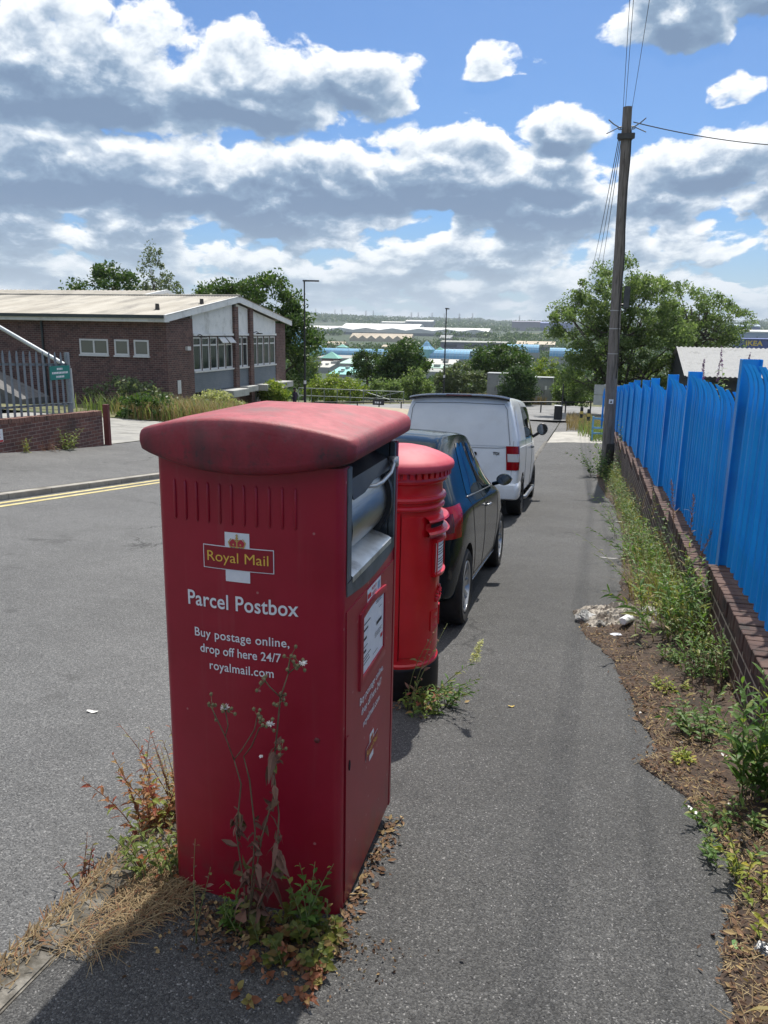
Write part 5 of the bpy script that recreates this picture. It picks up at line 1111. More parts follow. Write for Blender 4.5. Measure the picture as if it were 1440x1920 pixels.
def tree(name, label, cat, loc, crown, lm, seed, nclump=60, per=70, size=.2, clump=.9, trunk=(0,0), tr=.18, limbs=10, flat=.75, group=None, shell=.55):
    """crown: list of (dx,dy,dz, rx,ry,rz); limbs run from the trunk to the clumps"""
    nr = np.random.default_rng(seed); rg = random.Random(seed)
    t_ = thing(name, label, cat, loc, (0,0,0), group); cs = []
    wts = np.array([c[3]*c[4]*c[5] for c in crown])**.75; wts /= wts.sum()
    for k in range(nclump):
        c = crown[nr.choice(len(crown), p=wts)]; d_ = nr.normal(size=3); d_ /= np.linalg.norm(d_); q = nr.uniform(shell, 1.)**.6
        cs.append((c[0]+d_[0]*c[3]*q, c[1]+d_[1]*c[4]*q, c[2]+d_[2]*c[5]*q))
    cs = np.array(cs); rad = clump*nr.uniform(.55, 1.25, nclump)
    Vv, F = leaf_cloud(nr, cs, rad, per, size, flat); raw_mesh('crown', Vv, F, lm, t_)
    mb = MB(); zc = min(c[2]-c[5] for c in crown); zt = max(c[2] for c in crown); mid = Vector((trunk[0], trunk[1], max(zc, .3)))
    H = [Vector((0,0,-.3)), mid*.5, mid, Vector((crown[0][0]*.5, crown[0][1]*.5, lerp(zc, zt, .55))), Vector((crown[0][0], crown[0][1], zt))]
    mb.tube(H, [tr*1.2, tr, tr*.85, tr*.5, tr*.15], 9)
    for k in range(limbs):
        e = Vector(cs[rg.randrange(nclump)]); s0, _ = along(H, rg.uniform(.35, .8)); m_ = s0.lerp(e, .5)+Vector((0, 0, .12*(e-s0).length)); mb.tube([s0, m_, e], [tr*.42, tr*.25, tr*.06], 6)
        for j in range(2): e2 = Vector(cs[rg.randrange(nclump)]); mb.tube([m_, m_.lerp(e2, .5 if (e2-m_).length > 3 else 1)], [tr*.2, tr*.05], 5) if (e2-m_).length < 4 else None
    mb.build('trunk', BARK, t_, smooth=True); return t_

# ================================================================ office building on the left
BX, BY, BY2 = -17.7, 30.6, 44.3
HB = brickmat('office_brick', (.150,.078,.068), (.085,.048,.046), (.25,.22,.20), axis='xy', bw=.235, bh=.09, msize=.012, bump=.3, ms=.2)
PALEP = mat('white_fascia', (.74,.76,.77), (.82,.83,.83), scale=2.5, rough=.6, c3=(.55,.56,.55), s3=1.2)
ROOFM = mat('cement_roof', (.36,.33,.28), (.48,.45,.39), scale=1.1, rough=.9, c3=(.24,.225,.20), s3=.9, th3=(.45,.7), stretch=(1,.25,1))
CLAD = mat('grey_cladding', (.17,.20,.235), (.21,.24,.275), scale=3, rough=.5)
WFR = mat('window_white', (.62,.63,.63), (.70,.70,.70), scale=6, rough=.5)
PANE = glassmat('office_glass', (.03,.038,.042), .06)
BLIND = mat('window_blind', (.34,.33,.29), (.42,.40,.36), scale=3, rough=.8)
OB = thing('office_building', 'two storey brown brick office with shallow pale roof and long bands of white framed windows', 'building', (BX, BY, -2.1))
def ob(mb, name, m, parent=OB, **k): return mb.build(name, m, OB, world=True, **k) if parent is OB else _sub(mb, name, m, parent, **k)
def _sub(mb, name, m, parent, **k):
    o0 = parent.location+(parent.parent.location if parent.parent else Vector((0,0,0))); mb.v = [(q[0]-o0.x, q[1]-o0.y, q[2]-o0.z) for q in mb.v]; return mb.build(name, m, parent, **k)
RY = 37.5; EZ, RZ = 1.82, 2.86; WX = -40.0
mb = MB(); mb.box((WX, BY, -4.0), (BX-.002, BY+.28, EZ)); ob(mb, 'wall', HB)                    # side facing the viewer
mb = MB(); mb.box((BX-.30, BY+.281, -4.6), (BX, BY+2.35, EZ+.12)); ob(mb, 'wall', HB)           # corner pier
mb = MB(); mb.box((BX-.30, 42.85, -4.6), (BX, BY2, EZ+.05)); ob(mb, 'wall', HB)
mb = MB(); mb.box((WX, BY2-.28, -4.6), (BX-.31, BY2, EZ)); ob(mb, 'wall', HB)
for a, b in ((37.18, 37.60), (39.05, 39.45)):
    mb = MB(); mb.box((BX-.30, a, -4.6), (BX+.12, b, RZ-.22)); ob(mb, 'brick_pilaster', HB)
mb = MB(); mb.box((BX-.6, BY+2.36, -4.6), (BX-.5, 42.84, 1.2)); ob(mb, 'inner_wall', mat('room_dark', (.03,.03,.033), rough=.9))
bays = ((32.96, 37.17), (37.61, 39.04), (39.46, 42.84))
def roof_z(y): return EZ+(RZ-EZ)*(1-abs(y-RY)/(RY-BY))
for a, b in bays:
    mb = MB(); ys = [a, (RY if a < RY < b else (a+b)/2), b]; mb.prism([(a, 1.30), (b, 1.30), (b, roof_z(b)-.05), (ys[1], roof_z(ys[1])-.05), (a, roof_z(a)-.05)], BX-.14, BX-.02, Matrix(((0,0,1,0),(1,0,0,0),(0,1,0,0),(0,0,0,1)))); ob(mb, 'white_panel', PALEP)
    mb = MB(); mb.box((BX-.16, a, 1.19), (BX+.05, b, 1.297)); ob(mb, 'ledge', PALEP)
    mb = MB(); mb.box((BX-.16, a, -1.42), (BX-.06, b, -.48))
    z = -1.40
    while z < -.52: mb.box((BX-.062, a+.002, z), (BX-.03, b-.002, z+.05)); z += .085
    ob(mb, 'cladding', CLAD)
    n = max(2, int(round((b-a)/.78))); w_ = (b-a)/n
    for k in range(n):
        y0, y1 = a+k*w_+.03, a+(k+1)*w_-.03; F_ = MB(); X0, X1_ = BX-.13, BX-.05
        for q in ((y0, -.42, y0+.07, 1.14), (y1-.07, -.42, y1, 1.14), (y0+.07, -.42, y1-.07, -.34), (y0+.07, 1.06, y1-.07, 1.14), (y0+.07, .72, y1-.07, .79)): F_.box((X0, q[0], q[1]), (X1_, q[2], q[3]))
        F_.box((BX-.10, y0-.02, -.50), (BX+.04, y1+.02, -.425))
        wf = ob(F_, 'window', WFR); P_ = MB(); P_.box((BX-.10, y0+.07, -.34), (BX-.09, y1-.07, .72)); P_.box((BX-.10, y0+.07, .79), (BX-.09, y1-.07, 1.06)); ob(P_, 'pane', PANE, wf)
        if k < n-1: Q_ = MB(); Q_.box((BX-.30, y1+.012, -.475), (BX-.02, y1+.048, 1.185)); ob(Q_, 'brick_mullion', HB)
        if (a, k) in ((32.96, 3), (32.96, 4)):
            S_ = MB(); M = Matrix.Translation((BX-.04, 0, 1.10)) @ Matrix.Rotation(R(-42), 4, 'Y'); S_.box((0, y0+.05, -.36), (.03, y1-.05, 0), M); ob(S_, 'open_vent', WFR, wf)
mb = MB(); mb.box((BX-.2, 35.3, -1.80), (BX+.85, 37.15, -1.45)); ob(mb, 'canopy', mat('canopy_concrete', (.36,.37,.36), (.46,.46,.44), scale=2, rough=.8), bevel=.02)
mb = MB(); mb.box((BX-.2, 39.47, -1.75), (BX+.85, 43.4, -1.42)); ob(mb, 'canopy', mat('canopy_concrete', (.36,.37,.36)), bevel=.02)
mb = MB(); mb.box((BX-.2, 37.65, -1.72), (BX+.55, 39.0, -1.42)); ob(mb, 'canopy', mat('canopy_concrete', (.36,.37,.36)), bevel=.02)
mb = MB(); mb.box((BX-.35, 32.97, -4.6), (BX-.12, 37.15, -2.95)); mb.box((BX-.35, 39.47, -4.6), (BX-.12, 42.83, -3.3)); ob(mb, 'lower_wall', HB)
for a, b, n, zb in ((32.97, 37.15, 5, -2.94), (39.47, 42.83, 4, -3.29)):
    for k in range(n):
        y0 = lerp(a, b, k/n)+.03; y1 = lerp(a, b, (k+1)/n)-.03; F_ = MB()
        for q in ((y0, zb, y0+.07, -1.82), (y1-.07, zb, y1, -1.82), (y0+.07, zb, y1-.07, zb+.08), (y0+.07, -1.90, y1-.07, -1.82)): F_.box((BX-.25, q[0], q[1]), (BX-.17, q[2], q[3]))
        wf = ob(F_, 'window', WFR); P_ = MB(); P_.box((BX-.22, y0+.07, zb+.08), (BX-.21, y1-.07, -1.90)); ob(P_, 'pane', PANE, wf)
mb = MB(); mb.box((BX-.28, 37.7, -4.5), (BX-.2, 38.95, -1.73)); ob(mb, 'entrance_door', mat('door_brown', (.09,.05,.035), (.12,.07,.05), scale=5, rough=.5))
# windows in the side that faces the viewer
for x0, x1, sp in ((-22.03, -20.58, 1), (-20.27, -19.55, 0), (-19.30, -18.57, 0)):
    F_ = MB(); y0 = BY-.03; z0, z1 = .32, 1.0
    qs = [(x0, z0, x0+.075, z1), (x1-.075, z0, x1, z1), (x0+.075, z0, x1-.075, z0+.075), (x0+.075, z1-.075, x1-.075, z1)]
    if sp: qs.append(((x0+x1)/2-.04, z0+.075, (x0+x1)/2+.04, z1-.075))
    for q in qs: F_.box((q[0], y0, q[1]), (q[2], y0+.07, q[3]))
    F_.box((x0-.03, y0-.05, z0-.07), (x1+.03, y0+.028, z0-.004))
    wf = ob(F_, 'window', WFR); P_ = MB(); P_.box((x0+.076, y0+.022, z0+.076), (x1-.076, y0+.029, z1-.076)); ob(P_, 'pane', glassmat('frosted_pane', (.14,.15,.135), .25), wf)
# roof with corrugated sheets, barge boards, gutter
def roof_sheet(x0, x1, y0, y1, zf, pitch=.16, amp=.022):
    xs = [x0+(x1-x0)*i/int((x1-x0)/pitch*4) for i in range(int((x1-x0)/pitch*4)+1)]
    return [[(x, y, zf(y)+amp*math.sin(2*math.pi*x/pitch)) for x in xs] for y in (y0, y1)]
mb = MB(); mb.grid(roof_sheet(WX, BX+.30, BY-.42, RY, lambda y: EZ+.28+(RZ-EZ)*(y-BY)/(RY-BY)))
mb.grid(roof_sheet(WX, BX+.30, RY, BY2+.42, lambda y: EZ+.28+(RZ-EZ)*(1-(y-RY)/(BY2-RY)))); RF = ob(mb, 'roof', ROOFM, smooth=True)
mb = MB(); mb.tube([(WX, RY, RZ+.30), (BX+.3, RY, RZ+.30)], .07, 8); _sub(mb, 'ridge_cap', ROOFM, RF)
Mx2 = Matrix(((0,0,1,0),(1,0,0,0),(0,1,0,0),(0,0,0,1)))
mb = MB(); mb.prism([(BY-.46, EZ-.06), (RY, RZ-.02), (BY2+.46, EZ-.06), (BY2+.46, EZ+.25), (RY, RZ+.29), (BY-.46, EZ+.25)], BX+.18, BX+.26, Mx2); ob(mb, 'barge_board', PALEP)
mb = MB(); mb.box((WX, BY-.42, EZ-.03), (BX+.175, BY-.36, EZ+.12)); mb.box((WX, BY-.36, EZ-.06), (BX+.175, BY-.003, EZ+.0)); ob(mb, 'soffit', PALEP)
mb = MB(); mb.box((WX, BY-.53, EZ+.10), (BX+.17, BY-.425, EZ+.24)); ob(mb, 'gutter', mat('gutter_dark', (.025,.04,.045), (.04,.055,.06), scale=3, rough=.5))
for x, y, h in ((-18.9, 32.0, .30), (-17.9, 34.3, .26)):
    mb = MB(); z = EZ+.25+(RZ-EZ)*(y-BY)/(RY-BY); mb.tube([(x, y, z-.1), (x, y, z+h)], [.11, .085], 10); mb.tube([(x, y, z-.02), (x, y, z+.04)], .17, 10); ob(mb, 'roof_vent', mat('vent_dark', (.05,.045,.04)))
mb = MB(); zr = lambda y: 2.75+.12*(y-38.6)
mb.grid(roof_sheet(-44, -24.4, 38.5, 42.4, lambda y: 3.02+.155*(y-38.5), .32, .05)); ob(mb, 'upper_roof', mat('upper_roof_cement', (.30,.28,.24), (.42,.39,.34), scale=1.5, rough=.9))
mb = MB(); mb.prism([(38.55, 2.4), (44.5, 2.4), (44.5, 2.9), (42.4, 3.60), (38.55, 2.99)], -44, -24.45, Mx2); mb.prism([(38.42, 2.88), (42.4, 3.50), (44.6, 2.95), (44.6, 3.10), (42.4, 3.70), (38.42, 3.08)], -24.44, -24.30, Mx2); ob(mb, 'upper_wall', PALEP)
mb = MB(); mb.tube([(-23.9, BY-.06, EZ+.1), (-23.9, BY-.06, -2.2)], .05, 8); ob(mb, 'downpipe', mat('gutter_dark', (.025,.04,.045)))
mb = MB(); mb.box((BX+.005, BY+.75, -1.35), (BX+.02, BY+1.05, -.75)); ob(mb, 'wall_notice', WFR)
for z, y in ((.95, 33.3), (1.1, 39.7)):
    mb = MB(); mb.tube([(BX, y, z+.25), (BX+.18, y, z+.30), (BX+.34, y, z+.22)], .02, 6); mb.box((BX+.22, y-.12, z+.17), (BX+.48, y+.12, z+.23)); ob(mb, 'wall_lamp', BLACKP)
mb = MB(); mb.box((BX, 32.2, .55), (BX+.12, 32.5, .72)); ob(mb, 'camera_box', WFR)
# outside stair rail
SR = thing('stair_canopy', 'pale sloping beam of an outside stair ending on a post behind the grey fence', 'handrail', (-20, 27, G(-20, 27)))
mb = MB(); mb.tube([(-27.0, 27, 3.35), (-23.1, 27, 1.45), (-20.0, 27, -.06)], .085, 8); mb.build('beam', mat('galvanised_pale', (.42,.45,.48), (.52,.55,.57), scale=4, rough=.5, metal=.3), SR, world=True)
mb = MB(); mb.tube([(-20.0, 27, -.10), (-19.95, 27, -2.4)], .085, 8); mb.build('post', mat('galvanised_pale', (.42,.45,.48)), SR, world=True)
mb = MB(); mb.prism([(-27, .35), (-22.6, -1.45), (-22.6, -2.6), (-27, -2.6)], 27.3, 29.0, Matrix(((1,0,0,0),(0,0,1,0),(0,1,0,0),(0,0,0,1)))); mb.build('stair_flight', mat('stair_slate', (.10,.10,.105), (.16,.155,.15), scale=4, rough=.9), SR, world=True)

# ================================================================ low wall and grey fence on the left pavement
LB = brickmat('left_wall_brick', (.19,.085,.065), (.11,.055,.05), (.26,.22,.19), axis='y', bw=.225, bh=.078, msize=.012, dirt=(.05,.04,.035))
LW_ = thing('brick_wall', 'low brown brick wall along the far pavement with the grey steel fence on top', 'wall', (-11.45, 12, 0))
def lwz(y): return -.30-.042*(y-12.7)
mb = MB(); ys = yr(2, 16.4, 1.2)
for a, b in zip(ys[:-1], ys[1:]): pass
P = [[(x, y, z) for x, z in ((-.12, G(-11.4, y)-.4), (-.12, lwz(y)-.07), (.12, lwz(y)-.07), (.12, G(-11.4, y)-.4))] for y in ys]
k0 = 0; mb.grid(P, True); n4 = len(P)*4; mb.f.append((3,2,1,0)); mb.f.append((n4-4, n4-3, n4-2, n4-1)); mb.mi += [0, 0]
mb.v = [(q[0], q[1]-12, q[2]) for q in mb.v]; mb.build('brickwork', LB, LW_)
mb = MB(); y = 2.0
while y < 16.35: j = rng.uniform(-.006, .006); mb.box((-.13+j, y-12, lwz(y)-.069), (.13+j, y+.066-12, lwz(y)+.03+rng.uniform(-.006,.006))); y += .077
mb.build('coping', mat('left_coping', (.17,.085,.065), (.24,.13,.10), scale=4, rough=.9, c3=(.07,.06,.05), s3=3), LW_)
GALV = mat('galvanised_grey', (.20,.23,.26), (.28,.31,.335), scale=5, rough=.5, metal=.35)
GF = thing('grey_palisade_fence', 'grey steel palisade fence with pointed tips on the low brown wall', 'fence', (-11.45, 12, 0))
mb = MB()
for z in (.22, 1.10): mb.grid([[(-.03, y-12, lwz(y)+z+dz) for dz in (0, .05)] for y in (3, 15.5)]); mb.grid([[(-.03+dx_, y-12, lwz(y)+z+.05) for dx_ in (0, .045)] for y in (3, 15.5)])
mb.build('rail_pair', GALV, GF)
rows0 = [[(x, y*k, z) for y, x in ((-.035,.004),(-.02,.022),(0,.008),(.02,.022),(.035,.004))] for z, k in ((.04,1),(1.26,1),(1.33,.75),(1.40,.1))]
pm = MB(); pm.grid(rows0); o_ = pm.build('pale', GALV); GP = o_.data; bpy.data.objects.remove(o_)
y = 4.0
while y < 15.4: o_ = bpy.data.objects.new('pale', GP); COL.objects.link(o_); o_.parent = GF; o_.location = (-.02, y-12, lwz(y)); o_.rotation_euler = (0, 0, R(rng.uniform(-3, 3))); y += .20
for y in (4.4, 7.2, 10, 12.95, 15.5): mb = MB(); mb.box((-.12, y-12-.045, lwz(y)-.06), (-.035, y-12+.045, lwz(y)+1.40)); mb.build('post', GALV, GF, bevel=.004)
SGN = thing('green_sign', 'small green sign with white lettering fixed on the grey fence beside its end post', 'sign', (-11.40, 15.05, .55))
mb = MB(); mb.box((-.006,-.34,-.15),(.006,.34,.15)); sb_ = mb.build('board', mat('sign_green', (.01,.20,.17), rough=.45), SGN, bevel=.003)
for z, a, b in ((.085,-.10,.10),(.0,-.27,.27),(-.085,-.14,.14)): 
    mb = MB(); x = a
    while x < b: w_ = rng.uniform(.025, .05); mb.quad((.0075, x, z-.022), (.0075, min(x+w_, b), z-.022), (.0075, min(x+w_, b), z+.022), (.0075, x, z+.022)); x += w_+.012
    mb.build('sign_lettering', LETTER, sb_)
SG2 = thing('wall_sign', 'white notice with red edge fixed on the low brown brick wall', 'sign', (-11.325, 12.65, -.60))
mb = MB(); mb.box((0,-.38,-.13),(.01,.38,.13)); sb_ = mb.build('board', WHITE, SG2)
mb = MB(); mb.quad((.012,-.37,-.125),(.012,.37,-.125),(.012,.37,-.085),(.012,-.37,-.085)); mb.build('red_edge', REDINK, sb_)
mb = MB()
for z in (.08,.03,-.03): mb.quad((.012,-.3,z-.012),(.012,.3,z-.012),(.012,.3,z+.012),(.012,-.3,z+.012))
mb.build('sign_lettering', mat('sign_red_text', (.45,.05,.06), rough=.5), sb_)
mb = MB(); mb.box((-.07,-.05,0),(.07,.05,1.02)); tag(mb.build('gate_post', mat('gate_post_maroon', (.12,.03,.03), (.17,.05,.045), scale=8, rough=.6), loc=(-11.36, 16.62, G(-11.36, 16.62)-.02), bevel=.006), 'dark maroon steel gate post at the end of the low brown wall', 'post')
# plants on the left
Lz = lambda x, y: (x, y, G(x, y)-.05)
herb('wall_weed', 'bright green weed growing at the foot of the low brown wall, below the white notice', 'plant', Lz(-11.2, 14.9), .62, 12, .12, (.08,.14), .3, 14, LEAF4, seed=201, r=.005)
herb('wall_weed', 'yellowing thin weed at the foot of the low brown wall nearest the left edge', 'plant', Lz(-11.2, 13.5), .40, 8, .07, (.06,.10), .25, 12, YGREEN, seed=202)
herb('wall_weed', 'small straggling dry weed between the two green ones below the low brown wall', 'plant', Lz(-11.2, 14.2), .32, 14, .22, (.05,.09), .25, 9, DEADL, STEMB, seed=203)
tag(strip('bank', [-30, -26, -22, -18, -15, -11.6], yr(24.6, 30.5, 1.2), GRASS, .03, lambda x, y: G(x, y)+.25*mnoise.noise((x*.4, y*.4, 0))*clamp((y-24)/3, 0, 1)), kind='structure')
def tuft_mass(name, label, boxes, n, h, m, seed, w_=.02):
    nr = random.Random(seed); mb = MB()
    for k in range(n):
        b = nr.choice(boxes); x, y = nr.uniform(b[0], b[1]), nr.uniform(b[2], b[3]); a = nr.uniform(0, 6.3); hh = h*nr.uniform(.5, 1.1); be = nr.uniform(.1, .6)*hh; s_ = Vector((-math.sin(a), math.cos(a), 0))*w_; p = Vector((x, y, G(x, y)-.05)); q = p+Vector((math.cos(a)*be*.35, math.sin(a)*be*.35, hh*.65)); e = p+Vector((math.cos(a)*be, math.sin(a)*be, hh))
        mb.grid([(p-s_, p+s_), (q-s_*.8, q+s_*.8), (e-s_*.15, e+s_*.15)])
    return tag(mb.build(name, m), label=label, kind='stuff')
tuft_mass('long_grass', 'long straw coloured grass in front of the brick office', [(-17.8, -13.6, 26.0, 29.9), (-16, -12.2, 24.6, 27)], 3000, .8, STRAWM, 211, .014)
tuft_mass('green_grass', 'rank green grass in front of the brick office', [(-19.5, -14.0, 26, 30.2), (-16, -12, 24.5, 28)], 1300, .8, leafmat('rank_grass', (.09,.14,.04), (.2,.24,.09)), 212, .018)
tree('shrub', 'grey green buddleia bush against the side wall of the brick office', 'bush', Lz(-18.6, 28.6), [(0,0,.7, 1.7,.8,.7), (1.5,.3,.5, .8,.6,.5)], LEAF3, 221, 34, 50, .17, .40, tr=.05)
tree('shrub', 'dark green low bush at the driveway edge behind the maroon gate post', 'bush', Lz(-15.6, 25.2), [(0,0,.45, 1.1,.8,.5)], LEAF1, 222, 30, 60, .14, .3, tr=.04)
tree('shrub', 'rounded pale variegated bush at the near corner of the brick office', 'bush', (-14.9, 29.6, G(-15, 29.6)-.1), [(0,0,.45, 1.05,.9,.62)], leafmat('variegated', (.25,.28,.12), (.42,.42,.22), (.5,.48,.3)), 223, 50, 80, .12, .28, tr=.04)
tree('hedge', 'yellow green bush below the canopy at the far end of the brick office', 'bush', (-16.95, 40.6, G(-16.95, 40.6)-.1), [(0,0,.75, .62,1.0,.62)], LEAF4, 224, 50, 80, .18, .4, tr=.05)
# trees behind the office
tree('broadleaf_tree', 'large dark green tree standing behind the right end of the brick office', 'tree', (-20.8, 50.0, -3.1), [(-.9,0,5.4, 3.0,3,2.9), (1.0,0,3.4, 1.9,2.2,2.7), (-3.6,.5,5.9, 2.4,2,2.1)], LEAF1, 231, 170, 130, .26, .85, tr=.3)
tree('broadleaf_tree', 'dark green treetop showing over the pale office roof left of the birch', 'tree', (-40.2, 60, -2.6), [(0,0,6.4, 3.2,3,2.6)], LEAF1, 232, 80, 110, .30, .9, tr=.3)
tree('birch_tree', 'tall feathery birch rising above the pale office roof', 'tree', (-35.4, 60, -2.7), [(-.2,0,8.2, 1.0,1,2.4), (1.0,0,7.0, 1.2,1,2.0), (-.3,0,5.5, 1.8,1.5,2)], LEAF3, 233, 75, 70, .22, .55, tr=.14, limbs=16, flat=1.3)

# ================================================================ lamp posts
LPM = mat('lamp_black', (.018,.020,.024), (.03,.032,.036), scale=4, rough=.5)
def lamp(loc, h, label, rot):
    t_ = thing('street_lamp', label, 'street lamp', loc, (0,0,rot)); mb = MB(); mb.tube([(0,0,-.1),(0,0,1.3)], .085, 12); mb.tube([(0,0,1.3),(0,0,h)], [.062,.045], 12); mb.build('column', LPM, t_, auto=.6)
    mb = MB(); mb.tube([(0,0,h-.1),(0,0,h+.10)], .055, 10); mb.prism([(-.10,-.10),(.12,-.12),(.95,-.07),(.95,.07),(.12,.12),(-.10,.10)], h+.03, h+.12); mb.build('lantern', LPM, t_, bevel=.02)
    mb = MB(); mb.lathe([(.088,1.15),(.0885,1.16),(.0885,1.36),(.088,1.37)], 12); mb.build('number_band', WHITE, t_); return t_
p = at(572, 750, 48); lamp((p.x, 48, p.z-.1), 7.55, 'tall slim black street lamp standing beside the dark tree, behind the parcel postbox lid', R(14))
p = at(832, 729, 66); lamp((p.x, 66, p.z-.2), 6.8, 'slim black street lamp beyond the junction, rising over the white van', R(88))

# ================================================================ beyond the junction: rails, cabinets, shrubs
def on(px, py, Y, dz=0): q = at(px, py, Y); return (q.x, Y, T(q.x, Y)+.08+dz)
RAILM = mat('rail_galvanised', (.17,.20,.19), (.25,.28,.27), scale=4, rough=.5, metal=.4)
a, b = at(560, 740, 61.5), at(757, 740, 61.5)
GR = thing('guard_rail', 'grey green tubular guard rail with a braced gate along the far side of the junction', 'railing', (a.x, 61.5, -4.7))
mb = MB(); n = 9; zt = at(660, 731, 61.5).z; zb = at(660, 750, 61.5).z-.3
for z in (zt, lerp(zt, zb, .55)): mb.tube([(a.x, 61.5, z), (b.x, 61.5, z)], .035, 6)
mb.build('rail_pair', RAILM, GR, world=True)
for k in range(n): x = lerp(a.x, b.x, k/(n-1)); mb = MB(); mb.tube([(x, 61.5, zt), (x, 61.5, zb-.4)], .035, 6); mb.build('post', RAILM, GR, world=True)
mb = MB(); x0, x1 = at(676, 740, 61.5).x, at(752, 740, 61.5).x; mb.tube([(x0, 61.45, zt), (x1, 61.45, zb+.2)], .03, 6); mb.tube([(x1, 61.45, zt), (x0, 61.45, zb+.2)], .03, 6); mb.build('cross_brace', RAILM, GR, world=True)
a, b = at(590, 754, 53), at(1108, 754, 53)
BRL = thing('knee_rail', 'low black knee rail with a small black plate along the near side of the junction', 'railing', (a.x, 53, -4.2))
mb = MB(); mb.tube([(lerp(a.x, b.x, k/8), 53, at(lerp(590, 1108, k/8), 754, 53).z) for k in range(9)], .045, 6); mb.build('rail', LPM, BRL, world=True)
for k in range(13): x = lerp(a.x, b.x, k/12); z = at(lerp(590, 1108, k/12), 754, 53).z; mb = MB(); mb.tube([(x, 53, z), (x, 53, z-.75)], .045, 6); mb.build('post', LPM, BRL, world=True)
p = at(710, 755, 53); mb = MB(); mb.box((p.x-.42, 52.90, p.z-.16), (p.x+.42, 52.94, p.z+.22)); pl = mb.build('plate', LPM, BRL, world=True)
mb = MB(); 
for dx_, w_ in ((-.2,.10),(-.04,.16),(.16,.08)): mb.quad((p.x+dx_-w_/2, 52.89, p.z-.04), (p.x+dx_+w_/2, 52.89, p.z-.04), (p.x+dx_+w_/2, 52.89, p.z+.08), (p.x+dx_-w_/2, 52.89, p.z+.08))
o = mb.build('plate_lettering', WHITE, pl); o.location = -BRL.location
a, b = at(985, 748, 70), at(1130, 750, 70)
TR_ = thing('timber_rail', 'low dark timber rail on the far side of the junction right of the van', 'railing', (a.x, 70, -4.6))
mb = MB(); mb.box((a.x, 69.95, a.z-.10), (b.x, 70.05, a.z+.03)); mb.build('rail', mat('dark_timber', (.05,.04,.032), (.09,.075,.06), scale=3, rough=.9), TR_, world=True)
for k in range(6): x = lerp(a.x, b.x, k/5); mb = MB(); mb.box((x-.08, 69.9, a.z-1.2), (x+.08, 70.1, a.z+.12)); mb.build('post', mat('dark_timber', (.05,.04,.032)), TR_, world=True)
CAB = mat('cabinet_grey', (.26,.28,.285), (.33,.35,.35), scale=2, rough=.6, c3=(.20,.21,.21), s3=1)
def cabinet(x0, x1, yt, Y, dep, label):
    a, b = at(x0, yt, Y), at(x1, yt, Y); z0 = T(a.x, Y)-.2; t_ = thing('equipment_cabinet', label, 'cabinet', ((a.x+b.x)/2, Y, z0)); w_ = (b.x-a.x)/2; h = a.z-z0
    mb = MB(); mb.box((-w_, 0, 0), (w_, dep, h)); mb.build('housing', CAB, t_, bevel=.02)
    mb = MB(); mb.box((-w_-.06, -.06, h+.002), (w_+.06, dep+.06, h+.08)); mb.build('lid', CAB, t_, bevel=.02)
    for s in (-1, 1): 
        mb = MB(); mb.box((min(s*.02, s*w_*.94), -.025, .25), (max(s*.02, s*w_*.94), -.003, h-.12)); d_ = mb.build('door', CAB, t_, bevel=.006)
        mb = MB(); mb.box((s*.10-.02, -.05, h*.45), (s*.10+.02, -.026, h*.6)); mb.build('handle', BLACKP, d_)
    mb = MB(); mb.box((w_*.35-.12, -.04, h*.62), (w_*.35+.05, -.027, h*.75)); mb.build('warning_plate', WHITE, t_)
cabinet(914, 950, 701, 66, 1.6, 'grey steel equipment cabinet showing left of the round dark bush')
cabinet(1002, 1037, 709, 64, 1.4, 'grey steel equipment cabinet showing right of the round dark bush')
def bush(x0, x1, yt, yb, Y, label, lm, seed, name='shrub', n=60, per=70, size=.22, clump=.55, group=None, kind='bush', tall=False):
    a, b = at((x0+x1)/2, yb, Y), at((x0+x1)/2, yt, Y); w_ = (at(x1, yb, Y).x-at(x0, yb, Y).x)/2; z0 = T(a.x, Y)-.1; h = b.z-z0
    cz = lerp(z0, b.z, .5)-z0; zlow = max(a.z, z0)-z0
    if tall: crown = [(0, 0, (h+zlow)/2+.1*h, w_*.8, w_*.8, (h-zlow)/2*.85), (-w_*.45, 0, zlow+(h-zlow)*.36, w_*.6, w_*.6, (h-zlow)*.34), (w_*.45, 0, zlow+(h-zlow)*.40, w_*.6, w_*.6, (h-zlow)*.36)]
    else: crown = [(0, 0, h*.5, w_*.85, w_*.7, h*.45), (-w_*.45, 0, h*.38, w_*.55, w_*.5, h*.36), (w_*.45, 0, h*.40, w_*.55, w_*.5, h*.36)]
    return tree(name, label, kind, (a.x, Y, z0), crown, lm, seed, n, per, size, clump, (0, 0), .07 if not tall else .16, 8, .8, group)
bush(570, 690, 700, 742, 67, 'wide yellow green bush behind the guard rail left of the braced gate', LEAF4, 301, n=110)
bush(655, 722, 660, 720, 84, 'slim dark green tree between the yellow green bush and the big dark tree', LEAF1, 302, 'young_tree', 70, 80, .26, .6, kind='tree', tall=True)
bush(705, 802, 645, 730, 80, 'big rounded dark green tree left of the lamp post beyond the junction', LEAF1, 303, 'broadleaf_tree', 130, 120, .30, .85, kind='tree', tall=True)
bush(685, 755, 706, 742, 68, 'mid green bush in front of the big dark tree', LEAF2, 304, n=70)
bush(745, 815, 690, 735, 74, 'light green bushy growth right of the big dark tree', LEAF2, 305, n=70)
bush(812, 915, 677, 735, 72, 'broad grey green bush right of the lamp post beyond the junction', LEAF3, 306, n=130, size=.24)
bush(868, 1000, 655, 715, 92, 'spreading dark green tree behind the grey cabinets', LEAF1, 307, 'broadleaf_tree', 130, 90, .32, .9, kind='tree', tall=True)
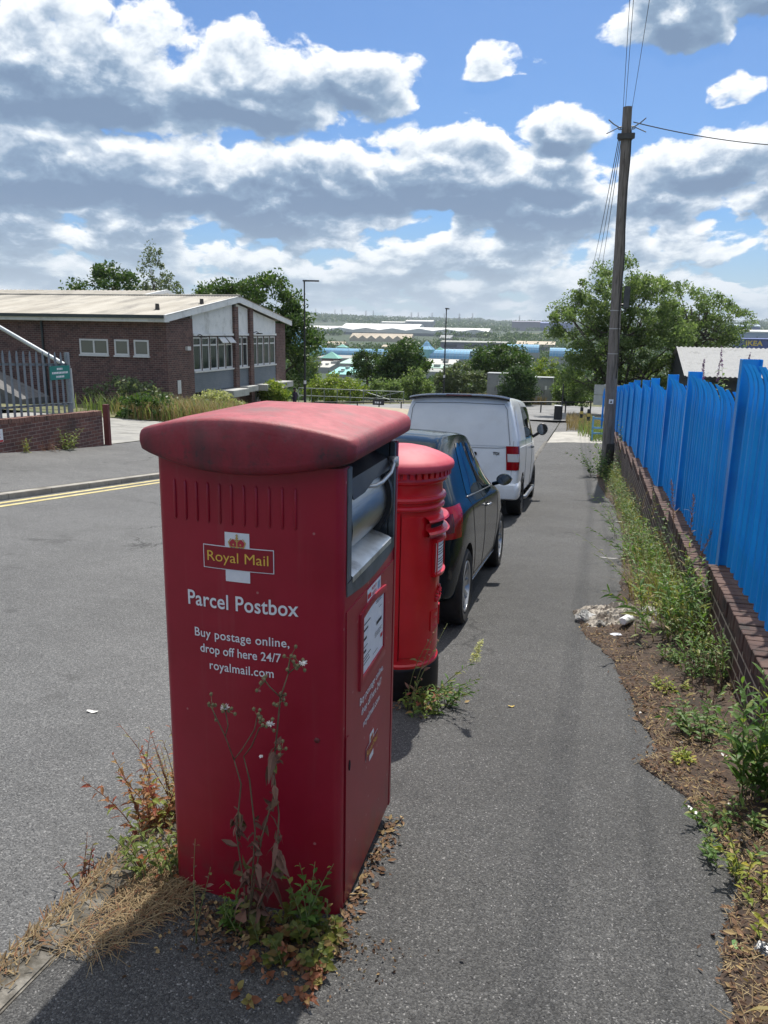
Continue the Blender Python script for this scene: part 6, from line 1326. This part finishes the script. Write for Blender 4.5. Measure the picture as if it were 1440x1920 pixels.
bush(936, 1006, 681, 742, 60.5, 'dense round dark green bush between the two grey cabinets', leafmat('dark_bush', (.03,.06,.025), (.06,.10,.04), (.08,.13,.05)), 308, n=130, per=90, size=.17)
bush(985, 1050, 660, 720, 82, 'yellowish green bush behind the right grey cabinet', LEAF4, 309, n=80)
bush(540, 600, 650, 735, 78, 'olive green bush left of the first street lamp at the foot of the dark tree', LEAF2, 310, n=90, tall=True)
bush(1040, 1090, 690, 745, 63, 'pale green shrub at the foot of the ash tree', LEAF2, 311, n=60)
tuft_mass('verge_straw', 'straw coloured grass bank beyond the junction', [(-9.5, -3, 62.5, 66), (-14, -8, 63, 67)], 1500, .7, STRAWM, 312, .03)
tuft_mass('path_grass', 'dry grass bank on the right of the path down to the junction', [(-.8, .9, 38.6, 46), (.2, 1.6, 36, 44), (-1.0, .5, 45, 49)], 1700, .55, STRAWM, 313, .012)
tuft_mass('path_green_grass', 'green grass bank on the right of the path down to the junction', [(-.2, 1.4, 34.5, 46), (.3, 1.4, 32, 38)], 1200, .6, leafmat('rank_grass', (.09,.14,.04), (.2,.24,.09)), 314, .012)
# ash tree on the right and its neighbour
p = on(1140, 750, 53); tree('ash_tree', 'large airy ash tree behind the wooden pole, its branches showing through pale green leaves', 'tree', (2.1, 53, -3.9), [(-1.0,0,8.0, 2.6,2.6,2.3), (1.2,0,7.2, 2.3,2.4,2.4), (-3.0,0,6.3, 2.0,2,1.7), (2.6,0,4.8, 1.6,2,2.4), (-1.0,0,4.2, 2.9,2.6,2.0), (-2.4,0,2.6, 2.0,2,1.6), (1.2,0,2.2, 2.6,2.2,1.9)], LEAF2, 321, 360, 140, .17, .60, tr=.24, limbs=44, flat=.8, shell=.25)
tree('ash_tree', 'second airy ash tree further right, behind the dark shed with the pale roof', 'tree', (9.2, 75, -5.6), [(-.8,0,9.8, 2.8,2.6,2.1), (2.2,0,8.8, 2.4,2.4,2.2), (-3.2,0,8.0, 1.9,2,1.9), (.5,0,6.8, 3.4,2.6,1.8)], LEAF2, 322, 170, 85, .23, .70, tr=.26, limbs=36, flat=.8, shell=.3)
# small things at the end of the path
t_ = thing('road_sign', 'back of a grey two part road sign on a post left of the wooden pole', 'sign', (.82, 38, G(.8, 38)))
q = [at(1115, 721, 38), at(1152, 721, 38), at(1113, 759, 38)]; zT, zB = q[0].z-t_.location.z, q[2].z-t_.location.z
for z0, z1 in ((zB, lerp(zB, zT, .49)), (lerp(zB, zT, .51), zT)): mb = MB(); mb.box((q[0].x-.82, 0, z0), (q[1].x-.82+.35, .02, z1)); mb.build('panel', mat('sign_back_grey', (.34,.36,.37), (.42,.44,.45), scale=3, rough=.5, metal=.3), t_, bevel=.004)
for dx_ in (.02, .55): mb = MB(); mb.tube([(dx_, .06, -.2), (dx_, .06, zT+.02)], .04, 8); mb.build('post', GALV, t_)
PBL = mat('barrier_light_blue', (.10,.30,.55), (.14,.36,.62), scale=5, rough=.5)
t_ = thing('blue_barrier', 'small pale blue metal barrier standing in the grass left of the wooden pole', 'barrier', (.45, 32.5, base(32.5)))
for dx_ in (-.08, .52): mb = MB(); mb.box((dx_-.035,-.035,-.1),(dx_+.035,.035,.98)); mb.build('post', PBL, t_)
for z in (.90,.52,.30): mb = MB(); mb.box((-.044,-.02,z-.035),(.555,.02,z+.035)); mb.build('bar', PBL, t_)
BY_ = mat('bollard_yellow', (.60,.46,.12), rough=.6)
for x, y, lb in ((-.15, 43.7, 'black and yellow banded bollard at the path, the left one of the two'), (.22, 41.2, 'black and yellow banded bollard nearer the wooden pole, right of its twin')):
    t_ = thing('bollard', lb, 'bollard', (x, y, base(y)-.05), (0,0,0), 'banded bollards by the path'); mb = MB(); mb.lathe([(.085,0),(.085,1.0),(.07,1.04),(0,1.05)], 14); mb.build('shaft', BLACKP, t_, auto=.6)
    for z in (.28, .66): mb = MB(); mb.lathe([(.087,z),(.087,z+.16)], 14); mb.build('band', BY_, t_)
t_ = thing('litter_bin', 'square black litter bin with pale rim at the end of the path', 'bin', (-1.52, 47, base(47)-.02)); mb = MB(); mb.box((-.22,-.2,.02),(.22,.2,.86)); mb.build('body', BLACKP, t_, bevel=.02); mb = MB(); mb.box((-.235,-.215,.862),(.235,.215,.90)); mb.build('rim', WFR, t_, bevel=.01)
mb = MB(); mb.tube([(0,0,-.1),(0,0,2.15)], .045, 8); tag(mb.build('sign_post', LPM, loc=(-1.32, 47.35, base(47)-.02)), 'thin black bare post standing behind the litter bin', 'post')
# dark shed with pale corrugated roof
a = at(1268, 650, 50); SH = thing('shed', 'low dark building with pale corrugated roof behind the blue fence', 'building', (a.x, 48, -4.2))
zr, ze, yr_, ye = a.z, a.z-1.45, 50.0, 44.5
xs = [a.x+.25*i/4 for i in range(int(16/.0625))]
mb = MB(); mb.grid([[(x, y, z+.03*math.sin(2*math.pi*x/.25)) for x in xs] for y, z in ((ye, ze), (yr_, zr))]); mb.grid([[(x, y, z+.03*math.sin(2*math.pi*x/.25)) for x in xs] for y, z in ((yr_, zr), (55, ze))]); mb.build('roof', mat('shed_roof', (.28,.285,.29), (.36,.365,.365), scale=1.5, rough=.85, c3=(.22,.225,.225)), SH, world=True, smooth=True)
mb = MB(); mb.prism([(ye+.15, -4.6), (54.8, -4.6), (54.8, ze-.04), (yr_, zr-.05), (ye+.15, ze-.04)], a.x+.15, a.x+15.8, Mx2); mb.build('wall', mat('shed_dark', (.02,.022,.026), (.03,.033,.038), scale=2, rough=.7), SH, world=True)
mb = MB(); mb.box((a.x, ye-.06, ze-.16), (a.x+15.9, ye+.0, ze-.04)); mb.build('gutter', BLACKP, SH, world=True)
# person with a dark cap near the street lamp
SKIN = mat('skin', (.20,.11,.075), rough=.6); CLO = mat('jacket_dark', (.03,.025,.04), (.05,.035,.06), scale=20, rough=.9); TROU = mat('trousers_dark', (.02,.022,.03), rough=.9)
def person(loc, h, label, yaw):
    s = h/1.72; mb = MB()
    def ring(z, rx, ry, cx=0, cy=0, n=14): return [(cx+rx*math.cos(2*math.pi*k/n), cy+ry*math.sin(2*math.pi*k/n), z) for k in range(n)]
    J = {'pel':(0,0,.95),'hL':(-.10,0,.90),'kL':(-.11,.06,.50),'aL':(-.11,-.06,.08),'tL':(-.11,.10,.03),'hR':(.10,0,.90),'kR':(.11,.10,.50),'aR':(.11,.14,.08),'tR':(.11,.30,.03),'ch':(0,.01,1.25),'nk':(0,.01,1.46),'hd':(0,.03,1.55),'tp':(0,.03,1.68),'sL':(-.19,0,1.40),'eL':(-.25,-.06,1.12),'wL':(-.24,.06,.88),'sR':(.19,0,1.40),'eR':(.25,-.02,1.12),'wR':(.24,.12,.90)}
    rad = {'pel':.15,'hL':.095,'kL':.06,'aL':.045,'tL':.04,'hR':.095,'kR':.06,'aR':.045,'tR':.04,'ch':.16,'nk':.06,'hd':.095,'tp':.07,'sL':.065,'eL':.048,'wL':.036,'sR':.065,'eR':.048,'wR':.036}
    E_ = [('pel','hL'),('hL','kL'),('kL','aL'),('aL','tL'),('pel','hR'),('hR','kR'),('kR','aR'),('aR','tR'),('pel','ch'),('ch','nk'),('nk','hd'),('hd','tp'),('ch','sL'),('sL','eL'),('eL','wL'),('ch','sR'),('sR','eR'),('eR','wR')]
    ks = list(J); me = bpy.data.meshes.new('person'); me.from_pydata([Vector(J[k])*s for k in ks], [(ks.index(a), ks.index(b)) for a, b in E_], [])
    o = bpy.data.objects.new('person', me); COL.objects.link(o); o.modifiers.new('k', 'SKIN'); m2 = o.modifiers.new('s', 'SUBSURF'); m2.levels = m2.render_levels = 2
    for i, k in enumerate(ks): me.skin_vertices[0].data[i].radius = (rad[k]*s*1.05, rad[k]*s*(.8 if k in ('pel','ch') else 1)); me.skin_vertices[0].data[i].use_root = (k == 'pel')
    nm = eval_mesh(o); o.modifiers.clear(); o.data = nm
    for m_ in (CLO, TROU, SKIN): nm.materials.append(m_)
    for p_ in nm.polygons: c = p_.center; p_.use_smooth = True; p_.material_index = 2 if c.z > 1.44*s or (abs(c.x) > .2*s and c.z < .92*s) else (1 if c.z < .93*s else 0)
    o.location = loc; o.rotation_euler = (0, 0, yaw); tag(o, label, 'person')
    mb.grid([[(rx*s*math.cos(2*math.pi*k/14), .03*s+rx*1.1*s*math.sin(2*math.pi*k/14), z*s) for k in range(14)] for z, rx in ((1.60,.108),(1.66,.106),(1.71,.085),(1.74,.03))], True); mb.box((-.07*s, .12*s, 1.605*s), (.07*s, .22*s, 1.625*s)); mb.build('cap', mat('cap_dark', (.012,.012,.016), rough=.9), o, smooth=True)
    for sx in (-1, 1):
        mb = MB(); wx, wy = (.24*sx, .06 if sx < 0 else .12)
        for k in range(4): mb.tube([Vector((wx+.02*(k-1.5)*.9, wy, .87))*s, Vector((wx+.022*(k-1.5), wy+.01, .80))*s, Vector((wx+.02*(k-1.5), wy+.025, .76+.008*abs(k-1.5)))*s], [.010*s,.009*s,.006*s], 6)
        mb.tube([Vector((wx-sx*.035, wy+.01, .86))*s, Vector((wx-sx*.045, wy+.03, .81))*s], [.010*s,.007*s], 6); mb.build('hand', SKIN, o, smooth=True)
p = at(553, 745, 52); person((p.x, 52, at(553, 727, 52).z-1.70), 1.70, 'distant person in a dark cap and dark top walking by the street lamp', R(70))

# ================================================================ the valley: shopping centre, warehouses, woods, hills
def fbox(mb, x0, x1, yt, yb, Y, dep, zb=None):
    a, b = at(x0, yt, Y), at(x1, yt, Y); z0 = at(x0, yb, Y).z if zb is None else zb; z0 = min(z0, T(a.x, Y)-1); mb.box((a.x, Y, z0), (b.x, Y+dep, a.z)); return a, b, z0
WROOF = mat('warehouse_roof_white', (.60,.60,.57), (.70,.70,.67), scale=.02, rough=.7); WWALL = mat('warehouse_wall', (.24,.255,.265), (.30,.31,.315), scale=.03, rough=.8)
BEIGE = mat('shed_roof_beige', (.48,.40,.30), (.58,.50,.39), scale=.03, rough=.9); BLUEW = mat('blue_warehouse', (.08,.12,.30), (.12,.17,.36), scale=.01, rough=.7); BROWNW = mat('brick_far', (.20,.11,.09), (.26,.15,.12), scale=.1, rough=.9)
PURP = mat('purple_grey_wall', (.20,.19,.24), (.25,.235,.285), scale=.02, rough=.8); DKW = mat('window_band_dark', (.06,.07,.085), rough=.4)
MALLG = mat('mall_glass_blue', (.16,.38,.58), (.24,.48,.66), scale=.05, rough=.18, spec=.7); MALLT = mat('mall_glass_turquoise', (.20,.50,.52), (.28,.58,.58), scale=.05, rough=.2)
COPPER = mat('copper_green_roof', (.16,.42,.34), (.22,.50,.41), scale=.04, rough=.7); COPL = mat('pale_green_roof', (.34,.50,.42), (.42,.58,.48), scale=.04, rough=.8); FLATR = mat('flat_roof_grey', (.30,.31,.29), (.40,.40,.37), scale=.04, rough=.9)
def warehouse(label, x0, x1, yt, yr, yb, Y, dep, wall=WWALL, roof=WROOF, bays=3, windows=0, name='warehouse', brick_end=None):
    """long shed: front wall, a shallow pitched roof in several bays, bands of windows"""
    a, b = at(x0, yr, Y), at(x1, yr, Y); top = at((x0+x1)/2, yt, Y+dep/2).z; zb = T(a.x, Y)-2; t_ = thing(name, label, 'building', (a.x, Y, zb)); W = b.x-a.x
    mb = MB(); mb.box((0, 0, 0), (W, dep, a.z-zb)); mb.build('wall', wall, t_)
    mb = MB(); h = max(top-a.z, .5)
    if bays > 3:                                     # a row of shallow gables over a long front
        for k in range(bays): mb.prism([(W*k/bays+.1, a.z-zb+.05), (W*(k+.5)/bays, a.z-zb+h*.7), (W*(k+1)/bays-.1, a.z-zb+.05)], -.6, 1.5, Matrix(((1,0,0,0),(0,0,1,0),(0,1,0,0),(0,0,0,1))))
    mb.prism([(-1.0, a.z-zb+.05), (dep/2, a.z-zb+h*1.15), (dep+1, a.z-zb+.05)], -.3, W+.3, Mx2)
    mb.box((-.3, -.9, a.z-zb-h*.9), (W+.3, -.05, a.z-zb+.04)); mb.build('roof', roof, t_)
    for k in range(windows):
        mb = MB(); xa = W*(k+.15)/windows; mb.box((xa, -.12, (a.z-zb)*.55), (xa+W*.6/windows, -.03, (a.z-zb)*.78)); mb.build('window_band', DKW, t_)
    if brick_end: mb = MB(); mb.box((W*brick_end, -.4, 0), (W+.3, dep*.8, (a.z-zb)*1.02)); mb.build('brick_end', BROWNW, t_)
    return t_
warehouse('very long white roofed warehouse stretching across the middle of the valley', 566, 916, 613.8, 616.2, 631, 1500, 60, bays=7, windows=9)
warehouse('pale grey warehouse with white roof rising behind the longest warehouse', 642, 786, 607.5, 611, 620, 1750, 60, bays=3)
warehouse('small white roofed block right of and above the pale grey warehouse', 714, 758, 603, 604, 611, 2100, 40, bays=1, windows=2)
warehouse('flat pale building far up the slope right of the white roofed block', 760, 812, 600.5, 602, 606, 2500, 40, bays=1)
warehouse('row of saw toothed sheds with beige roofs in front of the longest warehouse', 656, 770, 626.5, 634, 640, 1150, 30, BROWNW, BEIGE, 7)
warehouse('brown gabled shed at the right end of the beige sheds', 824, 846, 629, 634, 642, 1100, 26, BROWNW, WWALL, 1)
warehouse('low beige roofed shed among the trees above the blue glass arcade', 716, 752, 647, 650, 655, 800, 16, FLATR, BEIGE, 1)
warehouse('beige roofed hut at the left among the trees above the blue glass arcade', 612, 645, 641, 646, 652, 850, 16, BROWNW, BEIGE, 2)
warehouse('grey office block with dark entrance bay and brick right end', 826, 951, 639.5, 640.5, 657, 880, 30, PURP, FLATR, 1, 3, brick_end=.80)
warehouse('pale beige roofed shed right of the grey office block', 968, 1040, 640.5, 645, 650, 980, 30, WWALL, BEIGE, 1)
warehouse('purple grey factory high on the far slope', 960, 1014, 602, 603, 613, 2600, 60, PURP, PURP, 1)
warehouse('long blue warehouse high on the far slope right of the purple grey factory', 1013, 1075, 604, 605.5, 616, 2550, 60, BLUEW, BLUEW, 2)
warehouse('blue warehouse far right below the brown fields', 1378, 1426, 609, 611, 626, 1700, 40, BLUEW, mat('pale_blue_roof', (.30,.38,.50), rough=.6), 2)
warehouse('pale blue long shed at the right edge below the brown fields', 1384, 1470, 619, 621, 630, 1400, 30, mat('pale_blue_wall', (.22,.30,.42), rough=.7), WROOF, 3)
t_ = warehouse('big dark blue store with tall yellow letters at the right edge of the valley', 1392, 1462, 634.5, 635, 652, 700, 40, mat('store_blue', (.012,.045,.22), (.02,.06,.27), scale=.03, rough=.6), mat('store_blue', (.012,.045,.22)), 1)
vs, fs = text_mb('IKEA', 1, .03, 0, 'LEFT'); q0, q1 = at(1398, 647.5, 700), at(1431, 639, 700); xs_ = [v[0] for v in vs]; kx = (q1.x-q0.x)/(max(xs_)-min(xs_)); kz = (q1.z-q0.z)/max(v[1] for v in vs)
mb = MB(); mb._add([((v[0]-min(xs_))*kx+q0.x-t_.location.x, -.3, v[1]*kz+q0.z-t_.location.z) for v in vs], fs); mb.build('store_lettering', mat('letters_yellow', (.75,.52,.05), rough=.6), t_)
# shopping centre
def barrel(label, x0, x1, yt, yb, Y, m, name='glass_arcade'):
    a, b = at(x0, yb, Y), at(x1, yb, Y); r = at(x0, yt, Y).z-a.z; W = b.x-a.x; t_ = thing(name, label, 'building', (a.x, Y, a.z)); n = 9; mb = MB()
    mb.grid([[(W*i/24, r-r*1.1*math.cos(math.pi*k/n), r*math.sin(math.pi*k/n)) for k in range(n+1)] for i in range(25)]); mb.build('glazing', m, t_)
    mb = MB(); mb.box((0, -.5, -12), (W, r*2.2, -.05)); mb.build('wall', FLATR, t_)
    mb = MB()
    for i in range(0, 25, 2): mb.tube([(W*i/24, r-r*1.12*math.cos(math.pi*k/n), r*1.015*math.sin(math.pi*k/n)) for k in range(n+1)], .12, 4)
    mb.build('glazing_bars', mat('arcade_bar', (.40,.50,.56), rough=.5), t_); return t_
barrel('long blue glass arcade roof in the middle of the shopping centre', 588, 745, 652, 664, 620, MALLG)
barrel('blue glass arcade roof right of the conical glass tower', 806, 880, 656, 672, 610, MALLG)
barrel('pale blue arcade roof running right from the conical glass tower', 820, 940, 654, 663, 660, mat('mall_glass_pale', (.30,.50,.62), (.38,.57,.68), scale=.05, rough=.25))
barrel('blue glass arcade roof behind the spreading dark tree', 948, 1010, 645, 660, 640, MALLG)
barrel('small blue glass arcade seen through the ash tree branches', 1030, 1100, 652, 668, 560, MALLG)
def dome(label, xc, hw, yt, yb, Y, m):
    a = at(xc, yb, Y); r = at(xc+hw, yb, Y).x-a.x; h = at(xc, yt, Y).z-a.z; t_ = thing('glass_dome', label, 'building', (a.x, Y, a.z)); mb = MB()
    mb.lathe([(r, 0)]+[(r*math.cos(math.pi/2*k/8), h*math.sin(math.pi/2*k/8)) for k in range(1, 9)], 20); mb.build('glazing', m, t_, smooth=True)
    mb = MB(); mb.lathe([(r*1.02, -12), (r*1.02, 0), (r*.9, .02)], 20); mb.build('drum_wall', MALLT, t_)
    mb = MB()
    for k in range(10): a_ = 2*math.pi*k/10; mb.tube([(r*1.01*math.cos(math.pi/2*i/6)*math.cos(a_), r*1.01*math.cos(math.pi/2*i/6)*math.sin(a_), h*1.01*math.sin(math.pi/2*i/6)) for i in range(7)], .15, 4)
    mb.build('dome_ribs', mat('arcade_bar', (.40,.50,.56)), t_)
dome('large blue glass dome at the left end of the shopping centre', 562, 18, 617, 645, 620, MALLG)
dome('small pale blue dome at the left end of the long glass arcade', 591, 12, 644, 652, 615, mat('mall_glass_pale', (.30,.50,.62)))
a = at(800, 655, 615); t_ = thing('conical_tower', 'glass tower with pointed conical roof in the shopping centre', 'building', (a.x, 615, a.z)); r = at(816, 655, 615).x-a.x; h = at(800, 638, 615).z-a.z
mb = MB(); mb.lathe([(r, 0), (r*.5, h*.38), (r*.28, h*.72), (0, h)], 12); mb.build('roof', MALLG, t_)
mb = MB(); mb.lathe([(r*.86, -10), (r*.98, -.2), (r, 0)], 12); mb.build('drum_wall', MALLT, t_)
mb = MB()
for k in range(12): a_ = 2*math.pi*k/12; mb.tube([(r*math.cos(a_), r*math.sin(a_), .05), (r*.5*math.cos(a_), r*.5*math.sin(a_), h*.39), (0, 0, h*1.02)], .14, 4)
mb.build('roof_ribs', mat('arcade_bar', (.40,.50,.56)), t_)
def pyramid(label, x0, x1, yt, ye, yb, Y, m, wall=BROWNW):
    a, b = at(x0, ye, Y), at(x1, ye, Y); W = (b.x-a.x)/2; t_ = thing('pavilion', label, 'building', (a.x+W, Y, a.z)); h = at((x0+x1)/2, yt, Y).z-a.z; mb = MB()
    mb._add([(-W,-W*.8,0),(W,-W*.8,0),(W,W*.8,0),(-W,W*.8,0),(0,0,h)], [(0,1,4),(1,2,4),(2,3,4),(3,0,4)]); mb.build('roof', m, t_)
    mb = MB(); mb.box((-W*.85,-W*.68,-9),(W*.85,W*.68,-.02)); mb.build('wall', wall, t_)
pyramid('green copper pyramid roof in front of the long glass arcade', 605, 639, 659, 671, 678, 540, COPPER)
pyramid('small green pyramid roof peeping over the long glass arcade', 632, 652, 645, 651, 655, 680, COPPER)
pyramid('small green pyramid roof right of the conical glass tower', 817, 833, 650, 657, 660, 660, COPPER)
def slab(label, x0, x1, yt, yf, Y, dep, m, name='flat_roof_block', rise=0):
    a, b = at(x0, yf, Y), at(x1, yf, Y); zt = at(x0, yt, Y+dep).z; t_ = thing(name, label, 'building', (a.x, Y, a.z)); W = b.x-a.x
    mb = MB(); mb._add([(0,0,0),(W,0,0),(W,dep,zt-a.z),(0,dep,zt-a.z)], [(0,1,2,3)]); mb.build('roof', m, t_); mb = MB(); mb.prism([(0, -14), (dep, -14), (dep, zt-a.z-.1), (0, -.1)], .2, W-.2, Mx2); mb.build('wall', FLATR, t_)
    mb = MB(); rg_ = random.Random(int(x0)); 
    for k in range(4): u = rg_.uniform(.1, .85); v = rg_.uniform(.2, .8); mb.box((W*u, dep*v, (zt-a.z)*v), (W*u+rg_.uniform(1.5, 4), dep*v+3, (zt-a.z)*v+rg_.uniform(.8, 1.8)))
    mb.build('roof_plant', FLATR, t_)
slab('pale green sloping roof in front of the long glass arcade', 634, 716, 671.5, 681, 500, 26, COPL)
slab('turquoise flat roof nearest of the shopping centre blocks', 615, 664, 687, 701, 430, 22, mat('turquoise_roof', (.18,.52,.47), (.26,.60,.54), scale=.04, rough=.6))
slab('grey flat roof below the long glass arcade', 590, 740, 664.5, 670, 570, 30, FLATR)
slab('pale grey flat roof left of the turquoise one', 584, 618, 676, 688, 470, 22, mat('pale_roof', (.46,.46,.42), (.54,.53,.49), scale=.05, rough=.9))
slab('turquoise strip roof between the dark trees', 700, 716, 678, 690, 470, 24, mat('turquoise_roof', (.18,.52,.47)))
slab('pale flat roofs cluttered with plant under the conical tower', 783, 850, 672, 682, 540, 26, mat('pale_roof', (.46,.46,.42)))
slab('long pale green flat roof in front of the cluttered roofs', 786, 860, 682.5, 689, 480, 22, COPL)
slab('brick fronted flat roof nearest below the cluttered roofs', 788, 850, 690, 696, 420, 20, FLATR)
# woods: crowns scattered over the valley and the hills
nr = np.random.default_rng(77); VV, FF, off = [], [], 0
boxes = [(566,916,611,632,1450),(640,815,600,622,1700),(656,772,625,641,1120),(824,952,638,660,860),(968,1042,640,652,960),(958,1076,601,617,2500),(584,748,648,704,640),(784,942,636,698,680),(612,646,640,654,840),(716,753,646,656,790),(1376,1470,608,654,1400),(546,582,614,648,610)]
def pix(x, y, z):
    q = Vector((x, y, z-EYE)); d_ = q.dot(_fw); return 720+1443*q.dot(_rt)/d_, 960-1443*q.dot(_up)/d_
def scatter(n, d0, d1, size, per, leaf, h, pw=1.0):
    global off
    cs, k = [], 0
    while len(cs) < n and k < n*8:
        k += 1; dd = d0*(d1/d0)**(nr.random()**pw); a = math.radians(nr.uniform(-13, 33) if dd > 260 else nr.uniform(-12, 30))-YAW+math.radians(-2); x, y = dd*math.sin(a), dd*math.cos(a); z = T(x, y); u, v = pix(x, y, z+h*.6); u2, v2 = pix(x, y, z+h)
        if not 500 < u < 1480: continue
        if any(b0-6 < u < b1+6 and v2 < c1 and v > c0-4 and dd < D_ for b0, b1, c0, c1, D_ in boxes): continue
        if dd > 1500 and mnoise.noise((x*.0012, y*.0007, 3.3)) < -.18: continue
        cs.append((x, y, z+h*.5))
    cs = np.array(cs); s_ = nr.uniform(.6, 1.35, len(cs)); Vv, F = leaf_cloud(nr, cs, size*s_, per, leaf, h/size*.55); VV.append(Vv); FF.append(F+off); off += len(Vv)
scatter(300, 105, 300, 3.6, 110, 1.0, 5.0)
scatter(420, 300, 640, 5.5, 70, 1.9, 8)
scatter(1100, 640, 1450, 8, 34, 3.2, 10)
scatter(1700, 1450, 3000, 13, 20, 6, 12)
scatter(2000, 3000, 6800, 26, 12, 13, 15)
o = raw_mesh('far_woods', np.concatenate(VV), np.concatenate(FF), leafmat('far_wood_leaves', (.035,.075,.022), (.08,.13,.035), (.11,.16,.05), trans=.25)); tag(o, label='woods and hedges covering the valley and the far hills', kind='stuff')
# pylons along the ridge
PYM = mat('pylon_steel', (.20,.21,.22), rough=.6, metal=.4)
def pylon(px, py, Y, h):
    a = at(px, py, Y); z = T(a.x, Y); t_ = thing('pylon', 'tiny lattice electricity pylon on the far ridge', 'pylon', (a.x, Y, z-2), (0, 0, .5), 'pylons along the far ridge'); mb = MB(); b = h*.09
    for sx, sy in ((-1,-1),(1,-1),(1,1),(-1,1)): mb.tube([(sx*b, sy*b, 0), (sx*b*.3, sy*b*.3, h*.6), (0, 0, h)], h*.011, 4)
    for f in (.62,.75,.88): mb.tube([(-h*.17, 0, h*f), (h*.17, 0, h*f)], h*.010, 4)
    for i in range(5): f0, f1 = .12*i, .12*(i+1); w0, w1 = b*(1-f0*1.15), b*(1-f1*1.15); mb.tube([(-w0, -w0, h*f0), (w1, -w1, h*f1)], h*.007, 4); mb.tube([(w0, -w0, h*f0), (-w1, -w1, h*f1)], h*.007, 4)
    mb.build('lattice', PYM, t_)
for px, Y in ((592,5200),(628,5400),(641,4900),(686,4300),(700,5300),(771,4000),(784,5000),(810,4700),(833,5300),(861,3900),(886,5100),(974,4800)): pylon(px, 598, Y, 52)

# ---------------------------------------------------------------- the air between here and the far hills
m = bpy.data.materials.new('haze_air'); m.use_nodes = True; t = m.node_tree; t.nodes.clear()
pv = t.nodes.new('ShaderNodeVolumePrincipled'); pv.inputs['Color'].default_value = (.80,.89,1,1); pv.inputs['Density'].default_value = .000105; pv.inputs['Anisotropy'].default_value = 0
mo = t.nodes.new('ShaderNodeOutputMaterial'); t.links.new(pv.outputs[0], mo.inputs['Volume'])
mb = MB(); mb.box((-8700, -8700, -40), (8700, 8700, 260)); tag(mb.build('haze', m), kind='stuff')
